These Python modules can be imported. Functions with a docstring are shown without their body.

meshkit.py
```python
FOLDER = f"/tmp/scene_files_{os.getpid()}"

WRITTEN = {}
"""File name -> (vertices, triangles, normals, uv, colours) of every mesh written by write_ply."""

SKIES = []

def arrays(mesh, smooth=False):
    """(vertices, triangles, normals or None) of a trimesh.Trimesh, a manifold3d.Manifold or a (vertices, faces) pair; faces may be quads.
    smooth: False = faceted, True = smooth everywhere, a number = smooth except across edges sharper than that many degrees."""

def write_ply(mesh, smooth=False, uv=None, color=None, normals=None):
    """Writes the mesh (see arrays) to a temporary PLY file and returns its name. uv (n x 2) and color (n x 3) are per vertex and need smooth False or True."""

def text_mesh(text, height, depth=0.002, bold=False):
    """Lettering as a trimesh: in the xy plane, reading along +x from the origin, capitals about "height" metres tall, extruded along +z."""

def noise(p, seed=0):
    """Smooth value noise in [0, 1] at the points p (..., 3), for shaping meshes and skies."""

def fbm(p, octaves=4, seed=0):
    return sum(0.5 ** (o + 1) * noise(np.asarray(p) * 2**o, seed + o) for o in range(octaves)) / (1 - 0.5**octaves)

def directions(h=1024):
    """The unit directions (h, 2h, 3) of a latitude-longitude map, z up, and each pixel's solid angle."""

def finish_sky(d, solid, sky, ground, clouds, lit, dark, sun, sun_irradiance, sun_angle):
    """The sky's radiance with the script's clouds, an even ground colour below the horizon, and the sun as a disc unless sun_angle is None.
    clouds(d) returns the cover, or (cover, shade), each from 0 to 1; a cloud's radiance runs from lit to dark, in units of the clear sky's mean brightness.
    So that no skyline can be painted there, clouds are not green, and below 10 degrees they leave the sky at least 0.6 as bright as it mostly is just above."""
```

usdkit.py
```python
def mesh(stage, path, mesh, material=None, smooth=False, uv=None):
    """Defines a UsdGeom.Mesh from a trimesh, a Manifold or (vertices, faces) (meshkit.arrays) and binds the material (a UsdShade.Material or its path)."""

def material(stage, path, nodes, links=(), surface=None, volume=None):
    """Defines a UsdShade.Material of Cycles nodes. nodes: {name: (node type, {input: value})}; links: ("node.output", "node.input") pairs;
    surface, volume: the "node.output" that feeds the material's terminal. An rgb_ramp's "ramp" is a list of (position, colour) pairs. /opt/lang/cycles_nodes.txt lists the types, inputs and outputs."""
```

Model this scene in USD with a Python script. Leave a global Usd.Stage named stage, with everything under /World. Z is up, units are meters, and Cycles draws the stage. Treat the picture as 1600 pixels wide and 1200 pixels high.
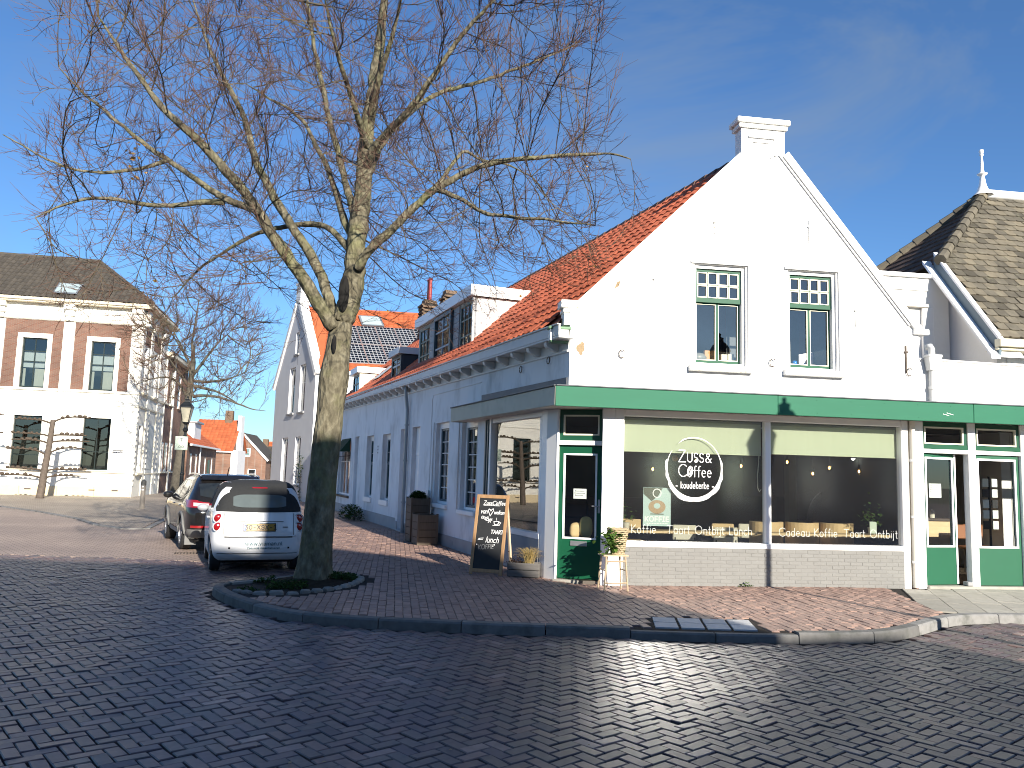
import math, random
import numpy as np
import trimesh
from pxr import Gf, Sdf, Usd, UsdGeom, UsdLux, UsdShade, Vt
from scipy.spatial import cKDTree
from shapely import affinity
from shapely.geometry import LineString, MultiPolygon, Point, Polygon, box as sbox
from shapely.ops import unary_union
from shapely.prepared import prep
import meshkit
import usdkit

stage = Usd.Stage.CreateInMemory()
UsdGeom.SetStageUpAxis(stage, "Z")
UsdGeom.SetStageMetersPerUnit(stage, 1.0)
WORLD = UsdGeom.Xform.Define(stage, "/World")
stage.SetDefaultPrim(WORLD.GetPrim())
rng = random.Random(7)
nrg = np.random.default_rng(7)

# ------------------------------------------------------------------ camera, sky, sun, exposure
EXPOSURE = 0.88
SKY_STRENGTH = 0.075
SUN_INTENSITY = 1.25
SUN_ELEV = math.radians(21.5)
SUN_AZ = math.radians(24.5)          # to the right of straight behind the camera
SUN_DIR = np.array([math.sin(SUN_AZ) * math.cos(SUN_ELEV), -math.cos(SUN_AZ) * math.cos(SUN_ELEV), math.sin(SUN_ELEV)])
FPX, CAM_H = 1250.0, 1.80
pit, rol = math.atan(140 / 1250), math.atan(327 / 11190)
FWD = np.array([0, math.cos(pit), math.sin(pit)])
_u0 = np.array([0, -math.sin(pit), math.cos(pit)])
_r0 = np.array([1.0, 0, 0])
RGT = math.cos(rol) * _r0 + math.sin(rol) * _u0
UPV = math.cos(rol) * _u0 - math.sin(rol) * _r0
EYE = np.array([0, 0, CAM_H])
cam = UsdGeom.Camera.Define(stage, "/World/camera")
cam.CreateHorizontalApertureAttr(36.0)
cam.CreateVerticalApertureAttr(27.0)
cam.CreateFocalLengthAttr(36.0 * FPX / 1600.0)
cam.CreateClippingRangeAttr(Gf.Vec2f(0.05, 5000))
cam.CreateExposureAttr(EXPOSURE)
_m = np.eye(4); _m[0, :3], _m[1, :3], _m[2, :3], _m[3, :3] = RGT, UPV, -FWD, EYE
cam.AddTransformOp().Set(Gf.Matrix4d(_m.tolist()))

dome = UsdLux.DomeLight.Define(stage, "/World/sky")
dome.GetPrim().SetCustomDataByKey("kind", "structure")
sky_mat = usdkit.material(stage, "/World/Looks/sky_look", {
    "tc": ("texture_coordinate", {}),
    "sky": ("sky_texture", {"sky_type": "single_scattering", "sun_disc": False, "sun_elevation": SUN_ELEV, "sun_rotation": math.atan2(SUN_DIR[0], SUN_DIR[1]), "air_density": 1.0, "aerosol_density": 0.35, "ozone_density": 2.6}),
    "map": ("mapping", {"scale": (1.3, 1.9, 3.4), "rotation": (0.0, 0.6, 0.5)}),
    "n": ("noise_texture", {"scale": 1.6, "detail": 6.0, "roughness": 0.62, "distortion": 1.2}),
    "r": ("map_range", {"from_min": 0.47, "from_max": 0.78, "to_min": 0.0, "to_max": 0.42, "clamp": True}),
    "wb": ("mix_color", {"blend_type": "multiply", "fac": 1.0, "b": (0.64, 0.91, 1.20), "use_clamp": False}),
    "mx": ("mix_color", {"b": (2.2, 2.7, 3.2), "use_clamp": False}),
    "bg": ("background_shader", {"strength": SKY_STRENGTH})},
    [("tc.generated", "map.vector"), ("map.vector", "n.vector"), ("n.fac", "r.value"), ("r.result", "mx.fac"), ("sky.color", "wb.a"), ("wb.result", "mx.a"), ("mx.result", "bg.color")], surface="bg.background")
UsdShade.MaterialBindingAPI.Apply(dome.GetPrim()).Bind(sky_mat)
sun = UsdLux.DistantLight.Define(stage, "/World/sun")
sun.CreateIntensityAttr(SUN_INTENSITY)
sun.CreateAngleAttr(0.53)
sun.CreateNormalizeAttr(True)
sun.CreateColorAttr(Gf.Vec3f(1.0, 0.93, 0.82))
_x = np.cross([0, 0, 1.0], SUN_DIR); _x /= np.linalg.norm(_x)
_m = np.eye(4); _m[0, :3], _m[1, :3], _m[2, :3] = _x, np.cross(SUN_DIR, _x), SUN_DIR
sun.AddTransformOp().Set(Gf.Matrix4d(_m.tolist()))

# ------------------------------------------------------------------ small kit
USED = {}


def numbered(path):
    n = USED.get(path, -1) + 1
    USED[path] = n
    return path if n == 0 else f"{path}_{n:03d}"


class T:
    """A thing (or piece of the setting): its prim path and its base point; parts are given in world coordinates."""
    def __init__(s, path, base): s.path, s.base = path, np.asarray(base, float)


def tagp(prim, label=None, cat=None, group=None, kind=None):
    for k, x in (("label", label), ("category", cat), ("group", group), ("kind", kind)):
        if x:
            prim.SetCustomDataByKey(k, x)


def thing(name, label, cat, base=(0, 0, 0), group=None, kind=None):
    p = numbered("/World/" + name)
    x = UsdGeom.Xform.Define(stage, p)
    x.AddTranslateOp().Set(Gf.Vec3d(*map(float, base)))
    tagp(x.GetPrim(), label, cat, group, kind)
    return T(p, base)


def setting(name, base=(0, 0, 0)): return thing(name, None, None, base, kind="structure")


def put(parent, name, g, mat, smooth=False, label=None, kind=None):
    """One Mesh under parent (a T) or under a part (a T returned by put). g: G, trimesh or (v, f)."""
    t = None
    if isinstance(g, G):
        v, f, t = g.out()
    elif isinstance(g, trimesh.Trimesh):
        v, f = np.asarray(g.vertices, float), np.asarray(g.faces)
    elif hasattr(g, "to_mesh"):
        mm = g.to_mesh(); v, f = np.asarray(mm.vert_properties[:, :3], float), np.asarray(mm.tri_verts)
    else:
        v, f = g
    if len(f) == 0:
        return None
    if smooth is not False:
        used, f = np.unique(np.asarray(f), return_inverse=True)
        v, f, t = np.asarray(v)[used], f.reshape(-1, 3), None if t is None else t[used]
    p = numbered(parent.path + "/" + name)
    m = UsdGeom.Mesh.Define(stage, p)
    v = v - parent.base
    n = None
    if smooth is not False and t is None:
        v, f, n = meshkit.arrays((v, f), smooth)
    elif smooth is True:
        v, f, n = meshkit.arrays((v, f), True)
    m.CreatePointsAttr(Vt.Vec3fArray.FromNumpy(np.ascontiguousarray(v, np.float32)))
    m.CreateFaceVertexCountsAttr(Vt.IntArray.FromNumpy(np.full(len(f), 3, np.int32)))
    m.CreateFaceVertexIndicesAttr(Vt.IntArray.FromNumpy(np.ascontiguousarray(f, np.int32).ravel()))
    m.CreateSubdivisionSchemeAttr("none")
    if n is not None:
        m.CreateNormalsAttr(Vt.Vec3fArray.FromNumpy(n.astype(np.float32)))
        m.SetNormalsInterpolation("vertex")
    if t is not None:
        UsdGeom.PrimvarsAPI(m).CreatePrimvar("tint", Sdf.ValueTypeNames.FloatArray, "vertex").Set(Vt.FloatArray.FromNumpy(t.astype(np.float32)))
    if mat is not None:
        UsdShade.MaterialBindingAPI.Apply(m.GetPrim()).Bind(mat)
    tagp(m.GetPrim(), label, None, None, kind)
    return T(p, parent.base)


def single(name, g, mat, label, cat, group=None, smooth=False, kind=None):
    """A thing that is one mesh."""
    o = put(T("/World", (0, 0, 0)), name, g, mat, smooth)
    tagp(stage.GetPrimAtPath(o.path), label, cat, group, kind)
    return o


class Fr:
    """A wall's frame: u along the wall, d outwards from it, z up (with an optional rise of z along u)."""
    def __init__(s, o, ang, flip=False, zs=0.0):
        a = math.radians(ang)
        s.o, s.e = np.array([o[0], o[1], 0.0]), np.array([math.cos(a), math.sin(a), 0.0])
        s.n = np.array([math.sin(a), -math.cos(a), 0.0]) * (-1 if flip else 1)
        s.zs = zs

    def P(s, u, d, z): return s.o + s.e * u + s.n * d + np.array([0, 0, z + s.zs * u])

    def M(s, q):
        q = np.asarray(q, float)
        return s.o + q[:, :1] * s.e + q[:, 1:2] * s.n + (q[:, 2:3] + s.zs * q[:, :1]) * np.array([0, 0, 1.0])


WF = Fr((0, 0), 0, True)             # the world itself: u = x, d = y
BOXF = np.array([[0, 2, 1], [0, 3, 2], [4, 5, 6], [4, 6, 7], [0, 1, 5], [0, 5, 4], [1, 2, 6], [1, 6, 5], [2, 3, 7], [2, 7, 6], [3, 0, 4], [3, 4, 7]])


class G:
    """Collects shapes, each vertex with a tint value."""
    def __init__(s): s.v, s.f, s.t, s.n = [], [], [], 0

    def add(s, v, f, t=0.5):
        v = np.asarray(v, float)
        s.v.append(v); s.f.append(np.asarray(f, int) + s.n); s.t.append(np.full(len(v), t)); s.n += len(v)
        return s

    def out(s):
        if not s.v:
            return np.zeros((0, 3)), np.zeros((0, 3), int), np.zeros(0)
        return np.vstack(s.v), np.vstack(s.f), np.concatenate(s.t)

    def box(s, fr, u0, u1, d0, d1, z0, z1, t=0.5):
        q = [(u0, d0, z0), (u1, d0, z0), (u1, d1, z0), (u0, d1, z0), (u0, d0, z1), (u1, d0, z1), (u1, d1, z1), (u0, d1, z1)]
        return s.add(fr.M(q), BOXF, t)

    def bbox(s, fr, u0, u1, d0, d1, z0, z1, b=0.008, t=0.5):
        """A box with chamfered edges."""
        lo, hi = np.minimum((u0, d0, z0), (u1, d1, z1)), np.maximum((u0, d0, z0), (u1, d1, z1))
        b = min(b, (hi - lo).min() * 0.45)
        pts = []
        for sx in (0, 1):
            for sy in (0, 1):
                for sz in (0, 1):
                    c = np.where([sx, sy, sz], hi, lo); sg = np.where([sx, sy, sz], -1, 1) * b
                    for ax in range(3):
                        w = c + sg; w[ax] = c[ax]; pts.append(w)
        h = trimesh.convex.convex_hull(np.array(pts))
        return s.add(fr.M(h.vertices), h.faces, t)

    def tube(s, pts, r, sides=6, t=0.5, cap=True):
        pts = np.asarray(pts, float); n = len(pts)
        r = np.broadcast_to(np.asarray(r, float), (n,))
        tg = np.gradient(pts, axis=0); tg /= np.linalg.norm(tg, axis=1, keepdims=True) + 1e-12
        a = np.cross(tg, np.where(np.abs(tg[:, 2:]) < 0.9, [[0, 0, 1.0]], [[1.0, 0, 0]]))
        a /= np.linalg.norm(a, axis=1, keepdims=True) + 1e-12
        b = np.cross(tg, a); th = np.arange(sides) * 2 * np.pi / sides
        v = pts[:, None] + r[:, None, None] * (np.cos(th)[None, :, None] * a[:, None] + np.sin(th)[None, :, None] * b[:, None])
        i, j = np.meshgrid(np.arange(n - 1), np.arange(sides), indexing="ij")
        q = np.stack([i * sides + j, i * sides + (j + 1) % sides, (i + 1) * sides + (j + 1) % sides, (i + 1) * sides + j], -1).reshape(-1, 4)
        f = np.vstack([q[:, [0, 1, 2]], q[:, [0, 2, 3]]]); v = v.reshape(-1, 3)
        if cap:
            v = np.vstack([v, pts[:1], pts[-1:]]); k = n * sides; jj = np.arange(sides)
            f = np.vstack([f, np.stack([np.full(sides, k), (jj + 1) % sides, jj], 1), np.stack([np.full(sides, k + 1), (n - 1) * sides + jj, (n - 1) * sides + (jj + 1) % sides], 1)])
        return s.add(v, f, t)

    def lathe(s, base, prof, sides=16, t=0.5, axis=(0, 0, 1)):
        """prof: (radius, height) pairs about an axis through base."""
        ax = np.asarray(axis, float); x = np.cross(ax, [0, 0, 1.0] if abs(ax[2]) < 0.9 else [1.0, 0, 0]); x /= np.linalg.norm(x); y = np.cross(ax, x)
        th = np.arange(sides) * 2 * np.pi / sides
        v = np.array([np.asarray(base) + ax * h + r * (math.cos(a) * x + math.sin(a) * y) for r, h in prof for a in th])
        f = []
        for i in range(len(prof) - 1):
            for j in range(sides):
                a, b, c, d = i * sides + j, i * sides + (j + 1) % sides, (i + 1) * sides + (j + 1) % sides, (i + 1) * sides + j
                f += [(a, b, c), (a, c, d)]
        return s.add(v, f, t)

    def poly(s, fr, pts, d0, d1, holes=(), t=0.5):
        """A polygon in (u, z) given depth from d0 to d1."""
        g = pts if isinstance(pts, (Polygon, MultiPolygon)) else Polygon(pts, holes)
        for pg in getattr(g, "geoms", [g]):
            if pg.is_empty or pg.area < 1e-9:
                continue
            m = trimesh.creation.extrude_polygon(pg, abs(d1 - d0), engine="earcut")
            q = np.asarray(m.vertices)
            s.add(fr.M(np.stack([q[:, 0], q[:, 2] + min(d0, d1), q[:, 1]], 1)), m.faces, t)
        return s

    def flat(s, g, z0, z1, t=0.5):
        """A ground polygon (x, y) with height from z0 to z1."""
        for pg in getattr(g, "geoms", [g]):
            if pg.geom_type != "Polygon" or pg.area < 1e-9:
                continue
            m = trimesh.creation.extrude_polygon(pg, z1 - z0, engine="earcut")
            s.add(np.asarray(m.vertices) + [0, 0, z0], m.faces, t)
        return s

    def quad(s, a, b, c, d, t=0.5): return s.add([a, b, c, d], [[0, 1, 2], [0, 2, 3]], t)


def rect(u0, u1, z0, z1): return [(u0, z0), (u1, z0), (u1, z1), (u0, z1)]


# ------------------------------------------------------------------ materials
LOOKS = {}


def look(name, col, rough=0.6, var=0.12, scale=5.0, bump=0.0, bscale=60.0, spec=0.5, metal=0.0, tint=None, dirt=None, dscale=1.2, stretch=None, coat=0.0, detail=5.0):
    """Paint, plaster, stone, tile: a base colour varied by noise, by the pieces' own tint, and by patches of a second colour."""
    if name in LOOKS:
        return LOOKS[name]
    col = np.asarray(col, float)
    n = {"g": ("geometry", {}), "mp": ("mapping", {"scale": stretch or (1, 1, 1)}),
         "n": ("noise_texture", {"scale": scale, "detail": detail, "roughness": 0.6}),
         "r": ("rgb_ramp", {"ramp": [(0.25, tuple(col * (1 - var))), (0.75, tuple(np.minimum(col * (1 + var), 0.95)))]}),
         "p": ("principled_bsdf", {"roughness": rough, "specular_ior_level": spec, "metallic": metal, "coat_weight": coat})}
    l = [("g.position", "mp.vector"), ("mp.vector", "n.vector"), ("n.fac", "r.fac")]
    c = "r.color"
    if tint:
        n["at"] = ("attribute", {"attribute": "tint"})
        n["tr"] = ("rgb_ramp", {"ramp": tint})
        n["tm"] = ("mix_color", {"blend_type": "multiply", "fac": 1.0, "use_clamp": False})
        l += [("at.fac", "tr.fac"), (c, "tm.a"), ("tr.color", "tm.b")]
        c = "tm.result"
    if dirt:
        dc, lo, hi, amt = dirt
        n["dn"] = ("noise_texture", {"scale": dscale, "detail": 8.0, "roughness": 0.65})
        n["dr"] = ("map_range", {"from_min": lo, "from_max": hi, "to_min": 0.0, "to_max": amt, "clamp": True})
        n["dm"] = ("mix_color", {"b": dc})
        l += [("mp.vector", "dn.vector"), ("dn.fac", "dr.value"), ("dr.result", "dm.fac"), (c, "dm.a")]
        c = "dm.result"
    l.append((c, "p.base_color"))
    if bump:
        n["bn"] = ("noise_texture", {"scale": bscale, "detail": 4.0, "roughness": 0.6})
        n["b"] = ("bump", {"strength": 0.6, "distance": bump})
        l += [("g.position", "bn.vector"), ("bn.fac", "b.height"), ("b.normal", "p.normal")]
    LOOKS[name] = usdkit.material(stage, "/World/Looks/" + name, n, l, surface="p.BSDF")
    return LOOKS[name]


def brick_look(name, c1, c2, mortar, fr, bw=0.22, bh=0.062, ms=0.008, rough=0.8):
    """Brickwork too far off for single bricks."""
    ang = math.atan2(fr.e[1], fr.e[0])
    return usdkit.material(stage, "/World/Looks/" + name, {
        "g": ("geometry", {}), "vr": ("vector_rotate", {"rotate_type": "z_axis", "angle": -ang}), "sp": ("separate_xyz", {}), "cb": ("combine_xyz", {}),
        "b": ("brick_texture", {"scale": 1.0, "brick_width": bw, "row_height": bh, "mortar_size": ms, "mortar_smooth": 0.2, "color1": c1, "color2": c2, "mortar": mortar, "bias": 0.0}),
        "n": ("noise_texture", {"scale": 0.7, "detail": 6.0}), "r": ("rgb_ramp", {"ramp": [(0.3, (0.72, 0.72, 0.72)), (0.7, (1.15, 1.12, 1.1))]}),
        "m": ("mix_color", {"blend_type": "multiply", "fac": 1.0, "use_clamp": False}), "bp": ("bump", {"strength": 0.5, "distance": 0.008, "invert": True}),
        "p": ("principled_bsdf", {"roughness": rough, "specular_ior_level": 0.3})},
        [("g.position", "vr.vector"), ("vr.vector", "sp.vector"), ("sp.x", "cb.x"), ("sp.z", "cb.y"), ("cb.vector", "b.vector"), ("g.position", "n.vector"), ("n.fac", "r.fac"),
         ("b.color", "m.a"), ("r.color", "m.b"), ("m.result", "p.base_color"), ("b.fac", "bp.height"), ("bp.normal", "p.normal")], surface="p.BSDF")


def glass_look(name, f0=0.14, tintc=(0.93, 0.95, 0.93), rough=0.0):
    """A window pane: clear, with a reflection that grows from f0 towards grazing angles, the same from both sides."""
    return usdkit.material(stage, "/World/Looks/" + name, {
        "lw": ("layer_weight", {"blend": 0.5}), "pw": ("math", {"math_type": "power", "value2": 5.0}), "f": ("math", {"math_type": "multiply_add", "value2": 1.0 - f0, "value3": f0}),
        "t": ("transparent_bsdf", {"color": tintc}), "g": ("glossy_bsdf", {"color": (1, 1, 1), "roughness": rough}), "m": ("mix_closure", {})},
        [("lw.facing", "pw.value1"), ("pw.value", "f.value1"), ("f.value", "m.fac"), ("t.BSDF", "m.closure1"), ("g.BSDF", "m.closure2")], surface="m.closure")


def glow(name, col, s):
    return usdkit.material(stage, "/World/Looks/" + name, {"e": ("emission", {"color": col, "strength": s})}, [], surface="e.emission")


GREY = [(0, (0.72, 0.72, 0.72)), (1, (1.3, 1.3, 1.3))]
plaster = look("white_plaster", (0.80, 0.79, 0.765), 0.85, 0.03, 1.5, 0.006, 14, 0.2, dirt=((0.34, 0.32, 0.27), 0.60, 0.78, 0.6), dscale=1.7, stretch=(1, 1, 0.35))
plaster_old = look("worn_white_plaster", (0.70, 0.71, 0.72), 0.9, 0.06, 1.2, 0.006, 18, 0.2, dirt=((0.30, 0.30, 0.29), 0.50, 0.74, 0.6), dscale=1.5, stretch=(1, 1, 0.5))
plinth_grey = look("grey_plinth_paint", (0.33, 0.33, 0.33), 0.85, 0.12, 3, 0.005, 30, 0.2)
white_paint = look("white_gloss_paint", (0.82, 0.815, 0.80), 0.35, 0.02, 2, dirt=((0.6, 0.58, 0.52), 0.66, 0.85, 0.35), dscale=3)
flaked_white = look("flaking_white_paint", (0.80, 0.79, 0.75), 0.6, 0.03, 3, 0.004, 40, dirt=((0.42, 0.30, 0.12), 0.60, 0.66, 0.8), dscale=9)
grey_white = look("old_offwhite_paint", (0.62, 0.62, 0.60), 0.6, 0.06, 3, dirt=((0.35, 0.34, 0.32), 0.6, 0.8, 0.4), dscale=3)
green_fascia = look("green_fascia_paint", (0.025, 0.145, 0.082), 0.6, 0.06, 1.5, 0.001, 40, 0.25, dirt=((0.16, 0.24, 0.19), 0.66, 0.82, 0.5), dscale=4, stretch=(0.6, 0.6, 3))
green_paint = look("green_door_paint", (0.005, 0.080, 0.036), 0.5, 0.08, 2, 0.001, 40, 0.3)
dark_green = look("dark_green_frame_paint", (0.012, 0.075, 0.040), 0.35, 0.1, 3)
near_black_green = look("blackish_green_paint", (0.012, 0.022, 0.020), 0.35, 0.1, 3)
blue_grey_paint = look("blue_grey_frame_paint", (0.050, 0.085, 0.100), 0.4, 0.1, 3)
beige = look("weathered_beige_board", (0.44, 0.41, 0.32), 0.7, 0.1, 2, 0.002, 40, dirt=((0.26, 0.24, 0.17), 0.55, 0.75, 0.5), dscale=2.5)
light_beige = look("pale_beige_paint", (0.68, 0.64, 0.56), 0.6, 0.05, 2)
zinc = look("zinc_sheet", (0.33, 0.36, 0.38), 0.45, 0.12, 3, metal=0.6)
lead = look("lead_flashing", (0.10, 0.11, 0.12), 0.6, 0.15, 4)
black = look("black_paint", (0.012, 0.012, 0.013), 0.4, 0.1, 4)
rubber = look("black_rubber", (0.018, 0.018, 0.018), 0.75, 0.15, 9)
iron = look("rusty_iron", (0.10, 0.075, 0.055), 0.7, 0.3, 20)
glass = glass_look("window_glass", 0.13)
shop_glass = glass_look("shop_window_glass", 0.30, (0.94, 0.96, 0.92), 0.11)
dim_glass = glass_look("dim_window_glass", 0.10, (0.55, 0.60, 0.60))
room_dark = look("dark_room_wall", (0.016, 0.02, 0.017), 0.9, 0.1, 2)
curtain = look("cream_net_curtain", (0.62, 0.58, 0.46), 0.95, 0.1, 20, stretch=(3, 3, 0.2))
terracotta = look("terracotta_tile", (0.50, 0.138, 0.068), 0.62, 0.16, 3, 0.003, 50, 0.35, tint=[(0, (0.82, 0.79, 0.77)), (0.5, (1, 1, 1)), (1, (1.14, 1.1, 1.06))], dirt=((0.12, 0.075, 0.06), 0.62, 0.80, 0.35), dscale=2.2)
old_brick = look("old_chimney_brick", (0.16, 0.11, 0.075), 0.9, 0.3, 8, 0.01, 25, 0.2, tint=GREY)


# ------------------------------------------------------------------ windows and lettering
def window(par, fr, u0, u1, z0, z1, d, zs=(), us=(), fw=0.06, bw=0.022, mf=None, mb=None, mg=None, dep=0.06, sill=None, label=None, name="window", msill=None, casing=None, mcase=None):
    """A window as a part of par: frame, panes and glazing bars; zs, us: where bars cross."""
    mf, mb, mg = mf or white_paint, mb or mf or white_paint, mg or glass
    g = G()
    g.bbox(fr, u0, u1, d - dep / 2, d + dep / 2, z0, z0 + fw, 0.005); g.bbox(fr, u0, u1, d - dep / 2, d + dep / 2, z1 - fw, z1, 0.005)
    g.bbox(fr, u0, u0 + fw, d - dep / 2, d + dep / 2, z0 + fw + .001, z1 - fw - .001, 0.005); g.bbox(fr, u1 - fw, u1, d - dep / 2, d + dep / 2, z0 + fw + .001, z1 - fw - .001, 0.005)
    w = put(par, name, g, mf, label=label)
    iu = [u0 + fw, *us, u1 - fw]; iz = [z0 + fw, *zs, z1 - fw]
    for i in range(len(iu) - 1):
        for j in range(len(iz) - 1):
            put(w, "pane", G().quad(fr.P(iu[i], d, iz[j]), fr.P(iu[i + 1], d, iz[j]), fr.P(iu[i + 1], d, iz[j + 1]), fr.P(iu[i], d, iz[j + 1])), mg)
    b = G()
    for z in zs:
        b.box(fr, u0 + fw, u1 - fw, d - 0.014, d + 0.016, z - bw / 2, z + bw / 2)
    for u in us:
        b.box(fr, u - bw / 2, u + bw / 2, d - 0.016, d + 0.019, z0 + fw, z1 - fw)
    put(w, "glazing_bars", b, mb)
    if sill:
        s0, s1, out, th = sill
        put(w, "sill", G().bbox(fr, u0 - s0, u1 + s0, d, out, z0 - th, z0 - 0.002, 0.008), msill or white_paint)
    return w


def arc(cx, cy, rx, ry, a0, a1, n=14):
    return [(cx + rx * math.cos(math.radians(a0 + (a1 - a0) * i / n)), cy + ry * math.sin(math.radians(a0 + (a1 - a0) * i / n))) for i in range(n + 1)]


# Single-stroke letters: width and strokes; capitals 1 high, small letters 0.64 high.
GL = {
    " ": (0.35, []), "-": (0.45, [[(.05, .32), (.4, .32)]]),
    "Z": (.72, [[(.05, 1), (.66, 1), (.03, 0), (.70, 0)]]),
    "U": (.70, [[(.06, 1)] + arc(.34, .28, .28, .28, 180, 360) + [(.62, 1)]]),
    "S": (.56, [arc(.28, .75, .22, .25, 25, 270) + arc(.28, .25, .24, .25, 90, -155)]),
    "&": (.74, [[(.72, 0), (.16, .72)] + arc(.32, .80, .17, .2, 195, -30) + [(.12, .40)] + arc(.30, .24, .25, .24, 140, 300) + [(.72, .42)]]),
    "C": (.82, [arc(.50, .5, .46, .5, 45, 315, 20)]),
    "K": (.62, [[(.06, 0), (.06, 1)], [(.58, 1), (.07, .45), (.60, 0)]]), "O": (.94, [arc(.46, .5, .42, .5, 90, 460, 24)]),
    "T": (.66, [[(.0, .98), (.66, 1)], [(.32, 1), (.30, 0)]]), "L": (.52, [[(.06, 1), (.06, 0), (.50, 0)]]),
    "A": (.66, [[(.02, 0), (.33, 1), (.64, 0)], [(.13, .35), (.53, .35)]]), "R": (.58, [[(.06, 0), (.06, 1)] + arc(.28, .76, .24, .24, 90, -90) + [(.07, .52), (.56, 0)]]),
    "F": (.5, [[(.06, 0), (.06, 1), (.48, 1)], [(.06, .52), (.40, .52)]]), "I": (.16, [[(.07, 0), (.07, 1)]]), "E": (.52, [[(.48, 1), (.06, 1), (.06, 0), (.50, 0)], [(.06, .52), (.42, .52)]]),
    "a": (.52, [arc(.26, .31, .21, .31, 40, 320) + [(.47, .08)], [(.47, .62), (.47, 0)]]),
    "b": (.54, [[(.06, 1), (.06, 0)], arc(.28, .31, .22, .31, 150, -150)]), "c": (.46, [arc(.28, .31, .23, .31, 50, 310)]),
    "d": (.54, [arc(.26, .31, .21, .31, 30, 330), [(.47, 1), (.47, 0)]]),
    "e": (.52, [[(.05, .34), (.47, .34)] + arc(.26, .31, .21, .31, 5, 310)]), "f": (.34, [arc(.27, .82, .13, .18, 60, 180) + [(.14, 0)], [(.0, .60), (.30, .60)]]),
    "h": (.50, [[(.06, 1), (.06, 0)], arc(.25, .42, .19, .2, 180, 0) + [(.44, 0)]]), "i": (.15, [[(.07, .62), (.07, 0)], [(.07, .84), (.07, .86)]]),
    "j": (.20, [[(.12, .62), (.12, -.12)] + arc(-.02, -.12, .14, .14, 0, -80), [(.12, .84), (.12, .86)]]), "k": (.46, [[(.06, 1), (.06, 0)], [(.42, .62), (.07, .28), (.44, 0)]]),
    "l": (.15, [[(.07, 1), (.07, 0)]]), "m": (.76, [[(.06, .62), (.06, 0)], arc(.22, .42, .16, .2, 180, 0) + [(.38, 0)], arc(.54, .42, .16, .2, 180, 0) + [(.70, 0)]]),
    "n": (.50, [[(.06, .62), (.06, 0)], arc(.25, .42, .19, .2, 180, 0) + [(.44, 0)]]), "o": (.54, [arc(.27, .31, .22, .31, 90, 450, 18)]),
    "r": (.32, [[(.06, .62), (.06, 0)], arc(.24, .40, .18, .22, 180, 70)]), "s": (.42, [arc(.21, .46, .15, .16, 25, 270) + arc(.21, .15, .16, .15, 90, -155)]),
    "t": (.34, [[(.14, .92), (.14, .14)] + arc(.26, .14, .12, .14, 180, 290), [(.0, .60), (.30, .60)]]), "u": (.50, [[(.06, .62)] + arc(.25, .2, .19, .2, 180, 360) + [(.44, .62)], [(.44, .62), (.44, 0)]]),
    "v": (.46, [[(.02, .62), (.22, 0), (.43, .62)]]), "w": (.68, [[(.02, .62), (.17, 0), (.34, .56), (.50, 0), (.66, .62)]]), "!": (.16, [[(.07, 1), (.07, .3)], [(.07, .02), (.07, .05)]]),
}


def strokes(text, h, w, sp=0.10, slant=0.0, widths=None):
    """Lettering of one even stroke as a polygon, baseline from (0, 0); also its length."""
    x, parts = 0.0, []
    for ch in text:
        adv, ls = GL[ch]
        for l in ls:
            parts.append(LineString([((x + px + slant * py) * h, py * h) for px, py in l]).buffer(w / 2, quad_segs=3))
        x += adv + sp
    return unary_union(parts), (x - sp) * h


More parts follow.
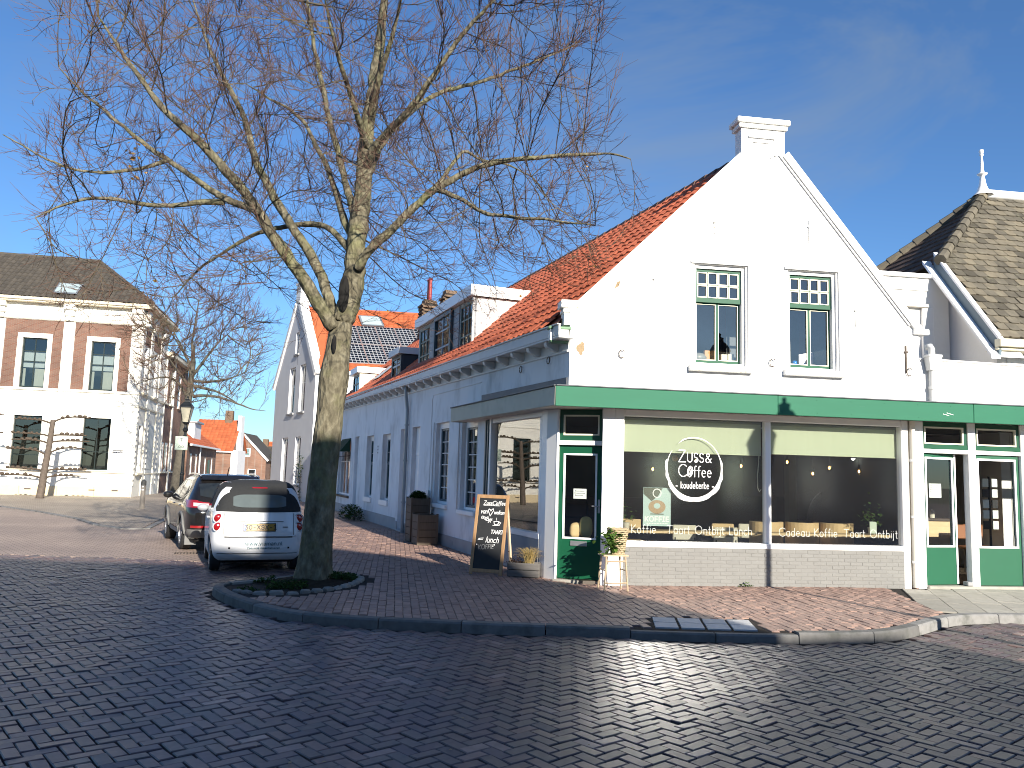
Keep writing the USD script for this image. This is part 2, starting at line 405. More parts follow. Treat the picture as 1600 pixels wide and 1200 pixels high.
def centred(shape, cx, z):
    x0, _, x1, _ = shape.bounds
    return affinity.translate(shape, cx - (x0 + x1) / 2, z)


def inter(text, h, bold=False):
    """Lettering in the sans face as a polygon, baseline from (0, 0)."""
    m = meshkit.text_mesh(text, h, 0.002, bold)
    t = m.triangles[np.abs(m.face_normals[:, 2] - 1) < 1e-3]
    return unary_union([Polygon(q[:, :2]).buffer(h * 0.004) for q in t])

# ------------------------------------------------------------------ frames of the place
A = Fr((0.70, 12.82), 8)                                  # cafe front
S = Fr(A.P(0.22, 0, 0)[:2], 111.36, True)                 # street wall of the cafe and the row behind it
SU = Fr(A.P(0.22, 0, 0)[:2], 111.36, True, 0.0165)        # the same, for gutter and roof, which rise a little along the street
LB = Fr((-19.71, 42.11), 12.2)                            # mansion across the square, front
LS = Fr((-19.71, 42.11), 102.5)                           # mansion, street side
PZ = 0.09                                                 # height of the pavement

# ------------------------------------------------------------------ ground, road, pavement
paver_tint = [(0, (0.50, 0.50, 0.60)), (0.2, (0.80, 0.76, 0.88)), (0.4, (1.02, 0.90, 0.94)), (0.55, (0.88, 0.98, 0.92)), (0.72, (1.15, 1.02, 0.95)), (0.88, (1.55, 1.25, 1.10)), (1, (2.1, 1.95, 1.75))]
walk_tint = [(0, (0.74, 0.72, 0.74)), (0.4, (0.96, 0.95, 0.96)), (0.7, (1.05, 1.04, 1.02)), (1, (1.28, 1.24, 1.2))]
shade_toned_brick = look("shade_toned_clinker", (0.112, 0.086, 0.086), 0.43, 0.25, 14, 0.0015, 60, 0.6, tint=paver_tint, dirt=((0.24, 0.22, 0.185), 0.61, 0.74, 0.6), dscale=1.7)  # same clinker as the far road, darkened to carry the shade
walk_brick = look("pavement_clinker", (0.31, 0.205, 0.165), 0.6, 0.2, 14, 0.0025, 70, 0.4, tint=walk_tint, dirt=((0.20, 0.165, 0.14), 0.55, 0.78, 0.5), dscale=1.1)
sand = look("joint_sand", (0.045, 0.040, 0.036), 0.95, 0.3, 12, 0.004, 60, 0.1)
kerb_stone = look("kerb_concrete", (0.20, 0.195, 0.185), 0.8, 0.15, 9, 0.003, 80, 0.3, tint=GREY, dirt=((0.07, 0.075, 0.06), 0.5, 0.7, 0.7), dscale=4)
pale_slab = look("pale_concrete_slab", (0.36, 0.34, 0.29), 0.8, 0.12, 9, 0.003, 80, 0.3, tint=GREY, dirt=((0.16, 0.15, 0.11), 0.55, 0.75, 0.5), dscale=3)
tactile_stone = look("tactile_white_tile", (0.52, 0.52, 0.52), 0.75, 0.06, 9, 0.002, 90, 0.3, tint=GREY)
soil = look("tree_pit_soil", (0.035, 0.028, 0.020), 0.95, 0.4, 12, 0.02, 30, 0.1)


def far_paving(name, c1, c2, ang):
    return usdkit.material(stage, "/World/Looks/" + name, {
        "g": ("geometry", {}), "vr": ("vector_rotate", {"rotate_type": "z_axis", "angle": math.radians(-ang)}),
        "b": ("brick_texture", {"scale": 1.0, "brick_width": 0.21, "row_height": 0.105, "mortar_size": 0.008, "color1": c1, "color2": c2, "mortar": (0.07, 0.06, 0.055)}),
        "n": ("noise_texture", {"scale": 0.35, "detail": 7.0, "roughness": 0.6}), "r": ("rgb_ramp", {"ramp": [(0.3, (0.75, 0.75, 0.76)), (0.7, (1.22, 1.2, 1.16))]}),
        "m": ("mix_color", {"blend_type": "multiply", "fac": 1.0, "use_clamp": False}), "bp": ("bump", {"strength": 0.5, "distance": 0.006, "invert": True}),
        "p": ("principled_bsdf", {"roughness": 0.6, "specular_ior_level": 0.4})},
        [("g.position", "vr.vector"), ("vr.vector", "b.vector"), ("g.position", "n.vector"), ("n.fac", "r.fac"), ("b.color", "m.a"), ("r.color", "m.b"), ("m.result", "p.base_color"),
         ("b.fac", "bp.height"), ("bp.normal", "p.normal")], surface="p.BSDF")


sun_toned_road = far_paving("sun_toned_clinker", (0.36, 0.275, 0.225), (0.42, 0.325, 0.27), 41)  # the same clinker again in its sunlit tone
far_walk = far_paving("far_pavement_tile", (0.34, 0.28, 0.22), (0.40, 0.335, 0.265), 12)
far_walk_red = far_paving("far_pavement_clinker", (0.30, 0.20, 0.165), (0.35, 0.24, 0.20), 111)
earth = look("open_ground", (0.12, 0.12, 0.07), 0.95, 0.3, 0.2)

g = G(); g.quad((-900, -300, -0.06), (900, -300, -0.06), (900, 1500, -0.06), (-900, 1500, -0.06))
o = put(T("/World", (0, 0, 0)), "ground", g, earth); tagp(stage.GetPrimAtPath(o.path), kind="structure")

KERB = [(-21.1, 60), (-9.2, 29.5), (-3.15, 14.0), (-3.25, 13.2), (-3.75, 12.55), (-4.12, 12.1), (-4.22, 11.75), (-4.08, 11.4), (-3.6, 10.7), (-3.0, 10.05), (-2.55, 9.72), (-2.05, 9.52), (-1.45, 9.42), (-0.6, 9.36), (0.7, 9.30), (2.0, 9.25), (3.3, 9.3),
        (4.1, 9.42), (4.65, 9.68), (5.2, 10.15), (5.65, 10.6), (6.1, 10.92), (6.6, 11.05), (7.4, 11.1), (9, 11.3), (14, 12.0)]


def smooth_line(p, step=0.12):
    p = np.array(p, float)
    for _ in range(2):
        q = np.empty((2 * len(p) - 2, 2)); q[0::2] = 0.75 * p[:-1] + 0.25 * p[1:]; q[1::2] = 0.25 * p[:-1] + 0.75 * p[1:]
        p = np.vstack([p[:1], q, p[-1:]])
    s = np.concatenate([[0], np.cumsum(np.linalg.norm(np.diff(p, axis=0), axis=1))])
    t = np.arange(0, s[-1], step)
    return np.stack([np.interp(t, s, p[:, 0]), np.interp(t, s, p[:, 1])], 1)


kline = smooth_line(KERB)
wall_back = [tuple(A.P(14, -0.3, 0)[:2]), tuple(A.P(0.5, -0.3, 0)[:2]), tuple(S.P(0.8, -0.3, 0)[:2]), tuple(S.P(50, -0.3, 0)[:2])]
pave_poly = Polygon([tuple(q) for q in kline] + wall_back).buffer(0)
kerb_in = Polygon([tuple(q) for q in kline] + wall_back).buffer(-0.15)

road = setting("road")
rb = G(); rb.quad((-75, -30, -0.022), (75, -30, -0.022), (75, 130, -0.022), (-75, 130, -0.022))
put(road, "road_base", rb, sand)
shade_toned_area = Polygon([(-5.5, 3.4), (6.5, 3.4), (13.5, 11.5), (12.0, 14.5), (2.0, 14.5), (-3.0, 15.2), (-10.6, 15.6), (-9.6, 9.5)])  # ends along the shadow line, so the paving colour carries the shade
shade_toned_road = shade_toned_area.difference(pave_poly.buffer(0.02))
far = G(); far.flat(sbox(-75, -30, 75, 130).difference(shade_toned_area.buffer(-0.02)).difference(pave_poly.buffer(-0.1)), -0.018, -0.004)
put(road, "far_paving", far, sun_toned_road)


def laid(poly, bricks, z, gap, L, W, tilt=0.004, lift=0.0025, hgt=0.05, bev=0.006):
    """One chamfered block for each (x, y, angle) in bricks: an array of vertices per block, triangles, tints."""
    n = len(bricks)
    hx, hy = (L - gap) / 2, (W - gap) / 2
    ring = np.array([(-1, -1), (1, -1), (1, 1), (-1, 1)], float)
    tv = np.vstack([np.hstack([ring * [hx - bev, hy - bev], np.zeros((4, 1))]), np.hstack([ring * [hx, hy], np.full((4, 1), -bev)]), np.hstack([ring * [hx, hy], np.full((4, 1), -hgt)])])
    tf = [(0, 1, 2), (0, 2, 3)]
    for r in (0, 4):
        for k in range(4):
            a, b = r + k, r + (k + 1) % 4
            tf += [(a, a + 4, b + 4), (a, b + 4, b)]
    v = np.repeat(tv[None], n, 0)
    v[..., :2] *= 1 + nrg.uniform(-0.012, 0.012, (n, 1, 2))
    v[..., 2] += v[..., 0] * nrg.normal(0, tilt, (n, 1)) * 4 + v[..., 1] * nrg.normal(0, tilt, (n, 1)) * 6 + nrg.normal(0, lift, (n, 1))
    an = bricks[:, 2] + nrg.normal(0, 0.012, n)
    c, s = np.cos(an)[:, None], np.sin(an)[:, None]
    x, y = v[..., 0] * c - v[..., 1] * s, v[..., 0] * s + v[..., 1] * c
    v[..., 0], v[..., 1] = x + bricks[:, :1] + nrg.normal(0, 0.0015, (n, 1)), y + bricks[:, 1:2] + nrg.normal(0, 0.0015, (n, 1))
    v[..., 2] += z + 0.016 * (meshkit.noise(np.stack([v[..., 0] * .9, v[..., 1] * .9, 0 * v[..., 0]], -1)) - .62)
    return v, np.array(tf), np.clip(nrg.normal(0.5, 0.24, n), 0, 1)


def lay(parent, name, rest, v, f, t, mat, most=300, near=None):
    """The MOST nearest blocks as parts of their own, the others as one part."""
    d = np.linalg.norm(v.mean(1)[:, :2] - (near if near is not None else 0), axis=1)
    order = np.argsort(d)
    for k in order[:most]:
        put(parent, name, G().add(v[k], f, t[k]), mat)
    k = order[most:]
    if len(k):
        g = G(); nv = v.shape[1]
        g.v, g.f, g.t = [v[k].reshape(-1, 3)], [(f[None] + np.arange(len(k))[:, None, None] * nv).reshape(-1, 3)], [np.repeat(t[k], nv)]
        put(parent, rest, g, mat, kind="stuff")


def herringbone(poly, ang, W=0.105):
    a = math.radians(ang); c, s = math.cos(a), math.sin(a)
    x0, y0, x1, y1 = poly.bounds; R = int(max(abs(x0), abs(x1), abs(y0), abs(y1)) * 1.5 / W)
    i, j = np.meshgrid(np.arange(-R, R), np.arange(-R, R), indexing="ij")
    m = (i - j) % 4
    h, ve = m == 0, m == 3
    px = np.concatenate([(i[h] + 1.0) * W, (i[ve] + 0.5) * W]); py = np.concatenate([(j[h] + 0.5) * W, (j[ve] + 1.0) * W])
    an = np.concatenate([np.zeros(h.sum()), np.full(ve.sum(), math.pi / 2)]) + a
    X, Y = px * c - py * s, px * s + py * c
    import shapely
    ok = shapely.contains_xy(poly, X, Y)
    return np.stack([X[ok], Y[ok], an[ok]], 1)


def running(poly, ang, L, W):
    a = math.radians(ang); c, s = math.cos(a), math.sin(a)
    x0, y0, x1, y1 = poly.bounds; R = max(abs(x0), abs(x1), abs(y0), abs(y1)) * 1.5
    i, j = np.meshgrid(np.arange(-int(R / L), int(R / L)), np.arange(-int(R / W), int(R / W)), indexing="ij")
    px, py = (i + 0.5 * (j % 2)) * L, j * W
    X, Y = (px * c - py * s).ravel(), (px * s + py * c).ravel()
    import shapely
    ok = shapely.contains_xy(poly, X, Y)
    return np.stack([X[ok], Y[ok], np.full(ok.sum(), a)], 1)


v, f, t = laid(None, herringbone(shade_toned_road.buffer(-0.055), 41), 0.0, 0.010, 0.21, 0.105)
lay(road, "paver", "paving", v, f, t, shade_toned_brick)

pavement = setting("pavement")
put(pavement, "pavement_bed", G().flat(kerb_in.buffer(0.05), -0.02, PZ - 0.016), sand)
TILE = Polygon([(1.72, 9.47), (2.93, 9.46), (3.02, 10.14), (1.80, 10.14)])
SLAB = Polygon([(6.36, 13.6), (5.92, 11.0), (6.6, 11.0), (14, 12.0), (14, 14.8)])
PIT = Polygon([(-4.02, 11.95), (-3.55, 12.45), (-2.95, 13.2), (-2.45, 13.25), (-2.25, 12.75), (-2.30, 12.1), (-2.55, 11.55), (-2.9, 11.2), (-3.35, 11.05), (-3.75, 11.3)])
brick_zone = kerb_in.difference(TILE.buffer(0.03)).difference(SLAB).difference(PIT.buffer(0.16)).intersection(sbox(-9, 8, 12, 24))
v, f, t = laid(None, running(brick_zone.buffer(-0.03), 98, 0.21, 0.105), PZ, 0.006, 0.21, 0.105)
lay(pavement, "paving_brick", "brick_paving", v, f, t, walk_brick)
put(pavement, "far_brick_paving", G().flat(kerb_in.intersection(sbox(-60, 23.9, 12, 70)), PZ - 0.015, PZ - 0.002), far_walk_red)
for i in range(4):                    # eight pale tactile tiles at the dropped kerb
    for j in range(2):
        u0, u1, w0, w1 = i / 4, (i + 1) / 4, j / 2, (j + 1) / 2
        q = np.array(TILE.exterior.coords)[:4]
        P = lambda a, b: (1 - a) * (1 - b) * q[0] + a * (1 - b) * q[1] + a * b * q[2] + (1 - a) * b * q[3]
        g = G(); pg = Polygon([P(u0 + .015, w0 + .02), P(u1 - .015, w0 + .02), P(u1 - .015, w1 - .02), P(u0 + .015, w1 - .02)])
        g.flat(pg, 0.0, PZ + 0.002 + rng.uniform(-.002, .002), rng.uniform(.35, .65))
        put(pavement, "tactile_tile", g, tactile_stone)
sl = running(SLAB.intersection(sbox(4, 10, 11, 15)).buffer(-0.02), 8 + 63, 0.60, 0.40)
for x, y, a in sl:
    c, s = math.cos(a), math.sin(a)
    pg = Polygon([(x + c * p - s * q, y + s * p + c * q) for p, q in ((-.294, -.194), (.294, -.194), (.294, .194), (-.294, .194))]).intersection(SLAB.buffer(0.04)).intersection(kerb_in)
    if pg.area > 0.02 and y < 14.6:
        put(pavement, "slab", G().flat(pg, 0.0, PZ + rng.uniform(-.003, .003), rng.uniform(.3, .8)), pale_slab)
# kerb stones along the edge
i = 0
kz = lambda x, y: 0.075 if 1.5 < x < 3.3 and y < 10 else 0.10
while i < len(kline) - 2:
    n = 8 if kline[i][1] < 16 else 16
    seg = kline[i:i + n + 1]
    if seg[:, 1].max() < 34 and len(seg) > 2:
        tg = np.gradient(seg, axis=0); tg /= np.linalg.norm(tg, axis=1, keepdims=True); nr = np.stack([-tg[:, 1], tg[:, 0]], 1)
        seg = seg.copy(); seg[0] += tg[0] * 0.006; seg[-1] -= tg[-1] * 0.006
        zt = kz(*seg.mean(0)) + rng.uniform(-.004, .004)
        sec = [(0.0, -0.03), (0.006, zt - 0.02), (0.025, zt), (0.150, zt), (0.150, -0.03)]
        vv = np.array([[*(q + m * w), z] for q, m in zip(seg, nr) for w, z in sec]); k = len(sec); ff = []
        for a in range(len(seg) - 1):
            for b in range(k - 1):
                p0 = a * k + b
                ff += [(p0, p0 + k, p0 + k + 1), (p0, p0 + k + 1, p0 + 1)]
        e = (len(seg) - 1) * k
        ff += [(0, 1, 2), (0, 2, 3), (0, 3, 4), (e, e + 2, e + 1), (e, e + 3, e + 2), (e, e + 4, e + 3)]
        put(pavement, "kerb_stone", G().add(vv, ff, rng.uniform(.7, 1) if seg[:, 0].mean() > 4.9 else rng.uniform(0.0, .3)), kerb_stone)  # tint carries the light: pale past the shade edge, dark before it
    i += n
# the square's far pavement in front of the mansion and along the street
sq = Polygon([tuple(LB.P(-14, 0.2, 0)[:2]), tuple(LB.P(0, 0.2, 0)[:2]), tuple(LS.P(40, -0.2, 0)[:2]), (-24.5, 75), (-14.2, 40), (-12.2, 30), (-9.9, 22.3), (-10.4, 22.0), (-11.7, 23.1), (-13.4, 25.3), (-16.3, 28.2), (-21.0, 32.2), (-28.0, 37.5)])
far_pavement = setting("far_pavement")
put(far_pavement, "far_pavement_paving", G().flat(sq.buffer(-0.15), -0.02, 0.018), far_walk)
edge = np.array(sq.exterior.coords)[4:]
for a, b in zip(edge[:-1], edge[1:]):
    n = max(1, int(np.linalg.norm(b - a) / 1.0))
    for k in range(n):
        p, q = a + (b - a) * (k + .01) / n, a + (b - a) * (k + .99) / n
        put(far_pavement, "far_kerb_stone", G().flat(LineString([p, q]).buffer(0.08, cap_style=2), -0.02, 0.03, rng.uniform(.5, .9)), kerb_stone)
put(far_pavement, "white_line", G().flat(Polygon([(-20.6, 31.6), (-18.9, 30.9), (-18.8, 31.1), (-20.5, 31.85)]), -0.003, 0.002), white_paint)
# tree pit: soil, edging stones, ground cover
pit = setting("tree_pit")
q = np.array(PIT.exterior.coords)
x, y = np.meshgrid(np.linspace(-4.3, -2, 40), np.linspace(10.8, 13.6, 44), indexing="ij")
z = PZ - 0.03 + 0.09 * np.exp(-((x + 3.0) ** 2 + (y - 12.55) ** 2) / 0.35) + 0.03 * (meshkit.noise(np.stack([x * 6, y * 6, 0 * x], -1)) - 0.5)
import shapely
inside = shapely.contains_xy(PIT.buffer(0.03), x, y)
idx = np.arange(x.size).reshape(x.shape); fs = []
for a in range(39):
    for b in range(43):
        if inside[a, b]:
            fs += [(idx[a, b], idx[a + 1, b], idx[a + 1, b + 1]), (idx[a, b], idx[a + 1, b + 1], idx[a, b + 1])]
put(pit, "soil", (np.stack([x, y, z], -1).reshape(-1, 3), np.array(fs)), soil, True)
edging = look("pale_edging_stone", (0.22, 0.21, 0.19), 0.85, 0.15, 9, 0.006, 40, 0.3, tint=GREY)
ring = LineString(q[[9, 8, 7, 6, 5, 4, 3]]); s = 0.0
while s < ring.length - 0.1:
    L = rng.uniform(0.16, 0.24); p, p2 = np.array(ring.interpolate(s).coords[0]), np.array(ring.interpolate(s + L - 0.03).coords[0])
    d = p2 - p; mdl = (p + p2) / 2; an = math.atan2(d[1], d[0]); L2 = np.linalg.norm(d) / 2; w = rng.uniform(.045, .07); h = rng.uniform(.0, .03)
    ico = trimesh.creation.icosphere(1); vv = np.sign(ico.vertices) * np.abs(ico.vertices) ** 0.55 * [L2, w, h + .05]
    vv += nrg.normal(0, .004, vv.shape); c, sn = math.cos(an), math.sin(an)
    vv = np.stack([vv[:, 0] * c - vv[:, 1] * sn + mdl[0], vv[:, 0] * sn + vv[:, 1] * c + mdl[1], vv[:, 2] + PZ - .03], 1)
    put(pit, "edging_stone", G().add(vv, ico.faces, rng.uniform(.2, 1)), edging)
    s += L
for p, p2 in zip(q[[0, 1]], q[[1, 2]]):
    put(pit, "edging_stone", G().flat(LineString([p, p2]).buffer(0.05, cap_style=2), 0.0, PZ + .015, .7), edging)


def leaf_mass(n, spread, height, size, seed=0, droop=0.5):
    """n small folded leaves scattered through spread(r) -> (x, y, z)."""
    r = np.random.default_rng(seed); g = G(); V, F, Tn = [], [], []
    tv = np.array([[0, 0, 0], [.5, -.32, .08], [1, 0, 0], [.5, .32, .08]])
    for k in range(n):
        p = np.array(spread(r)); a, el, sc = r.uniform(0, 6.28), r.uniform(-droop, 0.9), size * r.uniform(.6, 1.3)
        d = np.array([math.cos(a) * math.cos(el), math.sin(a) * math.cos(el), math.sin(el)]); sd = np.array([-math.sin(a), math.cos(a), 0.0]); up = np.cross(d, sd)
        V.append(p + sc * (tv[:, :1] * d + tv[:, 1:2] * sd + tv[:, 2:3] * up)); F.append(np.array([[0, 1, 2], [0, 2, 3]]) + 4 * k); Tn.append(np.full(4, r.uniform()))
    g.v, g.f, g.t = [np.vstack(V)], [np.vstack(F)], [np.concatenate(Tn)]
    return g


def leaf_look(name, col, tint=None):
    tint = tint or [(0, (0.5, 0.55, 0.5)), (0.5, (1, 1, 1)), (1, (1.6, 1.5, 1.2))]
    return usdkit.material(stage, "/World/Looks/" + name, {
        "at": ("attribute", {"attribute": "tint"}), "r": ("rgb_ramp", {"ramp": [(p, tuple(np.array(c) * col)) for p, c in tint]}),
        "p": ("principled_bsdf", {"roughness": 0.75, "specular_ior_level": 0.12}), "tl": ("translucent_bsdf", {}), "m": ("mix_closure", {"fac": 0.3})},
        [("at.fac", "r.fac"), ("r.color", "p.base_color"), ("r.color", "tl.color"), ("p.BSDF", "m.closure1"), ("tl.BSDF", "m.closure2")], surface="m.closure")


leaf_green = leaf_look("dark_green_leaf", (0.035, 0.075, 0.020))
leaf_bright = leaf_look("bright_green_leaf", (0.085, 0.16, 0.035))
dry_grass = leaf_look("dry_grass_blade", (0.36, 0.27, 0.12))


def in_pit(r):
    while True:
        p = (r.uniform(-4, -2.3), r.uniform(11.1, 13.2))
        if PIT.buffer(-0.05).contains(Point(p)) and meshkit.noise([p[0] * 2.2, p[1] * 2.2, 0]) > 0.40:
            return p[0], p[1], PZ - 0.03 + 0.09 * math.exp(-((p[0] + 3.0) ** 2 + (p[1] - 12.55) ** 2) / 0.35) + r.uniform(0, .06)


single("ground_cover", leaf_mass(2600, in_pit, 0, 0.045, 3), leaf_green, "low dark green ground cover growing round the foot of the big tree", "ground cover", kind="stuff")

# ------------------------------------------------------------------ the corner cafe
cafe = thing("cafe_house", "white gabled corner house with green canopy, large shop windows and red tiled roof", "house", A.P(0.22, 0, 0))
CAN = 2.885                                        # underside of the canopy
# gable wall over the canopy
gable = [(0.22, 2.96), (0.22, 4.54), (0.36, 4.60), (3.17, 7.38), (3.17, 7.86), (3.97, 7.86), (3.97, 7.46), (6.36, 4.55), (6.40, 4.42), (6.40, 2.96)]
gw = [(2.33, 3.24, 3.68, 5.40), (4.00, 4.88, 3.68, 5.40)]
wall = put(cafe, "gable_wall", G().poly(A, gable, -0.25, 0.0, [rect(a, b, c, d) for a, b, c, d in gw]), plaster)
g = G(); g.bbox(A, 3.12, 4.01, -0.30, 0.04, 7.87, 7.95, .012); g.bbox(A, 3.08, 4.05, -0.33, 0.075, 7.952, 8.05, .015)
put(cafe, "gable_cap", g, flaked_white)
g = G(); g.box(A, 3.30, 3.80, 0.002, 0.03, 7.70, 7.735); g.box(A, 3.765, 3.80, 0.002, 0.029, 7.40, 7.699)      # raised mouldings on the neck
g.box(A, 3.38, 3.72, 0.002, 0.02, 7.62, 7.645); g.box(A, 3.695, 3.72, 0.002, 0.019, 7.36, 7.619)
put(cafe, "neck_moulding", g, plaster)


def sloped(g, fr, p, q, w, d0, d1, z_up=0.0):
    """A bar along the line p-q in (u, z), lying below the line by w."""
    p, q = np.array(p, float), np.array(q, float); dd = (q - p) / np.linalg.norm(q - p); nn = np.array([-dd[1], dd[0]])
    if nn[1] < 0: nn = -nn
    g.poly(fr, [tuple(p + nn * z_up), tuple(q + nn * z_up), tuple(q - nn * w), tuple(p - nn * w)], d0, d1)


g = G(); sloped(g, A, (3.98, 7.46), (6.42, 4.50), 0.09, -0.28, 0.055, .04); g.bbox(A, 6.30, 6.58, -0.28, 0.057, 4.40, 4.50, .01); sloped(g, A, (3.86, 7.44), (6.24, 4.56), 0.025, 0.002, 0.03)
put(cafe, "coping", g, plaster, label="stepped white coping down the right slope of the gable")
g = G(); sloped(g, A, (0.30, 4.56), (3.17, 7.39), 0.05, -0.28, 0.008, .035); put(cafe, "coping", g, plaster)
g = G(); g.bbox(A, 0.06, 0.36, -0.28, 0.02, 4.52, 4.65, .012); g.bbox(A, 0.10, 0.33, -0.27, 0.012, 4.44, 4.505, .01); g.box(A, 0.12, 0.215, -0.26, -0.01, 4.24, 4.44)
put(cafe, "shoulder_stone", g, flaked_white)
g = G(); g.bbox(A, -0.14, 0.24, -0.16, 0.035, 4.155, 4.20, .01); g.bbox(A, -0.10, 0.20, -0.15, 0.025, 3.94, 3.965, .008); put(cafe, "gutter_end_moulding", g, look("faded_green_paint", (0.15, 0.27, 0.15), 0.6, 0.1, 4))
put(cafe, "gutter_end", G().bbox(A, -0.11, 0.20, -0.14, 0.02, 3.967, 4.152, .006), flaked_white)
for u, z0, z1 in ((2.69, 5.95, 6.26), (4.40, 5.90, 6.30), (1.64, 4.97, 5.21), (5.235, 4.49, 4.88), (6.15, 3.72, 4.20)):
    g = G(); g.bbox(A, u - .013, u + .013, 0.001, 0.022, z0, z1, .003); g.bbox(A, u - .03, u + .03, 0.002, 0.035, z1 - .13, z1 - .10, .004)
    put(cafe, "wall_anchor", g, flaked_white if u < 6 else iron)
for u, z in ((1.09, 3.80), (3.70, 3.78), (6.20, 3.74)):
    g = G(); g.tube([A.P(u + 0.05 * math.cos(a), 0.03 + .01 * math.sin(a), z + 0.065 * math.sin(a)) for a in np.linspace(0.6, 5.4, 12)], .008, 5); put(cafe, "wall_hook", g, iron)
g = G(); g.poly(A, Point(0.40, 3.86).buffer(.07).union(Point(.43, 3.93).buffer(.035)).union(Point(.41, 3.78).buffer(.03)), 0.0005, 0.004)
g.poly(A, Polygon([(.95, 4.88), (1.03, 4.93), (1.06, 5.03), (1.0, 5.0)]), 0.0005, 0.004)
put(cafe, "bare_patch", g, look("bare_render", (0.33, 0.24, 0.14), 0.9, 0.3, 30))
# the two upper windows: frame, green top light of eight panes, two tall panes
cream = look("cream_bar_paint", (0.74, 0.70, 0.56), 0.5, 0.05, 6)
room_grey = look("grey_room_wall", (0.16, 0.17, 0.175), 0.9, 0.1, 2)
for k, (a, b, c, d) in enumerate(gw):
    put(cafe, "window_casing", G().poly(A, rect(a + .001, b - .001, c + .001, d - .001), -0.20, -0.045, [rect(a + .05, b - .05, c + .05, d - .06)]), white_paint)
    a2, b2, c2, d2 = a + .051, b - .051, c + .051, d - .061; zm = 4.80
    up = put(cafe, "window", G().poly(A, rect(a2, b2, zm - .03, d2), -0.13, -0.085, [rect(a2 + .03, b2 - .03, zm + .045, d2 - .045)]), green_paint, label="green top light of eight small panes")
    xs = np.linspace(a2 + .03, b2 - .03, 5); zs = np.linspace(zm + .045, d2 - .045, 3); gb = G()
    for i in range(4):
        for j in range(2):
            x0, x1, z0, z1 = xs[i] + .006, xs[i + 1] - .006, zs[j] + .006, zs[j + 1] - .006
            put(up, "pane", G().quad(A.P(x0, -.112, z0), A.P(x1, -.112, z0), A.P(x1, -.112, z1), A.P(x0, -.112, z1)), glass)
            gb.poly(A, rect(x0, x1, z0, z1), -0.118, -0.092, [rect(x0 + .017, x1 - .017, z0 + .017, z1 - .017)])
    put(up, "glazing_bars", gb, cream)
    gl = G()
    for i in range(1, 4): gl.box(A, xs[i] - .006, xs[i] + .006, -.121, -.098, zs[0], zs[2])
    gl.box(A, xs[0], xs[4], -.1205, -.0985, zs[1] - .006, zs[1] + .006); put(up, "green_bars", gl, green_paint)
    xm = (a2 + b2) / 2
    lo = put(cafe, "window", G().poly(A, rect(a2, b2, c2, zm - .032), -0.165, -0.135, [rect(a2 + .03, xm - .02, c2 + .055, zm - .05), rect(xm + .02, b2 - .03, c2 + .055, zm - .05)]), green_paint, label="green lower sash of two tall panes")
    gb = G()
    for x0, x1 in ((a2 + .032, xm - .022), (xm + .022, b2 - .032)):
        put(lo, "pane", G().quad(A.P(x0, -.155, c2 + .055), A.P(x1, -.155, c2 + .055), A.P(x1, -.155, zm - .05), A.P(x0, -.155, zm - .05)), glass)
        gb.poly(A, rect(x0, x1, c2 + .057, zm - .052), -0.150, -0.132, [rect(x0 + .014, x1 - .014, c2 + .072, zm - .06)])
    put(lo, "glazing_bars", gb, cream)
    g = G(); g.box(A, a - .06, b + .07, 0.0005, 0.035, d + .012, d + .055); g.box(A, b + .035, b + .070, 0.0007, 0.032, c - .02, d + .0115); put(cafe, "drip_moulding", g, plaster)
    put(cafe, "window_sill", G().bbox(A, a - .10, b + .10, -0.04, 0.10, c - .105, c - .003, .012), flaked_white if k == 0 else plaster)
    rm = G(); rm.box(A, a - .3, b + .3, -1.9, -1.88, c - .4, d + .2); put(cafe, "room_wall", rm, room_grey)
    put(cafe, "room_floor", G().box(A, a - .3, b + .3, -1.87, -.27, c - .42, c - .40), room_grey)
# things standing on the inside sill of the upper windows
ub = c2 = 3.735
single("wooden_box", G().bbox(A, 2.62, 2.86, -.34, -.26, 3.70, 3.98, .006), look("orange_wood", (0.55, 0.28, 0.10), 0.6, 0.15, 8), "small orange wooden box behind the left upper gable window", "box")
single("book_stack", G().bbox(A, 2.92, 3.03, -.36, -.27, 3.70, 3.93, .006).bbox(A, 3.04, 3.15, -.36, -.27, 3.70, 3.94, .006), look("cream_paper", (0.7, 0.66, 0.55), 0.8, 0.1, 8), "pale books standing upright behind the left upper gable window", "books")
g = G(); g.lathe(A.P(2.50, -.32, 3.70), [(0.001, 0), (.06, .0), (.16, .10), (.17, .16), (.12, .22), (.001, .235)], 14)
single("round_pot", g, look("grey_ceramic", (0.2, 0.2, 0.18), 0.5, 0.1, 8), "round grey pot at the left end of the upper gable window", "pot", smooth=True)
g = G(); g.lathe(A.P(4.24, -.26, 3.70), [(.001, 0), (.05, 0), (.055, .05), (.03, .09), (.045, .12), (.04, .17), (.001, .18)], 12)
single("blue_vase", g, look("blue_glaze", (0.01, 0.16, 0.50), 0.25, 0.1, 8), "small bright blue vase behind the right upper gable window", "vase", smooth=True)

# canopy
def cross(fr1, d1, fr2, d2):
    M = np.array([fr1.e[:2], -fr2.e[:2]]).T; b = fr2.P(0, d2, 0)[:2] - fr1.P(0, d1, 0)[:2]
    u, s = np.linalg.solve(M, b); return u, s


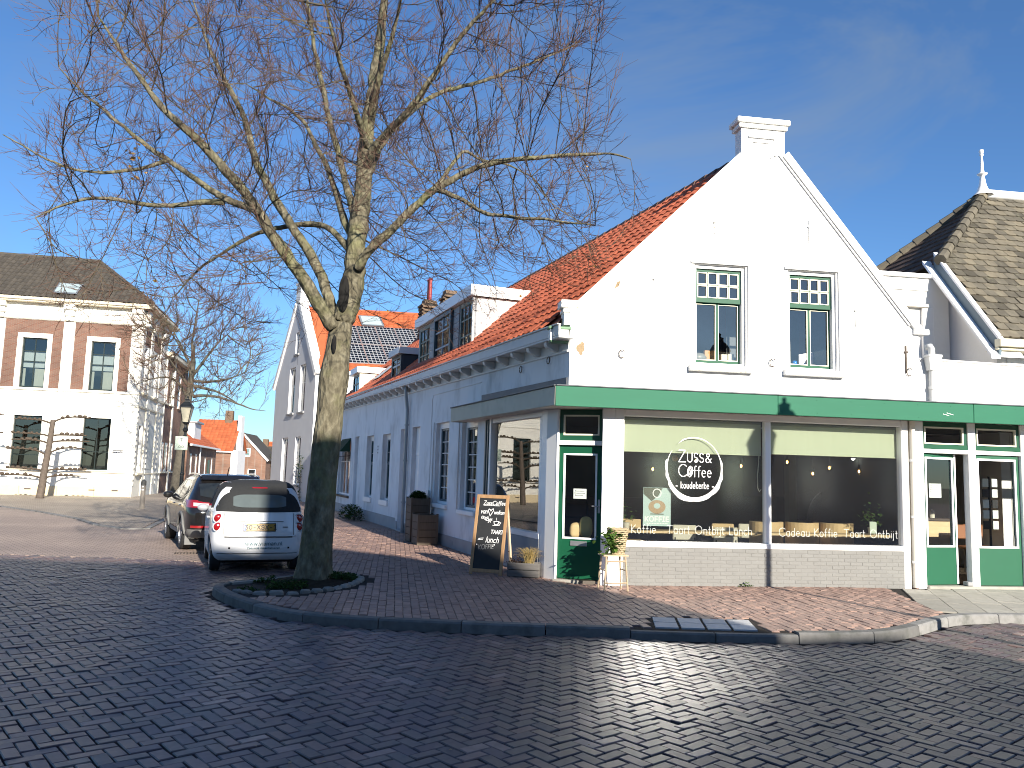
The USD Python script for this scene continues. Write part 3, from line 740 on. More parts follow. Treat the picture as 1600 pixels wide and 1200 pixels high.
uc, sc = cross(A, 0.35, S, 0.35)
plan = Polygon([tuple(x[:2]) for x in (A.P(uc, .34, 0), A.P(11.5, .34, 0), A.P(11.5, -.1, 0), A.P(1.2, -.1, 0), S.P(1.0, -.3, 0), S.P(5.2, -.1, 0), S.P(5.2, .34, 0))]).buffer(0)
canopy = put(cafe, "canopy", G().flat(plan, CAN + .02, 3.17), light_beige)
for a_, b_ in ((uc - .008, 3.618), (3.622, 7.118), (7.122, 11.5)): put(canopy, "fascia", G().bbox(A, a_, b_, .341, .372 + rng.uniform(-.002, .002), CAN - .01, 3.19, .006), green_fascia, label="green fascia board over the shop windows")
for k in range(19):
    for zz_ in (2.93, 3.14): put(canopy, "screw", G().lathe(A.P(.1 + k * .6, .373, zz_), [(.001, .002), (.007, .002), (.007, -.002)], 6, axis=A.n), green_fascia)
put(canopy, "fascia", G().bbox(S, sc - .004, 5.22, .341, .368, CAN, 3.185, .006), beige, label="weathered beige fascia board on the street side")
put(canopy, "fascia_end", G().box(S, 5.201, 5.225, -.002, .338, CAN + .002, 3.18), beige)
g = G(); g.bbox(A, uc, 11.5, -.002, .39, 3.192, 3.212, .004); g.bbox(S, sc, 5.24, -.002, .39, 3.19, 3.21, .004); put(canopy, "roof_edge", g, lead)
put(canopy, "flashing", G().poly(S, [(0.05, 3.212), (4.2, 3.212), (4.2, 3.42), (0.05, 3.38)], .001, .02), lead)
g = G(); g.quad(A.P(6.62, .374, 3.02), A.P(6.74, .374, 2.99), A.P(6.742, .374, 2.998), A.P(6.62, .374, 3.03)); g.quad(A.P(6.55, .374, 3.0), A.P(6.66, .374, 2.975), A.P(6.662, .374, 2.983), A.P(6.55, .374, 3.009))
put(canopy, "scratch", g, white_paint)

# shop front
post = lambda par, fr, u0, u1, d0, d1, z0=PZ - .02, z1=CAN + .018, m=white_paint, name="post": put(par, name, G().bbox(fr, u0, u1, d0, d1, z0, z1, .008), m)
GD = -0.085
front = put(cafe, "shop_window", G().bbox(A, 1.16, 6.03, -0.14, 0.012, 0.69, 0.775, .008).bbox(A, 1.16, 6.03, -0.14, -.0, 2.79, CAN + .015, .008), white_paint, label="long white framed shop window lettered with the cafe's name")
for a, b in ((1.00, 1.158), (6.032, 6.16), (3.585, 3.685)):
    put(front, "window_post", G().bbox(A, a, b, -.15, 0.0 if b < 3 or b > 5 else -.02, (PZ - .02) if b < 3 or b > 5 else .776, CAN + .016 if b < 3 or b > 5 else 2.788, .01), white_paint)
panes = ((1.162, 3.583), (3.687, 6.03))
for a, b in panes:
    put(front, "pane", G().quad(A.P(a, GD, .776), A.P(b, GD, .776), A.P(b, GD, 2.788), A.P(a, GD, 2.788)), shop_glass)
blind_cloth = look("pale_green_blind", (0.50, 0.55, 0.41), 0.9, 0.04, 1.5, stretch=(8, 8, 0.3))
for a, b, zb in ((1.18, 3.565, 2.235), (3.71, 6.02, 2.27)):
    bl = put(front, "roller_blind", G().box(A, a, b, GD - .062, GD - .06, zb, 2.74), blind_cloth)
    put(bl, "bottom_bar", G().bbox(A, a, b, GD - .072, GD - .052, zb - .02, zb - .001, .004), look("blind_bar", (0.55, 0.6, 0.42), 0.6, 0.03, 3))
    put(bl, "roller", G().tube([A.P(a, GD - .08, 2.755), A.P(b, GD - .08, 2.755)], .03, 10), look("blind_roller", (0.25, 0.27, 0.2), 0.6, 0.03, 3))
put(front, "blind_cord", G().tube([A.P(3.53, GD - .06, 2.23), A.P(3.50, GD - .05, 1.9), A.P(3.50, GD - .05, 1.68), A.P(3.53, GD - .05, 1.62), A.P(3.56, GD - .05, 1.66)], .006, 5), cream)
# lettering on the panes
sign_white = look("sign_white_vinyl", (0.80, 0.80, 0.78), 0.6, 0.02, 3)
sill_ink = look("pale_window_script", (0.66, 0.68, 0.62), 0.7, 0.02, 3)
decal = lambda shape, name, m=sign_white, d=GD + .004, par=front, fr=A: put(par, name, G().poly(fr, shape, d, d + .0025), m)
r_in = lambda a: 0.458
pts_o, pts_i = [], []
for a in np.linspace(-215, 128, 140):                # an uneven ring, as a cup leaves it: thin on top, thick and ragged below
    t = math.radians(a); base = 0.012 + 0.055 * max(0, math.sin(math.radians(-a * 0.9 + 5))) ** .8
    rag = (meshkit.noise([a * 0.11, 3.3, 0]) - .35) * .055 * (1 if -195 < a < 20 else .15)
    w = max(0.006, base + rag) * min(1, (128 - a) / 30 + .12) * min(1, (a + 215) / 14 + .1)
    if 60 < a < 126: w += .014 * math.exp(-((a - 112) / 9) ** 2)
    pts_i.append((0.458 * math.cos(t), 0.485 * math.sin(t))); pts_o.append(((0.458 + w) * math.cos(t), (0.485 + w) * math.sin(t)))
ring = affinity.translate(Polygon(pts_o + pts_i[::-1]).buffer(0), 2.375, 1.985)
decal(ring, "cup_ring_logo")
zz, _ = strokes("Z", 0.19, .015); uss, lu = strokes("USS", 0.148, .014, .14); amp, _ = strokes("&", 0.148, .014)
line1 = unary_union([zz, affinity.translate(uss, .16, 0), affinity.translate(amp, .16 + lu + .03, 0)])
fitw = lambda g, w: affinity.scale(g, w / (g.bounds[2] - g.bounds[0]), 1.0, origin=(0, 0))
decal(centred(fitw(line1, .57), 2.385, 2.075), "logo_lettering")
cc, _ = strokes("C", .197, .015); ff, _ = strokes("ffee", .175, .014, .12)
bean = affinity.scale(Point(0, 0).buffer(.5), .115, .19); cut = LineString([(-.012, -.10), (.012, -.05), (-.012, .0), (.014, .05), (.0, .10)]).buffer(.009)
bean = affinity.rotate(bean.difference(cut), -12)
line2 = unary_union([cc, affinity.translate(bean, .235, .085), affinity.translate(ff, .305, 0)])
decal(centred(fitw(line2, .57), 2.385, 1.835), "logo_lettering")
l3, _ = strokes("- koudekerke -", .104, .012, .13); decal(centred(fitw(l3, .66), 2.385, 1.645), "logo_lettering")
for k, (word, x) in enumerate((("Koffie", 1.31), ("Taart", 1.92), ("Ontbijt", 2.39), ("Lunch", 2.97))):
    s, L = strokes(word, .135, .0062, .12); decal(affinity.translate(s, x, .905), "sill_lettering", m=sill_ink)
for word, x in (("Cadeau", 3.84), ("Koffie", 4.46), ("Taart", 5.0), ("Ontbijt", 5.47)):
    s, L = strokes(word, .135, .0062, .12); decal(affinity.translate(s, x, .900), "sill_lettering", m=sill_ink)
# grey brick plinth: bricks one by one
grey_brick = look("painted_grey_brick", (0.215, 0.212, 0.20), 0.8, 0.05, 6, 0.003, 45, 0.3, tint=[(0, (0.96, 0.96, 0.96)), (1, (1.03, 1.03, 1.03))], dirt=((0.22, 0.20, 0.17), 0.6, 0.8, 0.4), dscale=2)
plinth = put(cafe, "plinth", G().box(A, 1.159, 6.031, -.2, -.0045, -.02, .688), grey_brick)
for r in range(10):
    z0 = PZ - .012 + r * .0605; x = 1.162 - (.108 if r % 2 else 0)
    while x < 6.03:
        a, b = max(x, 1.162), min(x + .208, 6.03)
        if b - a > .03:
            o = nrg.normal(0, .0012)
            put(plinth, "brick", G().bbox(A, a, b, -.013, .0 + o, z0, min(z0 + .0545, .687), .004, rng.random()), grey_brick)
        x += .2165
# corner door across the cut-off corner
DR = Fr((0.80, 13.40), -18.3)
put(cafe, "post", G().flat(Polygon([tuple(q[:2]) for q in (S.P(.82, 0, 0), S.P(1.03, 0, 0), S.P(1.0, -.22, 0), DR.P(-.02, -.10, 0), DR.P(-.02, .02, 0))]), PZ - .02, CAN + .016), white_paint)
put(cafe, "post", G().flat(Polygon([tuple(q[:2]) for q in (DR.P(.79, .0, 0), A.P(.80, -.002, 0), A.P(.998, -.002, 0), A.P(.998, -.25, 0), DR.P(.80, -.12, 0))]), PZ - .02, CAN + .016), white_paint)
frame = G().bbox(DR, -.02, .02, -.1, .03, PZ, CAN + .015, .006).bbox(DR, .75, .79, -.1, .03, PZ, CAN + .015, .006).bbox(DR, .021, .749, -.1, .04, 2.30, 2.375, .006)
put(cafe, "door_frame", frame, white_paint)
top = put(cafe, "transom_window", G().poly(DR, rect(.022, .748, 2.376, CAN + .01), -.08, -.02, [rect(.09, .69, 2.47, 2.80)]), dark_green)
put(top, "glazing_bars", G().poly(DR, rect(.085, .695, 2.465, 2.805), -.045, -.012, [rect(.11, .67, 2.49, 2.78)]), cream)
put(top, "pane", G().quad(DR.P(.09, -.04, 2.47), DR.P(.69, -.04, 2.47), DR.P(.69, -.04, 2.80), DR.P(.09, -.04, 2.80)), glass)
door = put(cafe, "door", G().poly(DR, rect(.024, .746, PZ + .03, 2.296), -.07, -.02, [rect(.125, .645, .79, 2.14)]), green_paint, label="green corner door with one tall pane")
put(door, "glazing_bars", G().poly(DR, rect(.10, .67, .765, 2.165), -.035, -.006, [rect(.13, .64, .795, 2.135)]), white_paint)
put(door, "pane", G().quad(DR.P(.125, -.03, .79), DR.P(.645, -.03, .79), DR.P(.645, -.03, 2.14), DR.P(.125, -.03, 2.14)), glass)
put(door, "letter_slot", G().bbox(DR, .24, .52, -.019, .0, .655, .735, .005), look("brushed_steel", (0.45, 0.45, 0.44), 0.4, 0.1, 8, metal=0.8))
g = G(); g.bbox(DR, .69, .725, -.019, -.008, 1.20, 1.42, .003); g.tube([DR.P(.707, -.01, 1.31), DR.P(.707, .03, 1.31), DR.P(.60, .035, 1.31)], .011, 6); put(door, "handle", g, look("brushed_steel", (0.45,) * 3))
put(door, "weather_bar", G().bbox(DR, .03, .74, -.02, .015, PZ + .035, PZ + .085, .01), green_paint)
put(cafe, "door_step", G().flat(Polygon([tuple(q[:2]) for q in (DR.P(-.02, -.12, 0), DR.P(.8, -.12, 0), DR.P(.8, .10, 0), DR.P(-.02, .10, 0))]), 0, PZ + .025), pale_slab)
paper = look("white_paper", (0.74, 0.76, 0.72), 0.8, 0.03, 4)
ink = look("grey_print", (0.12, 0.13, 0.13), 0.8)
nt = put(door, "paper_notice", G().box(DR, .27, .49, -.042, -.040, 1.42, 1.585), paper)
g = G()
for i, (a, b) in enumerate(((.30, .46), (.29, .47), (.30, .45))): g.poly(DR, [(a + .012 * k, 1.545 - .035 * i + dz) for k, dz in ((0, 0), (1, 0), (1, .012), (0, .012))], -.0399, -.0390); [g.poly(DR, rect(a + .02 * q, a + .02 * q + .014, 1.54 - .035 * i, 1.55 - .035 * i), -.0399, -.0390) for q in range(int((b - a) / .02))]
put(door, "notice_print", g, ink)
# street wall: shop window, tall windows, doors, up to the downpipe and a little beyond
SPLIT = 11.6
holes = dict(big=(1.03, 3.95, .70, 2.88), w1=(4.42, 5.52, .98, 2.93), w2=(6.50, 7.60, 1.03, 2.99), d2=(9.15, 9.95, PZ, 2.99), d1=(10.72, 11.30, PZ, 2.99))
put(cafe, "street_wall", G().poly(S, [(1.03, -.02), (SPLIT, -.02), (SPLIT, 4.18), (.02, 4.0), (.02, 2.96), (1.03, 2.96)], -.25, 0, [rect(a, b, max(c, 0.0), d) for a, b, c, d in list(holes.values())[1:]] + [rect(1.032, 3.95, .70, 2.88)]), plaster_old)
put(cafe, "street_plinth", G().poly(S, unary_union([Polygon(rect(a, b, -.02, .34)) for a, b in ((3.95, 9.14), (9.96, 10.71), (11.31, SPLIT))]), .001, .018), plinth_grey)
put(cafe, "street_plinth", G().box(S, 1.04, 3.949, -.02, .018, -.02, .698), plinth_grey)
sw = put(cafe, "shop_window", G().bbox(S, 1.032, 3.55, -.12, .02, .70, .80, .008).bbox(S, 1.032, 3.55, -.12, .0, 2.80, 2.89, .008).bbox(S, 3.552, 3.66, -.12, .02, .70, 2.89, .01).bbox(S, 1.032, 1.13, -.12, .0, .801, 2.799, .008), white_paint, label="large street side shop window reflecting the mansion")
put(sw, "window_post", G().bbox(S, 3.662, 3.948, -.12, -.03, .70, 2.879, .01).bbox(S, 3.70, 3.76, -.029, .03, .70, 2.879, .008).bbox(S, 3.86, 3.93, -.029, .02, .70, 2.879, .008), blue_grey_paint)
put(sw, "pane", G().quad(S.P(1.131, -.06, .80), S.P(3.55, -.06, .80), S.P(3.55, -.06, 2.80), S.P(1.131, -.06, 2.80)), glass_look("bright_reflecting_glass", 0.16))
for k in ("w1", "w2"):
    a, b, c, d = holes[k]
    put(cafe, "window_casing", G().poly(S, rect(a + .002, b - .002, c + .002, d - .002), -.2, -.10, [rect(a + .10, b - .10, c + .06, d - .14)]), white_paint)
    window(cafe, S, a + .101, b - .101, c + .061, d - .141, -.15, zs=list(np.linspace(c + .11, d - .19, 7)[1:-1]), us=list(np.linspace(a + .15, b - .15, 4)[1:-1]), fw=.05, bw=.022, mf=blue_grey_paint, mb=grey_white, label="tall window of eighteen small panes")
    put(cafe, "window_sill", G().bbox(S, a - .05, b + .05, -.09, .06, c - .10, c - .002, .01), white_paint)
    put(cafe, "shutter_rail", G().tube([S.P(b + .10, .03, c - .05), S.P(b + .10, .03, d + .02)], .018, 6), grey_white)
    put(cafe, "room_wall", G().box(S, a - .3, b + .3, -1.9, -1.88, c - .4, d + .2), room_dark)


def tall_door(par, a, b, z0, z1, label):
    put(par, "door_casing", G().poly(S, rect(a + .002, b - .002, z0 - .05, z1 - .002), -.24, -.12, [rect(a + .09, b - .06, z0 - .06, z1 - .10)]), white_paint)
    dd = put(par, "door", G().bbox(S, a + .091, b - .061, -.21, -.17, z0 + .03, 2.22, .006), near_black_green, label=label)
    put(dd, "panel", G().bbox(S, a + .18, b - .14, -.169, -.155, .35, 1.0, .01), near_black_green); put(dd, "panel", G().bbox(S, a + .18, b - .14, -.169, -.155, 1.15, 2.05, .01), near_black_green)
    put(dd, "handle", G().tube([S.P(a + .15, -.168, 1.1), S.P(a + .15, -.11, 1.1)], .022, 8), look("brushed_steel", (0.45,) * 3))
    put(par, "transom_bar", G().bbox(S, a + .091, b - .061, -.23, -.10, 2.225, 2.31, .006), white_paint)
    window(par, S, a + .091, b - .061, 2.315, z1 - .101, -.19, us=[(a + b) / 2], fw=.045, mf=blue_grey_paint, mb=grey_white, label="transom light over a street door")
    put(par, "room_wall", G().box(S, a - .2, b + .2, -1.9, -1.88, 0, z1), room_dark)
    put(par, "door_step", G().bbox(S, a + .01, b - .01, -.24, .04, 0, z0 + .04, .01), plinth_grey)


tall_door(cafe, *holes["d2"], "dark street door beside the downpipe"); tall_door(cafe, *holes["d1"], "dark street door beyond the downpipe")
# gutter, brackets, mouldings
put(cafe, "gutter", G().bbox(SU, -.18, SPLIT, .0, .28, 3.985, 4.02, .006).bbox(SU, -.18, SPLIT, .25, .285, 4.021, 4.19, .006).bbox(SU, -.18, SPLIT, .24, .31, 4.191, 4.215, .006), grey_white)
put(cafe, "frieze_moulding", G().bbox(SU, .02, SPLIT, .001, .035, 3.79, 3.83, .008).box(SU, .02, SPLIT, .001, .012, 3.831, 3.984), grey_white)


def bracket(par, s):
    prof = [(0.013, 3.982), (.245, 3.982), (.245, 3.955)] + [(0.15 + .095 * math.cos(t), 3.955 - .075 * math.sin(t)) for t in np.linspace(0.2, 1.5, 5)] + [(.10, 3.845), (.013, 3.84)]
    pg = Polygon(prof); m = trimesh.creation.extrude_polygon(pg, .11, engine="earcut"); q = np.asarray(m.vertices)
    put(par, "bracket", G().add(SU.M(np.stack([s + q[:, 2], q[:, 0], q[:, 1]], 1)), m.faces), grey_white)


for k in range(15): bracket(cafe, .38 + k * .77)
pipe = G(); pipe.tube([SU.P(10.35, .14, 3.98), SU.P(10.35, .14, 3.80), S.P(10.35, .09, 3.62), S.P(10.35, .075, 3.5), S.P(10.35, .075, .02)], .048, 10)
pp = put(cafe, "downpipe", pipe, zinc, True, label="grey downpipe between two street doors")
for z in (.9, 2.05, 3.05): put(pp, "pipe_clip", G().lathe(S.P(10.35, .075, z), [(.05, 0), (.06, 0), (.06, .05), (.05, .05)], 12), zinc)
for s, z in ((2.0, 3.72), (.75, 3.74)): put(cafe, "wall_hook", G().tube([S.P(s + .06 * math.cos(a), .04, z + .06 * math.sin(a)) for a in np.linspace(0, 6.2, 14)], .009, 5), iron)
put(cafe, "cable", G().tube([S.P(4.25, .012, 3.70), S.P(7.9, .012, 3.72), S.P(8.02, .012, 3.60), S.P(8.0, .012, 2.4), S.P(8.03, .012, 1.3)], .007, 5), grey_white)
put(cafe, "junction_box", G().bbox(S, 7.93, 8.11, .001, .06, 1.12, 1.32, .008), grey_white)
for k in range(2): put(cafe, "air_vent", G().bbox(S, 5.85 + k * 2.4, 6.05 + k * 2.4, .019, .026, .16, .25, .003), plinth_grey)
# roof
PEAVE, ZE, RISE = -0.26, 4.20, 3.33
PRIDGE = 3.24
def roof_pt(s, b, c=0.0, peave=PEAVE, ze=ZE, zs=0.010):
    """b: 0 at the eave, 1 at the ridge; c: off the slope."""
    run, rise = PRIDGE - peave, 7.53 - ze; L = math.hypot(run, rise)
    p = peave + b * run - c * rise / L; z = ze + b * rise + c * run / L
    return S.P(s, -p, z + zs * s * (1 - b))
SLEN = math.hypot(PRIDGE - PEAVE, RISE)
gable_s = lambda b: -0.2375 * (PEAVE + b * (PRIDGE - PEAVE)) + .24
def pan_tiles(parent, s0, s1, skip, tw=.235, th=.30, first=None, near=EYE):
    V, Tn, n = [], [], int(round(SLEN / th)); ks = np.linspace(0, 1, 6); prof = np.array([.010, .030, .040, .030, .004, -.004])
    m = int((s1 - s0) / tw)
    for j in range(n):
        for i in range(-5, m):
            s = s0 + i * tw; b0, b1 = j / n, (j + 1.10) / n
            if s < gable_s((b0 + b1) / 2) + .02 and first is None: continue
            if first is not None and i < 0: continue
            if skip(s + tw / 2, b0) or b1 > 1.03: continue
            lift = rng.gauss(0, .0025); row = []
            for bb, c in ((b0, -.012), (b0, .030), (b1, .002)):
                row += [roof_pt(s + tw * k * .99, bb, q + c + lift) for k, q in zip(ks, prof)]
            V.append(row); Tn.append(rng.random())
    F = []
    for r in (0, 1):
        for k in range(5):
            a = r * 6 + k; F += [(a, a + 1, a + 7), (a, a + 7, a + 6)]
    lay3(parent, np.array(V), np.array(F), np.array(Tn), near)
def lay3(parent, v, f, t, near, name="roof_tile", rest="roof_tiling", mat=None):
    order = np.argsort(np.linalg.norm(v.mean(1) - near, axis=1))
    for k in order[:300]: put(parent, name, G().add(v[k], f, t[k]), mat or terracotta)
    k = order[300:]
    if len(k):
        g = G(); nv = v.shape[1]; g.v, g.f, g.t = [v[k].reshape(-1, 3)], [(f[None] + np.arange(len(k))[:, None, None] * nv).reshape(-1, 3)], [np.repeat(t[k], nv)]
        put(parent, rest, g, mat or terracotta, kind="stuff")
def roof_base(par, s0, s1, gab):
    g = G(); a0, a1 = (gable_s(0) - .1, gable_s(1) - .1) if gab else (s0, s0)
    g.add([roof_pt(a0, 0, -.02), roof_pt(s1, 0, -.02), roof_pt(s1, 1, -.02), roof_pt(a1, 1, -.02)], [(0, 1, 2), (0, 2, 3)])
    pr = lambda s, f: S.P(s, -(PRIDGE + f * 2.70), 7.52 - f * 3.10)
    g.add([roof_pt(a1, 1, -.02), roof_pt(s1, 1, -.02), pr(s1, 1), pr(a1 - .76 if gab else s0, 1)], [(0, 1, 2), (0, 2, 3)])
    return put(par, "roof", g, look("roof_underlay", (0.20, 0.07, 0.04), 0.9, 0.2, 4))
rf = roof_base(cafe, 0, SPLIT, True)
in_dormer1 = lambda s, b: 6.0 < s < 11.05 and .14 < b < .56
pan_tiles(rf, .0, SPLIT, in_dormer1)
def ridge_tiles(par, s0, s1):
    s = s0
    while s < s1:
        g = G(); g.tube([roof_pt(s, 1, -.05) + [0, 0, .02], roof_pt(s + .36, 1, -.05) + [0, 0, .012]], [.12, .105], 8, rng.random()); put(par, "ridge_tile", g, look("dark_ridge_tile", (0.10, 0.05, 0.035), 0.7, 0.2, 4, tint=GREY)); s += .34
ridge_tiles(rf, gable_s(1), SPLIT)
# back and right hand walls, so that no light falls in
g = G(); g.box(A, 6.20, 6.39, -9.5, -.26, 0, 4.6); g.poly(S, [(SPLIT - .2, 0), (SPLIT, 0), (SPLIT, 4.2), (SPLIT - .2, 4.2)], -6.4, -.26)
put(cafe, "inner_wall", g, room_dark)
put(cafe, "upper_floor", G().flat(Polygon([tuple(q[:2]) for q in (A.P(.4, -.26, 0), A.P(6.2, -.26, 0), A.P(6.2, -9, 0), S.P(SPLIT, -6.3, 0), S.P(SPLIT, -.26, 0))]), 3.0, 3.18), room_dark)


# dormers
def dormer(par, s0, s1, z0, z1, top, pf, cheek, fascia_m, wins, label, boards=None, over=.10):
    f = -pf
    zc = lambda p: ZE + (p - PEAVE) / (PRIDGE - PEAVE) * RISE
    pb = PEAVE + (z1 - ZE) / RISE * (PRIDGE - PEAVE) + .1
    pt = PEAVE + (top - ZE) / RISE * (PRIDGE - PEAVE) + .05
    dm = put(par, "dormer", G().poly(S, rect(s0, s1, z0 - .12, z1), f - .06, f, [rect(*w[:4]) for w in wins]), boards or cheek, label=label)
    for s in (s0, s1):
        m = trimesh.creation.extrude_polygon(Polygon([(pf + .061, z0 - .25), (pf + .061, z1), (pb, z1)]), .05, engine="earcut"); q = np.asarray(m.vertices)
        put(dm, "cheek", G().add(S.M(np.stack([q[:, 2] + s - (.0 if s == s0 else .05), -q[:, 0], q[:, 1]], 1)), m.faces), cheek)
    put(dm, "flat_roof", G().box(S, s0 - over + .02, s1 + over - .02, f + over, -pt, top - .04, top - .001), lead)
    g = G(); g.bbox(S, s0 - over, s1 + over, f + over + .001, f + over + .03, z1 + .001, top + .01, .006)
    for s in (s0 - over, s1 + over - .03): g.add(S.M([(s, f + over, z1 + .002), (s + .03, f + over, z1 + .002), (s + .03, -pb, z1 + .002), (s, -pb, z1 + .002), (s, f + over, top + .008), (s + .03, f + over, top + .008), (s + .03, -pt, top + .008), (s, -pt, top + .008)]), BOXF)
    put(dm, "fascia", g, fascia_m)
    put(dm, "soffit", G().box(S, s0 - over + .03, s1 + over - .03, f + .001, f + over, z1 + .003, z1 + .02), fascia_m)
    return dm


grey_board = look("grey_weatherboard", (0.26, 0.27, 0.28), 0.6, 0.06, 3)
wb = [(6.10, 7.05, 4.68, 5.88), (7.58, 9.12, 4.60, 5.92), (9.78, 10.90, 4.68, 5.88)]
d1 = dormer(cafe, 6.0, 11.0, 4.50, 5.94, 6.20, .35, plaster, white_paint, wb, "long dormer with boarded front and three windows", grey_board)
for k in range(7):
    for a, b in ((7.09, 7.55), (9.16, 9.75)):
        put(d1, "board", G().bbox(S, a, b, -.349, -.325, 4.52 + k * .2, 4.715 + k * .2, .006), grey_board)
sage = look("sage_frame_paint", (0.16, 0.20, 0.17), 0.5, 0.06, 4)
for k, (a, b, c, d) in enumerate(wb):
    if k == 1:
        window(cafe, S, a, b, c, d, -.30, zs=[c + (d - c) * i / 3 for i in (1, 2)], us=[(a + b) / 2], fw=.10, bw=.045, mf=blue_grey_paint, mb=look("light_blue_grey_paint", (0.30, 0.36, 0.40), 0.5), dep=.10, label="middle dormer window in a dark frame, standing proud")
    else:
        window(cafe, S, a, b, c, d, -.375, zs=[c + (d - c) * i / 3 for i in (1, 2)], us=[a + (b - a) * i / 3 for i in (1, 2)], fw=.06, bw=.035, mf=sage, mb=sage, label="dormer window of nine panes")
put(d1, "room_wall", G().box(S, 6.1, 10.9, -1.3, -1.28, 4.5, 5.9), room_dark)
put(d1, "downpipe", G().tube([S.P(5.97, -.32, 5.9), S.P(5.97, -.32, 4.62)], .03, 8), grey_white)
put(d1, "lead_apron", G().add([S.P(5.9, -.20, 4.30 + .06), S.P(11.1, -.20, 4.35 + .06), S.P(11.1, -.36, 4.52), S.P(5.9, -.36, 4.52)], [(0, 1, 2), (0, 2, 3)]), zinc)

# ------------------------------------------------------------------ the row house behind
row = thing("row_house", "low white row house with red roof, two small dormers and a brick chimney", "house", S.P(16, 0, 0))
END = 22.6
rh = dict(w3=(12.60, 13.70, .87, 2.92), w4=(15.10, 16.25, .87, 2.95), d3=(17.65, 18.45, .14, 3.0), w5=(19.25, 21.95, .77, 2.86))
put(row, "street_wall", G().poly(S, [(SPLIT + .003, -.02), (END, -.02), (END, 4.4), (SPLIT + .003, 4.2)], -.25, 0, [rect(*x) for x in rh.values()]), plaster_old)
put(row, "street_plinth", G().poly(S, unary_union([Polygon(rect(a, b, -.02, .42)) for a, b in ((SPLIT, 17.64), (18.46, END))]), .001, .018), plinth_grey)
for k in ("w3", "w4"):
    a, b, c, d = rh[k]
    put(row, "window_casing", G().poly(S, rect(a + .002, b - .002, c + .002, d - .002), -.24, -.14, [rect(a + .06, b - .06, c + .04, d - .16)]), white_paint)
    up = window(row, S, a + .061, b - .061, 2.02, d - .161, -.19, zs=[2.36], us=[(a + b) / 2], fw=.045, mf=blue_grey_paint, mb=grey_white, label="upper sash of four panes")
    window(row, S, a + .061, b - .061, c + .041, 2.018, -.20, us=[(a + b) / 2], fw=.05, mf=blue_grey_paint, mb=grey_white, label="lower sash of two tall panes")
    put(row, "window_sill", G().bbox(S, a - .03, b + .03, -.13, .05, c - .16, c - .002, .01), white_paint)
    put(row, "curtain", G().box(S, a + .1, b - .1, -.31, -.30, c + .05, 2.0), curtain)
tall_door(row, *rh["d3"], "dark street door between two windows of the row house")
a, b, c, d = rh["w5"]
window(row, S, a + .01, a + 1.33, c + .01, d - .01, -.12, zs=[2.1], us=[a + .67], fw=.06, mf=white_paint, mb=white_paint, label="double window, near half"); window(row, S, a + 1.36, b - .01, c + .01, d - .01, -.12, zs=[2.1], us=[a + 2.03], fw=.06, mf=white_paint, mb=white_paint, label="double window, far half")
put(row, "window_sill", G().bbox(S, a - .04, b + .04, -.10, .07, c - .08, c - .002, .01), old_brick)
put(row, "room_wall", G().box(S, SPLIT + .2, END - .2, -1.9, -1.88, .0, 3.2), room_dark)
put(row, "gutter", G().bbox(SU, SPLIT + .003, END, .0, .28, 3.985, 4.02, .006).bbox(SU, SPLIT + .003, END, .25, .285, 4.021, 4.19, .006).bbox(SU, SPLIT + .003, END, .24, .31, 4.191, 4.215, .006), grey_white)
put(row, "frieze_moulding", G().bbox(SU, SPLIT + .003, END, .001, .035, 3.79, 3.83, .008), grey_white)
for k in range(15, 29): bracket(row, .38 + k * .77)
for k in range(3): put(row, "air_vent", G().box(S, 14.3, 14.42, .001, .012, 2.33 + k * .10, 2.38 + k * .10), plinth_grey)
rf2 = roof_base(row, SPLIT + .003, END, False)
ind = lambda s, b: (12.55 < s < 14.0 and .12 < b < .42) or (19.35 < s < 20.85 and .12 < b < .45)
pan_tiles(rf2, SPLIT + .01, END, ind, first=True)
ridge_tiles(rf2, SPLIT, END)
dark_cheek = look("dark_blue_dormer_paint", (0.022, 0.032, 0.040), 0.5, 0.1, 4)
d2 = dormer(row, 12.62, 13.92, 4.48, 5.42, 5.62, .22, dark_cheek, grey_white, [(12.70, 13.84, 4.50, 5.36)], "small dark dormer with a pale flat roof edge", over=.07)
window(row, S, 12.70, 13.84, 4.50, 5.36, -.25, zs=[5.10], us=[13.27], fw=.06, mf=near_black_green, mb=grey_white, bw=.05, label="window of the dark dormer"); put(row, "curtain", G().box(S, 13.3, 13.7, -.36, -.35, 4.55, 5.05), curtain)
d3 = dormer(row, 19.42, 20.78, 4.50, 5.55, 5.78, .22, look("cream_dormer_paint", (0.62, 0.58, 0.46), 0.6, 0.05, 3), white_paint, [(19.50, 20.70, 4.56, 5.50)], "small cream dormer with a white flat roof edge", over=.09)
window(row, S, 19.50, 20.70, 4.56, 5.50, -.25, zs=[5.15], us=[20.1], fw=.07, mf=near_black_green, mb=sage, bw=.05, label="window of the cream dormer")
put(row, "skylight", G().add([roof_pt(16.9, .22, .09), roof_pt(18.2, .22, .09), roof_pt(18.2, .40, .09), roof_pt(16.9, .40, .09)], [(0, 1, 2), (0, 2, 3)]), grey_white)


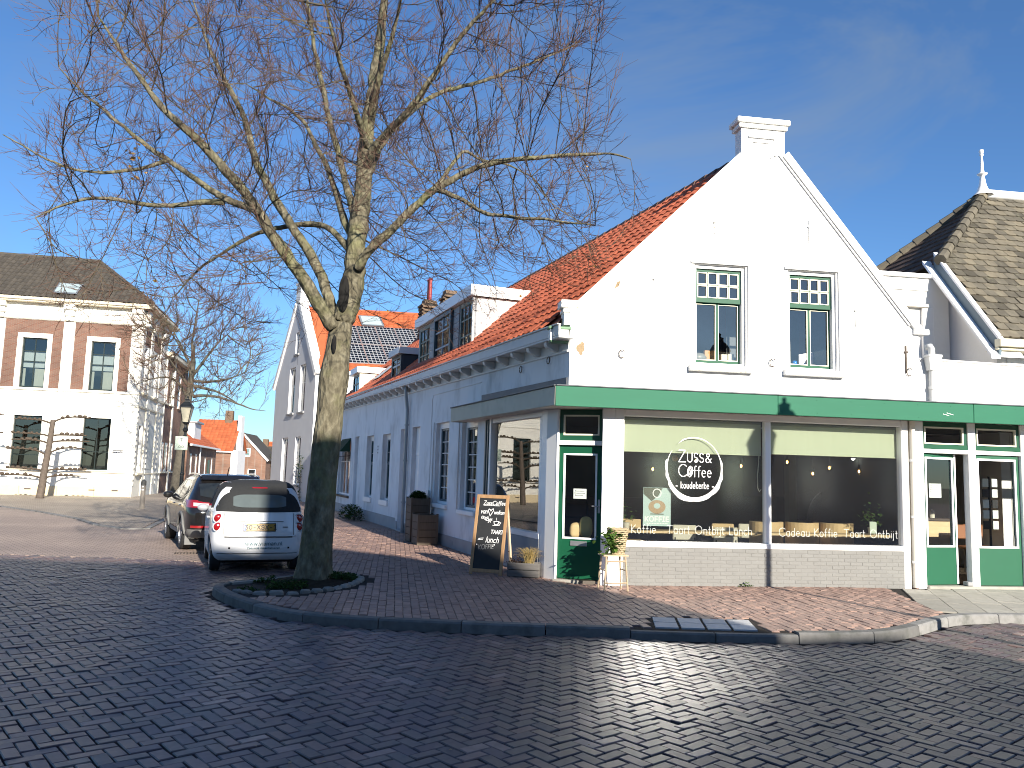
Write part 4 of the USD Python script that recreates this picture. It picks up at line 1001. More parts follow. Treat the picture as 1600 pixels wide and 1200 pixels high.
def chimney(par, s, p, w, z0, z1, pots, pot_m, label=None):
    base = put(par, "chimney", G().box(S, s - w / 2 + .02, s + w / 2 - .02, -p - w / 2 + .02, -p + w / 2 - .02, z0, z1 - .01), sand, label=label)
    n = int((z1 - z0) / .075)
    for r in range(n):
        for sx in (0, 1):
            for sd in (-1, 1):
                h = w / 2
                c0, c1 = (-h, -.005) if sx == 0 else (.005, h)
                z = z0 + r * .075; o = .03 if r >= n - 2 else 0
                if r % 2: put(base, "brick", G().box(S, s + c0 - (o if sx == 0 else 0), s + c1 + (o if sx else 0), -p + sd * h - .05 + sd * o, -p + sd * h + .05 + sd * o - .002, z, z + .068, rng.random()), old_brick)
                else: put(base, "brick", G().box(S, s + sd * h - .05 + sd * o, s + sd * h + .05 + sd * o, -p + c0 - (o if sx == 0 else 0), -p + c1 + (o if sx else 0), z, z + .068, rng.random()), old_brick)
    put(base, "chimney_top", G().poly(S, [(s - w / 2, z1), (s + w / 2, z1), (s + w * .3, z1 + .16), (s - w * .3, z1 + .16)], -p - w * .4, -p + w * .4), old_brick)
    for i, (dx, h) in enumerate(pots):
        g = G(); g.lathe(S.P(s + dx, -p, z1 + .1), [(.001, 0), (.075, 0), (.075, h), (.095, h), (.095, h + .06), (.06, h + .06), (.06, h - .3)], 12); put(base, "flue_pipe", g, pot_m, True)


flue_red = look("red_flue_pipe", (0.30, 0.035, 0.03), 0.45, 0.1, 3)
chimney(row, 20.9, PRIDGE + .05, .66, 7.3, 8.85, [(-.10, .95), (.12, .95)], flue_red, "brick chimney with two red flue pipes")
chimney(row, 18.7, PRIDGE + .3, .60, 7.2, 8.85, [], flue_red, "lower brick chimney peeping over the long dormer")
g = G(); g.box(S, END - .2, END, -6.4, -.01, 0, 4.2); g.poly(Fr(S.P(END, 0, 0)[:2], 21.36), [(.0, 4.2), (6.4, 4.2), (3.24, 7.5)], 0.0, .2)
put(row, "end_wall", g, plaster_old)

# ------------------------------------------------------------------ annex with the green double doors
annex = thing("shop_annex", "low white annex with green glazed doors under the green canopy", "shop annex", A.P(8, 0, 0))
post(annex, A, 6.285, 6.44, -.15, .005); post(annex, A, 7.285, 7.43, -.15, .0); post(annex, A, 8.29, 8.46, -.15, .005); post(annex, A, 10.6, 10.8, -.15, .005)
put(annex, "downpipe", G().tube([A.P(6.222, .02, CAN + .01), A.P(6.222, .02, .1)], .045, 10), light_beige, True, label="pale rainwater pipe between shop window and green door")
for z in (.5, 1.25, 2.2): put(annex, "pipe_clip", G().lathe(A.P(6.222, .02, z), [(.046, 0), (.056, 0), (.056, .04), (.046, .04)], 12), white_paint)
put(annex, "downpipe_recess", G().box(A, 6.161, 6.284, -.2, -.06, 0, CAN + .015), light_beige)
for a, b in ((6.441, 7.284), (7.431, 8.289), (8.461, 10.599)):
    put(annex, "transom_bar", G().bbox(A, a, b, -.15, -.01, 2.36, 2.43, .006), white_paint)
    t = put(annex, "transom_window", G().poly(A, rect(a, b, 2.431, CAN + .012), -.10, -.03, [rect(a + .05, b - .08, 2.53, 2.80)]), dark_green)
    put(t, "glazing_bars", G().poly(A, rect(a + .035, b - .065, 2.515, 2.815), -.06, -.02, [rect(a + .06, b - .09, 2.54, 2.79)]), cream)
    put(t, "lower_rail", G().box(A, a + .002, b - .002, -.029, -.015, 2.433, 2.505), green_paint)
    put(t, "pane", G().quad(A.P(a + .05, -.05, 2.53), A.P(b - .08, -.05, 2.53), A.P(b - .08, -.05, 2.80), A.P(a + .05, -.05, 2.80)), glass)


def shop_door(fr, u0, u1, label):
    d = put(annex, "door", G().poly(fr, rect(u0, u1, PZ + .05, 2.355), -.05, 0.0, [rect(u0 + .07, u1 - .10, .80, 2.26)]), look("bright_green_door_paint", (0.008, 0.098, 0.046), 0.5, 0.05, 2), label=label)
    put(d, "glazing_bars", G().poly(fr, rect(u0 + .035, u1 - .065, .765, 2.295), -.02, .014, [rect(u0 + .07, u1 - .10, .80, 2.26)]), white_paint)
    put(d, "pane", G().quad(fr.P(u0 + .07, -.012, .80), fr.P(u1 - .10, -.012, .80), fr.P(u1 - .10, -.012, 2.26), fr.P(u0 + .07, -.012, 2.26)), glass)
    return d


AJ = Fr(A.P(6.45, -.05, 0)[:2], 8 + 9)
da = shop_door(AJ, .0, .70, "green glazed door standing ajar with a paper notice")
put(da, "paper_notice", G().box(AJ, .16, .42, -.04, -.038, 1.60, 1.84), paper)
g = G()
for i in range(4):
    for q in range(8 - (i % 2)): g.poly(AJ, rect(.18 + q * .026, .198 + q * .026, 1.80 - i * .035, 1.81 - i * .035), -.0379, -.0370)
put(da, "notice_print", g, ink)
put(da, "weather_strip", G().box(AJ, .66, .695, .001, .012, PZ + .06, 2.35), white_paint)
shop_door(Fr(A.P(0, -.06, 0)[:2], 8), 7.436, 8.285, "closed green glazed door")
w = put(annex, "shop_window", G().bbox(A, 8.461, 10.599, -.12, .0, .70, .80, .008), white_paint)
put(w, "pane", G().quad(A.P(8.461, -.06, .8), A.P(10.599, -.06, .8), A.P(10.599, -.06, 2.36), A.P(8.461, -.06, 2.36)), glass)
put(annex, "plinth", G().box(A, 8.461, 10.599, -.14, -.01, 0, .70), grey_brick)
put(annex, "door_step", G().bbox(A, 6.44, 8.29, -.35, .06, 0, PZ + .04, .012), pale_slab)
put(annex, "door_stop", G().bbox(A, 7.17, 7.27, -.10, .03, PZ + .045, PZ + .11, .01), plinth_grey)
put(annex, "parapet", G().poly(A, [(6.405, 3.1), (11.5, 3.1), (11.5, 3.90), (6.405, 3.97)], -.28, -.02), plaster)
put(annex, "parapet_coping", G().add(A.M([(6.41, -.31, 3.972), (11.5, -.31, 3.902), (11.5, .0, 3.902), (6.41, .0, 3.972), (6.41, -.31, 4.0), (11.5, -.31, 3.93), (11.5, .0, 3.93), (6.41, .0, 4.0)]), BOXF), plaster)
hp = put(annex, "downpipe", G().tube([A.P(6.60, .06, 3.80), A.P(6.60, .06, 3.21)], .05, 10), grey_white, True, label="short pale downpipe with a hopper head over the canopy")
put(hp, "hopper", G().bbox(A, 6.48, 6.74, -.01, .16, 4.0, 4.05, .01).add(A.M([(6.53, .0, 3.78), (6.67, .0, 3.78), (6.67, .12, 3.78), (6.53, .12, 3.78), (6.49, .0, 3.999), (6.73, .0, 3.999), (6.73, .15, 3.999), (6.49, .15, 3.999)]), BOXF), grey_white)
put(hp, "pipe_bend", G().tube([A.P(6.60, -.05, 4.20), A.P(6.60, .03, 4.20), A.P(6.60, .06, 4.16), A.P(6.60, .06, 4.04)], .055, 10), grey_white, True)
put(hp, "pipe_clip", G().lathe(A.P(6.60, .06, 3.45), [(.05, 0), (.062, 0), (.062, .05), (.05, .05)], 12), grey_white)
put(annex, "wall_hook", G().tube([A.P(8.45, -.01, 3.72), A.P(8.45, .05, 3.72), A.P(8.45, .05, 3.63)], .012, 5), iron)
put(annex, "end_wall", G().box(A, 10.801, 11.5, -.25, -.005, 0, CAN + .015), plaster)
BW = -3.2
put(annex, "back_wall", G().poly(A, [(4.5, 2.9), (9.4, 2.9), (9.4, 6.33), (4.5, 6.33)], BW - .25, BW, [rect(8.25, 8.48, 5.25, 5.55)]), plaster)
put(annex, "back_wall_coping", G().bbox(A, 4.5, 9.0, BW - .3, BW + .06, 6.335, 6.43, .012), plaster); put(annex, "string_course", G().box(A, 4.5, 8.9, BW + .001, BW + .03, 6.05, 6.09), plaster)
put(annex, "ledge", G().bbox(A, 7.95, 8.85, BW + .001, BW + .12, 5.66, 5.73, .01), light_beige); put(annex, "vent_back", G().box(A, 8.2, 8.5, BW - .27, BW - .251, 5.2, 5.6), room_dark)
put(annex, "pilaster", G().bbox(A, 8.72, 8.98, BW + .001, BW + .08, 4.0, 5.655, .01), plaster)
put(annex, "flat_roof", G().box(A, 6.41, 11.5, BW, -.29, 3.3, 3.45), lead)
put(annex, "inner_wall", G().box(A, 11.3, 11.5, -9.5, -.29, 0, 3.2).box(A, 6.2, 11.5, -9.7, -9.5, 0, 3.2), room_dark)

# ------------------------------------------------------------------ tiled house on the right, with half hip and finial
villa = thing("tiled_house", "white house with mossy grey tiled half hipped roof, barge board coloured as in shade and white finial", "house", A.P(12, -5, 0))
moss_tile = look("mossy_grey_tile", (0.135, 0.120, 0.092), 0.85, 0.2, 5, 0.006, 30, 0.2, tint=[(0, (0.55, 0.55, 0.55)), (0.5, (1, 1, 1)), (1, (1.35, 1.3, 1.2))], dirt=((0.20, 0.19, 0.13), 0.58, 0.74, 0.7), dscale=5)
VK = 1.204
vP = lambda u, b, z: A.P(u, -b, z)
VE, VR, VT = 1.5, 5.12, 9.11
vz = lambda b: 4.757 + VK * (b - VE)
UG, UH = 9.18, 11.92
rb_ = G()
rb_.add([vP(UG, VE, 4.74), vP(17, VE, 4.74), vP(17, VR, VT - .02), vP(UH, VR, VT - .02), vP(UG, 3.11, 6.68)], [(0, 1, 2), (0, 2, 3), (0, 3, 4)])
rb_.add([vP(UG, 8.74, 4.74), vP(17, 8.74, 4.74), vP(17, VR, VT - .02), vP(UH, VR, VT - .02), vP(UG, 7.13, 6.68)], [(0, 1, 2), (0, 2, 3), (0, 3, 4)])
vroof = put(villa, "roof", rb_, look("roof_felt", (0.05, 0.045, 0.035), 0.95, 0.2, 5))
V, Tn = [], []
cl = math.hypot(VR - VE, VT - 4.757); nrm = np.array([0, -(VT - 4.757) / cl, (VR - VE) / cl])      # in (u, b, z)
nrow = 25; tw = .25
for j in range(nrow):
    for i in range(32):
        s0 = UG + i * tw + (tw / 2 if j % 2 else 0); t0, t1 = j / nrow, (j + 1.12) / nrow
        b0, b1 = VE + t0 * (VR - VE), VE + min(t1, 1.0) * (VR - VE)
        hip = lambda b: UG + max(0, (b - 3.11) / (VR - 3.11)) * (UH - UG)
        if s0 + tw * .5 < hip((b0 + b1) / 2): continue
        row = []; li = rng.gauss(0, .004); sk = rng.gauss(0, .006)
        for bb, h, k in ((b0, -.005, 0), (b0, .030, 0), (b1, .004, 1)):
            xs = (.004, tw * .2, tw * .8, tw - .004) if k == 0 else (.004, tw * .33, tw * .66, tw - .004)
            dz = (.018, 0, 0, .018) if k == 0 else (0, 0, 0, 0)
            for x, dd in zip(xs, dz):
                b_ = bb + dd; u_ = max(s0 + x + sk, hip(b_) - .02); q = np.array([u_, b_, vz(b_)]) + nrm * (h + li)
                row.append(vP(*q))
        V.append(row); Tn.append(rng.random())
F = [(r * 4 + k, r * 4 + k + 1, r * 4 + k + 5) for r in (0, 1) for k in range(3)] + [(r * 4 + k, r * 4 + k + 5, r * 4 + k + 4) for r in (0, 1) for k in range(3)]
lay3(vroof, np.array(V), np.array(F), np.array(Tn), EYE, mat=moss_tile)
hipf = G(); hipf.add([vP(UG, 3.11, 6.69), vP(UG, 7.13, 6.69), vP(UH, VR, VT)], [(0, 1, 2)])
brown_tile = look("brown_hip_tile", (0.13, 0.085, 0.06), 0.85, 0.2, 5, 0.006, 30, 0.2, tint=GREY)
hp_ = put(villa, "half_hip", hipf, brown_tile)
V, Tn = [], []
for j in range(12):
    for i in range(18):
        t0, t1 = j / 12, (j + 1.1) / 12; w0, w1 = i / 18, (i + .97) / 18
        P = lambda t, w, h: vP(UG + t * (UH - UG), (3.11 + t * (VR - 3.11)) * (1 - w) + (7.13 + t * (VR - 7.13)) * w, 6.69 + t * (VT - 6.69)) + np.array([-.6, 0, .7]) * h
        V.append([P(t0, w0, .0), P(t0, w1, .0), P(t0, w0, .04), P(t0, w1, .04), P(min(t1, 1), w1, .008), P(min(t1, 1), w0, .008)]); Tn.append(rng.random())
lay3(hp_, np.array(V), np.array([(0, 1, 3), (0, 3, 2), (2, 3, 4), (2, 4, 5)]), np.array(Tn), EYE, mat=brown_tile)
for (p, q) in ((vP(UG - .05, 3.06, 6.70), vP(UH, VR, VT + .03)), (vP(UG - .05, 7.18, 6.70), vP(UH, VR, VT + .03))):
    for k in range(11):
        a, b = p + (q - p) * (k / 11), p + (q - p) * ((k + 1.12) / 11)
        put(villa, "hip_tile", G().tube([a + [0, 0, .03], b + [0, 0, .015]], [.13, .11], 8, rng.random()), moss_tile)
put(villa, "ridge", G().tube([vP(UH - .02, VR, VT + .06), vP(17, VR, VT + .06)], .13, 10), white_paint, True, label="white lead ridge")
fin = G(); fin.lathe(vP(UH - .02, VR, VT + .02), [(.24, 0), (.15, .10), (.09, .26), (.06, .45), (.055, .52), (.11, .545), (.125, .57), (.055, .60), (.045, .66), (.03, .98), (.03, 1.04), (.05, 1.06), (.05, 1.08), (.035, 1.10), (.06, 1.15), (.05, 1.20), (.001, 1.23)], 16)
put(villa, "finial", fin, white_paint, True, label="tall white turned finial at the end of the ridge")
# barge board down the gable, soffit, eaves box, walls
shade_toned_board = look("shade_toned_barge_board", (0.10, 0.15, 0.18), 0.5, 0.06, 3)  # blue grey stands for shade on the left-facing board
def barge(h0, h1, u0, u1, m, nm, b0=VE - .05, b1=3.3, lab=None):
    q = [(u, b, vz(b) + h) for u in (u0, u1) for b in (b0, b1) for h in (h0, h1)]
    pts = np.array([vP(*x) for x in q]); put(villa, nm, (pts, np.array([(0, 1, 3), (0, 3, 2), (4, 7, 5), (4, 6, 7), (0, 5, 1), (0, 4, 5), (2, 3, 7), (2, 7, 6), (0, 2, 6), (0, 6, 4), (1, 5, 7), (1, 7, 3)])), m, label=lab)
barge(-.02, .05, UG - .03, UG + .07, white_paint, "verge_trim"); barge(-.30, -.021, UG - .03, UG + .02, shade_toned_board, "barge_board", lab="barge board with its blue grey shade put into the colour"); barge(-.38, -.30, UG - .20, UG - .0, white_paint, "barge_moulding", b1=3.45)
barge(-.34, -.303, UG + .001, UG + .5, white_paint, "soffit")
put(villa, "eaves_box", G().bbox(A, UG - .05, 17, -VE - .05, -VE + .12, 4.56, 4.72, .01).bbox(A, UG - .05, 17, -VE - .3, -VE + .05, 4.50, 4.558, .01), look("cream_eaves_paint", (0.72, 0.66, 0.48), 0.5, 0.05, 4))
put(villa, "gable_wall", G().poly(Fr(A.P(UG + .48, 0, 0)[:2], 98), [(1.9, 0), (8.3, 0), (8.3, vz(1.9) - .3), (6.9, 6.6), (3.3, 6.6), (1.9, vz(1.9) - .3)], -.2, 0), plaster)
put(villa, "front_wall", G().poly(A, [(UG + .5, 0), (17, 0), (17, 4.6), (UG + .5, 4.6)], -2.15, -1.9, [rect(UG + 1.35, UG + 2.4, 2.6, 4.35)]), plaster)
window(villa, A, UG + 1.351, UG + 2.399, 2.61, 4.34, -2.0, zs=[3.8], mf=near_black_green)
put(villa, "back_wall", G().box(A, UG + .5, 17, -8.5, -8.3, 0, 4.7), plaster)

# ------------------------------------------------------------------ mansion across the square
mans = thing("mansion", "two storey mansion of red brick above white plaster, dark tiled hipped roof", "mansion", LB.P(-4, -3, 0))
mplaster = look("mansion_white_plaster", (0.80, 0.775, 0.69), 0.85, 0.03, 1, 0.004, 20, 0.2, dirt=((0.55, 0.5, 0.4), 0.6, 0.85, 0.4), dscale=.6)
mplinth = look("cream_stone_plinth", (0.66, 0.55, 0.36), 0.85, 0.06, 2, 0.004, 20, 0.2)
mbrick = brick_look("mansion_brick", (0.20, 0.098, 0.066), (0.15, 0.072, 0.052), (0.22, 0.18, 0.145), LB)
sbrick = brick_look("mansion_side_brick", (0.25, 0.125, 0.08), (0.19, 0.09, 0.06), (0.26, 0.21, 0.17), LS)
lowh = [(-2.53 - 3.28 * k, -1.21 - 3.28 * k, 1.36, 4.05) for k in range(4)]
uph = [(-2.70 - 3.28 * k, -1.07 - 3.28 * k, 5.50, 8.32) for k in range(4)]
uph[0] = (-2.70, -1.07, 5.50, 8.32)
put(mans, "lower_wall", G().poly(LB, rect(-14, 0, -.05, 5.36), -.4, 0, [rect(*h) for h in lowh]), mplaster)
for k in range(8): put(mans, "plinth_stone", G().bbox(LB, -14 + k * 1.75 + .004, -14 + (k + 1) * 1.75 - .004, .001, .05, -.05, .50, .01, rng.random()), mplinth)
for u in (-8.0, -5.0, -2.0, -.9): put(mans, "air_grille", G().box(LB, u, u + .3, .051, .06, .30, .36), iron)
put(mans, "band", G().bbox(LB, -14, .02, .001, .03, 1.19, 1.23, .006), look("iron_strip", (0.30, 0.26, 0.2), 0.8))  # band moulding in one even dull brown
put(mans, "string_course", G().bbox(LB, -14, .05, .001, .05, 4.70, 4.76, .01), mplaster); put(mans, "sill_course", G().bbox(LB, -14, .06, -.4, .09, 5.362, 5.48, .015), mplaster)
put(mans, "brick_wall", G().poly(LB, rect(-14, -.02, 5.482, 9.03), -.4, -.02, [rect(a + .2, b - .2, c - .01, d - .2) for a, b, c, d in uph]), mbrick)
for u0, u1 in ((-.56, .03), (-3.86, -3.31), (-7.16, -6.60), (-10.45, -9.9), (-13.7, -13.2)):
    pl = put(mans, "pilaster", G().bbox(LB, u0, u1, -.019, .05, 5.482, 9.0, .01), mplaster)
    m = (u0 + u1) / 2
    put(pl, "console", G().bbox(LB, m - .20, m + .20, .051, .20, 9.05, 9.28, .03).bbox(LB, m - .24, m + .24, .051, .30, 9.30, 9.60, .05).bbox(LB, m - .28, m + .28, .051, .38, 9.62, 9.9, .03).bbox(LB, m - .06, m + .06, .2, .27, 9.08, 9.3, .02), mplaster)
    put(pl, "pedestal", G().bbox(LB, u0, u1, .001, .03, 4.77, 5.36, .01), mplaster)
put(mans, "frieze", G().bbox(LB, -14, .03, -.4, .03, 9.031, 9.90, .01), mplaster)
cream_stone = look("cream_cornice_stone", (0.72, 0.65, 0.50), 0.8, 0.05, 3)
put(mans, "cornice", G().bbox(LB, -14, .45, -.4, .42, 9.905, 9.98, .02).bbox(LB, -14, .55, -.4, .52, 9.982, 10.14, .03).bbox(LB, -14, .03, .031, .07, 9.06, 9.12, .01), cream_stone)
blind_m = look("white_window_blind", (0.66, 0.66, 0.60), 0.9, 0.03, 3)
for k, (a, b, c, d) in enumerate(uph):
    put(mans, "window_casing", G().poly(LB, rect(a, b, c - .015, d), -.10, .03, [rect(a + .24, b - .22, c - .01, d - .24)]), mplaster)
    w = window(mans, LB, a + .241, b - .221, c, d - .241, -.13, zs=[6.85, 7.40], us=[(a + b) / 2 + .01], fw=.07, bw=.05, mf=near_black_green, mg=dim_glass, label="dark framed upper window with blind and curtain")
    put(w, "blind", G().box(LB, a + .3, b - .3, -.24, -.23, 6.55, 7.42), blind_m); put(w, "curtain", G().box(LB, (a + b) / 2 + .02, b - .32, -.32, -.30, c + .05, 6.5), curtain); put(w, "curtain", G().box(LB, a + .28, a + .40, -.33, -.31, c + .05, 6.5), curtain)
for k, (a, b, c, d) in enumerate(lowh):
    window(mans, LB, a + .001, b - .001, c, d, -.16, zs=[2.05, 3.35] if k else [2.3], us=[] if k else [(a + b) / 2], fw=.06, bw=.04, mf=near_black_green, mg=dim_glass, label="dark framed ground floor window")
    put(mans, "window_sill", G().bbox(LB, a - .03, b + .03, -.15, .07, c - .07, c - .002, .01), cream_stone)
put(mans, "room_wall", G().box(LB, -13.5, -.5, -2.6, -2.55, .5, 9), room_dark); put(mans, "room_floor", G().box(LB, -13.5, -.5, -2.5, -.41, 5.1, 5.3), room_dark)
sg = put(mans, "street_name_plate", G().bbox(LB, -1.02, -.50, .001, .02, 2.27, 2.42, .004), look("navy_enamel", (0.012, 0.016, 0.03), 0.3), label="small dark street name plate beside a ground floor window")
put(sg, "lettering", G().poly(LB, centred(inter("DORPSPLEIN", .07, True), -.76, 2.31), .0205, .0225), sign_white)
# street side
sh = [(.60, 1.60, 5.55, 8.1), (3.25, 4.14, 5.55, 8.1), (.60, 1.63, 1.25, 3.9)]
put(mans, "side_wall", G().poly(LS, [(.02, -.05), (6.6, -.05), (6.6, 9.03), (.02, 9.03)], -.4, .0, [rect(*h) for h in sh]), mplaster)
for a, b in ((1.98, 2.55), (4.60, 5.30)):
    put(mans, "side_brick", G().box(LS, (.05 if a < 2.5 else 2.56), a - .01, .001, .012, 8.12, 9.0), sbrick)
    put(mans, "pilaster", G().bbox(LS, a, b, .001, .06, -.05, 9.0, .01).bbox(LS, a - .05, b + .05, .061, .25, 9.05, 9.85, .04), mplaster)
put(mans, "pilaster", G().bbox(LS, -.03, .55, .001, .05, -.05, 9.0, .01).bbox(LS, .05, .50, .051, .3, 9.05, 9.85, .04), mplaster)
for u in (.02, 1.95, 2.58, 4.57, 5.33):
    for k in range(14): put(mans, "quoin", G().bbox(LS, u - .05, u + .06, .061, .10, .6 + k * .3, .78 + k * .3, .02), mplaster)
for a, b, c, d in sh:
    put(mans, "window_casing", G().poly(LS, rect(a, b, c, d), -.2, -.02, [rect(a + .12, b - .12, c + .05, d - .1)]), white_paint)
    window(mans, LS, a + .121, b - .121, c + .051, d - .101, -.16, zs=[c + (d - c) * .68], fw=.06, mf=near_black_green, mg=dim_glass)
    put(mans, "window_sill", G().bbox(LS, a - .1, b + .1, .0, .16, c - .12, c - .002, .02), cream_stone)
put(mans, "band", G().bbox(LS, -.06, 6.6, .001, .07, 1.15, 1.23, .01).bbox(LS, -.06, 6.6, .001, .08, 4.70, 4.80, .01).bbox(LS, -.06, 6.6, .001, .09, 5.36, 5.48, .01), cream_stone)
dg = put(mans, "side_door", G().bbox(LS, 2.75, 4.45, .001, .03, .0, 3.9, .01), look("pale_grey_paint", (0.55, 0.55, 0.52), 0.5, 0.04, 3), label="pale panelled side door")
for k in range(3): put(dg, "panel", G().bbox(LS, 2.85, 4.35, .031, .05, .3 + k * 1.15, 1.35 + k * 1.15, .02), look("pale_grey_paint", (0.55,) * 3))
put(mans, "cornice", G().bbox(LS, -.5, 7.1, -.4, .42, 9.905, 9.98, .02).bbox(LS, -.5, 7.2, -.4, .52, 9.982, 10.14, .03).bbox(LS, 0, 6.6, -.4, .03, 9.031, 9.904, .01), cream_stone)
put(mans, "side_wall", G().poly(LS, [(6.601, -.05), (14.2, -.05), (14.2, 8.3), (6.601, 8.3)], -.4, -.02, [rect(6.75, 7.75, 1.3, 3.1), rect(8.0, 9.0, 1.3, 3.1), rect(9.8, 10.7, 1.3, 3.1), rect(12.0, 12.9, 1.3, 3.1), rect(6.75, 7.75, 5.5, 7.6), rect(8.4, 9.4, 5.5, 7.6), rect(11.0, 12.0, 5.5, 7.6)]), sbrick, label="long brick street side of the mansion")
for a, b, c, d in ((6.75, 7.75, 1.3, 3.1), (8.0, 9.0, 1.3, 3.1), (9.8, 10.7, 1.3, 3.1), (12.0, 12.9, 1.3, 3.1), (6.75, 7.75, 5.5, 7.6), (8.4, 9.4, 5.5, 7.6), (11.0, 12.0, 5.5, 7.6)):
    window(mans, LS, a + .001, b - .001, c + .001, d - .001, -.08, zs=[c + (d - c) * .62], fw=.12, mf=white_paint, mg=dim_glass)
    put(mans, "window_sill", G().bbox(LS, a - .08, b + .08, -.02, .09, c - .1, c - .002, .02), cream_stone)
put(mans, "pilaster", G().bbox(LS, 9.25, 9.5, -.019, .06, 0, 8.3, .01).bbox(LS, 6.62, 6.72, -.019, .06, 0, 8.3, .01), mplaster)
put(mans, "cornice", G().bbox(LS, 6.61, 14.3, -.4, .35, 8.301, 8.62, .03), cream_stone)
put(mans, "inner_wall", G().box(LS, .5, 14, -3.0, -2.95, 0, 8.2).box(LS, 14.0, 14.2, -9, -.41, -.05, 8.3).box(LB, -14.2, -14, -13, -.0, -.05, 9.9), room_dark)
# mansion roof: ribbed dark tiles, hipped at the corner
dark_tile = look("dark_weathered_tile", (0.075, 0.066, 0.055), 0.8, 0.25, 3, 0.008, 14, 0.25, tint=[(0, (.88, .88, .88)), (1, (1.15, 1.12, 1.08))], dirt=((0.22, 0.19, 0.13), 0.62, 0.74, 0.6), dscale=7)
MR = dict(a=(.5, .5), z0=10.15, z1=13.1, dp=3.3)
crn = LB.P(.5, .5, 10.12); bck = LS.P(6.9, .45, 10.12); r0, r1 = LB.P(-3.35, -3.3, 13.1), LB.P(-14, -3.3, 13.1); lft = LB.P(-14, .5, 10.12)
backl = LB.P(-14, -7.1, 10.12)
mroof = put(mans, "roof", G().add([lft, crn, r0, r1, bck, backl], [(0, 1, 2), (0, 2, 3), (1, 4, 2), (4, 5, 3), (4, 3, 2)]), dark_tile)


def ribs(par, p0, p1, q0, q1, rows, step, name="roof_tiling", m=None, amp=.045):
    """Rows of rounded tiles over the quad p0-p1 (eave) to q0-q1 (ridge), one joined part."""
    p0, p1, q0, q1 = map(np.asarray, (p0, p1, q0, q1)); n = int(np.linalg.norm(p1 - p0) / step); nm = np.cross(p1 - p0, q0 - p0); nm = nm / np.linalg.norm(nm); nm = nm if nm[2] > 0 else -nm
    g = G(); e = (p1 - p0) / n; k = np.linspace(0, 1, 5); pr = np.sin(k * math.pi) * amp
    run = np.linalg.norm(p1 - p0)
    for j in range(rows):
        for i in range(n):
            V = []
            for t, h in ((j / rows, .0), (j / rows, .03), ((j + 1.05) / rows, .004)):
                a, b = p0 + (q0 - p0) * t, p1 + (q1 - p1) * t; up = p0 + (p1 - p0) * 0 + ((q0 + q1) / 2 - (p0 + p1) / 2) * t
                base = p0 + e * i + (((q0 - p0) * (1) - ((q0 - p0) @ (p1 - p0)) / run ** 2 * (p1 - p0)) * t)
                lo, hi = (a - p0) @ (p1 - p0) / run, (b - p0) @ (p1 - p0) / run
                x = i * run / n
                if x < lo - .15 or x + run / n > hi + .15: break
                V += [base + e * kk + nm * (hh + h) for kk, hh in zip(k, pr)]
            if len(V) == 15: g.add(V, [(r * 5 + c, r * 5 + c + 1, r * 5 + c + 6) for r in (0, 1) for c in range(4)] + [(r * 5 + c, r * 5 + c + 6, r * 5 + c + 5) for r in (0, 1) for c in range(4)], rng.random())
    return put(par, name, g, m, kind="stuff")


ribs(mroof, lft, crn, r1, r0, 13, .26, m=dark_tile, amp=.075); ribs(mroof, crn, bck, r0, r0, 13, .26, m=dark_tile, amp=.075)
put(mroof, "ridge_tiles", G().tube([r1 + [0, 0, .03], r0 + [0, 0, .03]], .11, 8).tube([r0 + [0, 0, .03], crn + [0, 0, .08]], .10, 8), dark_tile)
tq = lambda u, t: LB.P(u, .5 - 3.8 * t, 10.12 + 2.98 * t + .17)
sky_l = put(mans, "skylight", G().add([tq(-4.50, .06), tq(-3.32, .06), tq(-3.32, .31), tq(-4.50, .31)], [(0, 1, 2), (0, 2, 3)]), zinc)
put(sky_l, "pane", G().add([tq(-4.42, .08) + [0, 0, .02], tq(-3.40, .08) + [0, 0, .02], tq(-3.40, .29) + [0, 0, .02], tq(-4.42, .29) + [0, 0, .02]], [(0, 1, 2), (0, 2, 3)]), look("sky_toned_roof_glass", (0.35, 0.42, 0.43), 0.08, 0.02, 2))  # reflected sky is put into the pale base colour of the pane
b2 = G(); b2.add([LS.P(6.6, .4, 8.6), LS.P(14.4, .4, 8.6), LS.P(14.4, -3.6, 11.2), LS.P(6.6, -3.6, 11.2), LS.P(14.4, -7.6, 8.6), LS.P(6.6, -7.6, 8.6)], [(0, 1, 2), (0, 2, 3), (3, 2, 4), (3, 4, 5)])
put(mans, "rear_roof", b2, dark_tile)

# ------------------------------------------------------------------ tall white house with solar panels
sol = thing("white_house", "tall white gabled house with orange roof carrying solar panels", "house", (-9.86, 39.88, 0))
FH = Fr((-9.86, 39.88), 9); FS = Fr((-9.86, 39.88), 121)
FS.n = -FS.n
put(sol, "front_wall", G().poly(FH, rect(.0, 13, -.05, 6.55), -.3, 0, [rect(2.35, 3.15, 3.9, 6.0), rect(5.7, 6.5, 3.9, 6.0)]), plaster)
W = 7.5
apx = W / 2
gh = [(1.7, 2.7, 4.7, 7.2), (3.6, 4.7, 4.7, 7.2), (1.9, 2.9, .9, 3.4), (4.3, 5.4, .9, 3.4), (3.2, 3.9, 7.9, 9.1)]
put(sol, "gable_wall", G().poly(FS, [(.0, -.05), (W, -.05), (W, 6.3), (apx + .45, 10.75), (apx - .45, 10.75), (.0, 6.6)], -.3, 0, [rect(*h) for h in gh]), look("shade_toned_white_plaster", (0.60, 0.60, 0.61), 0.9, 0.04, 1.5, 0.004, 20, 0.2))  # greyer than the front wall: its bluish shade is in the colour
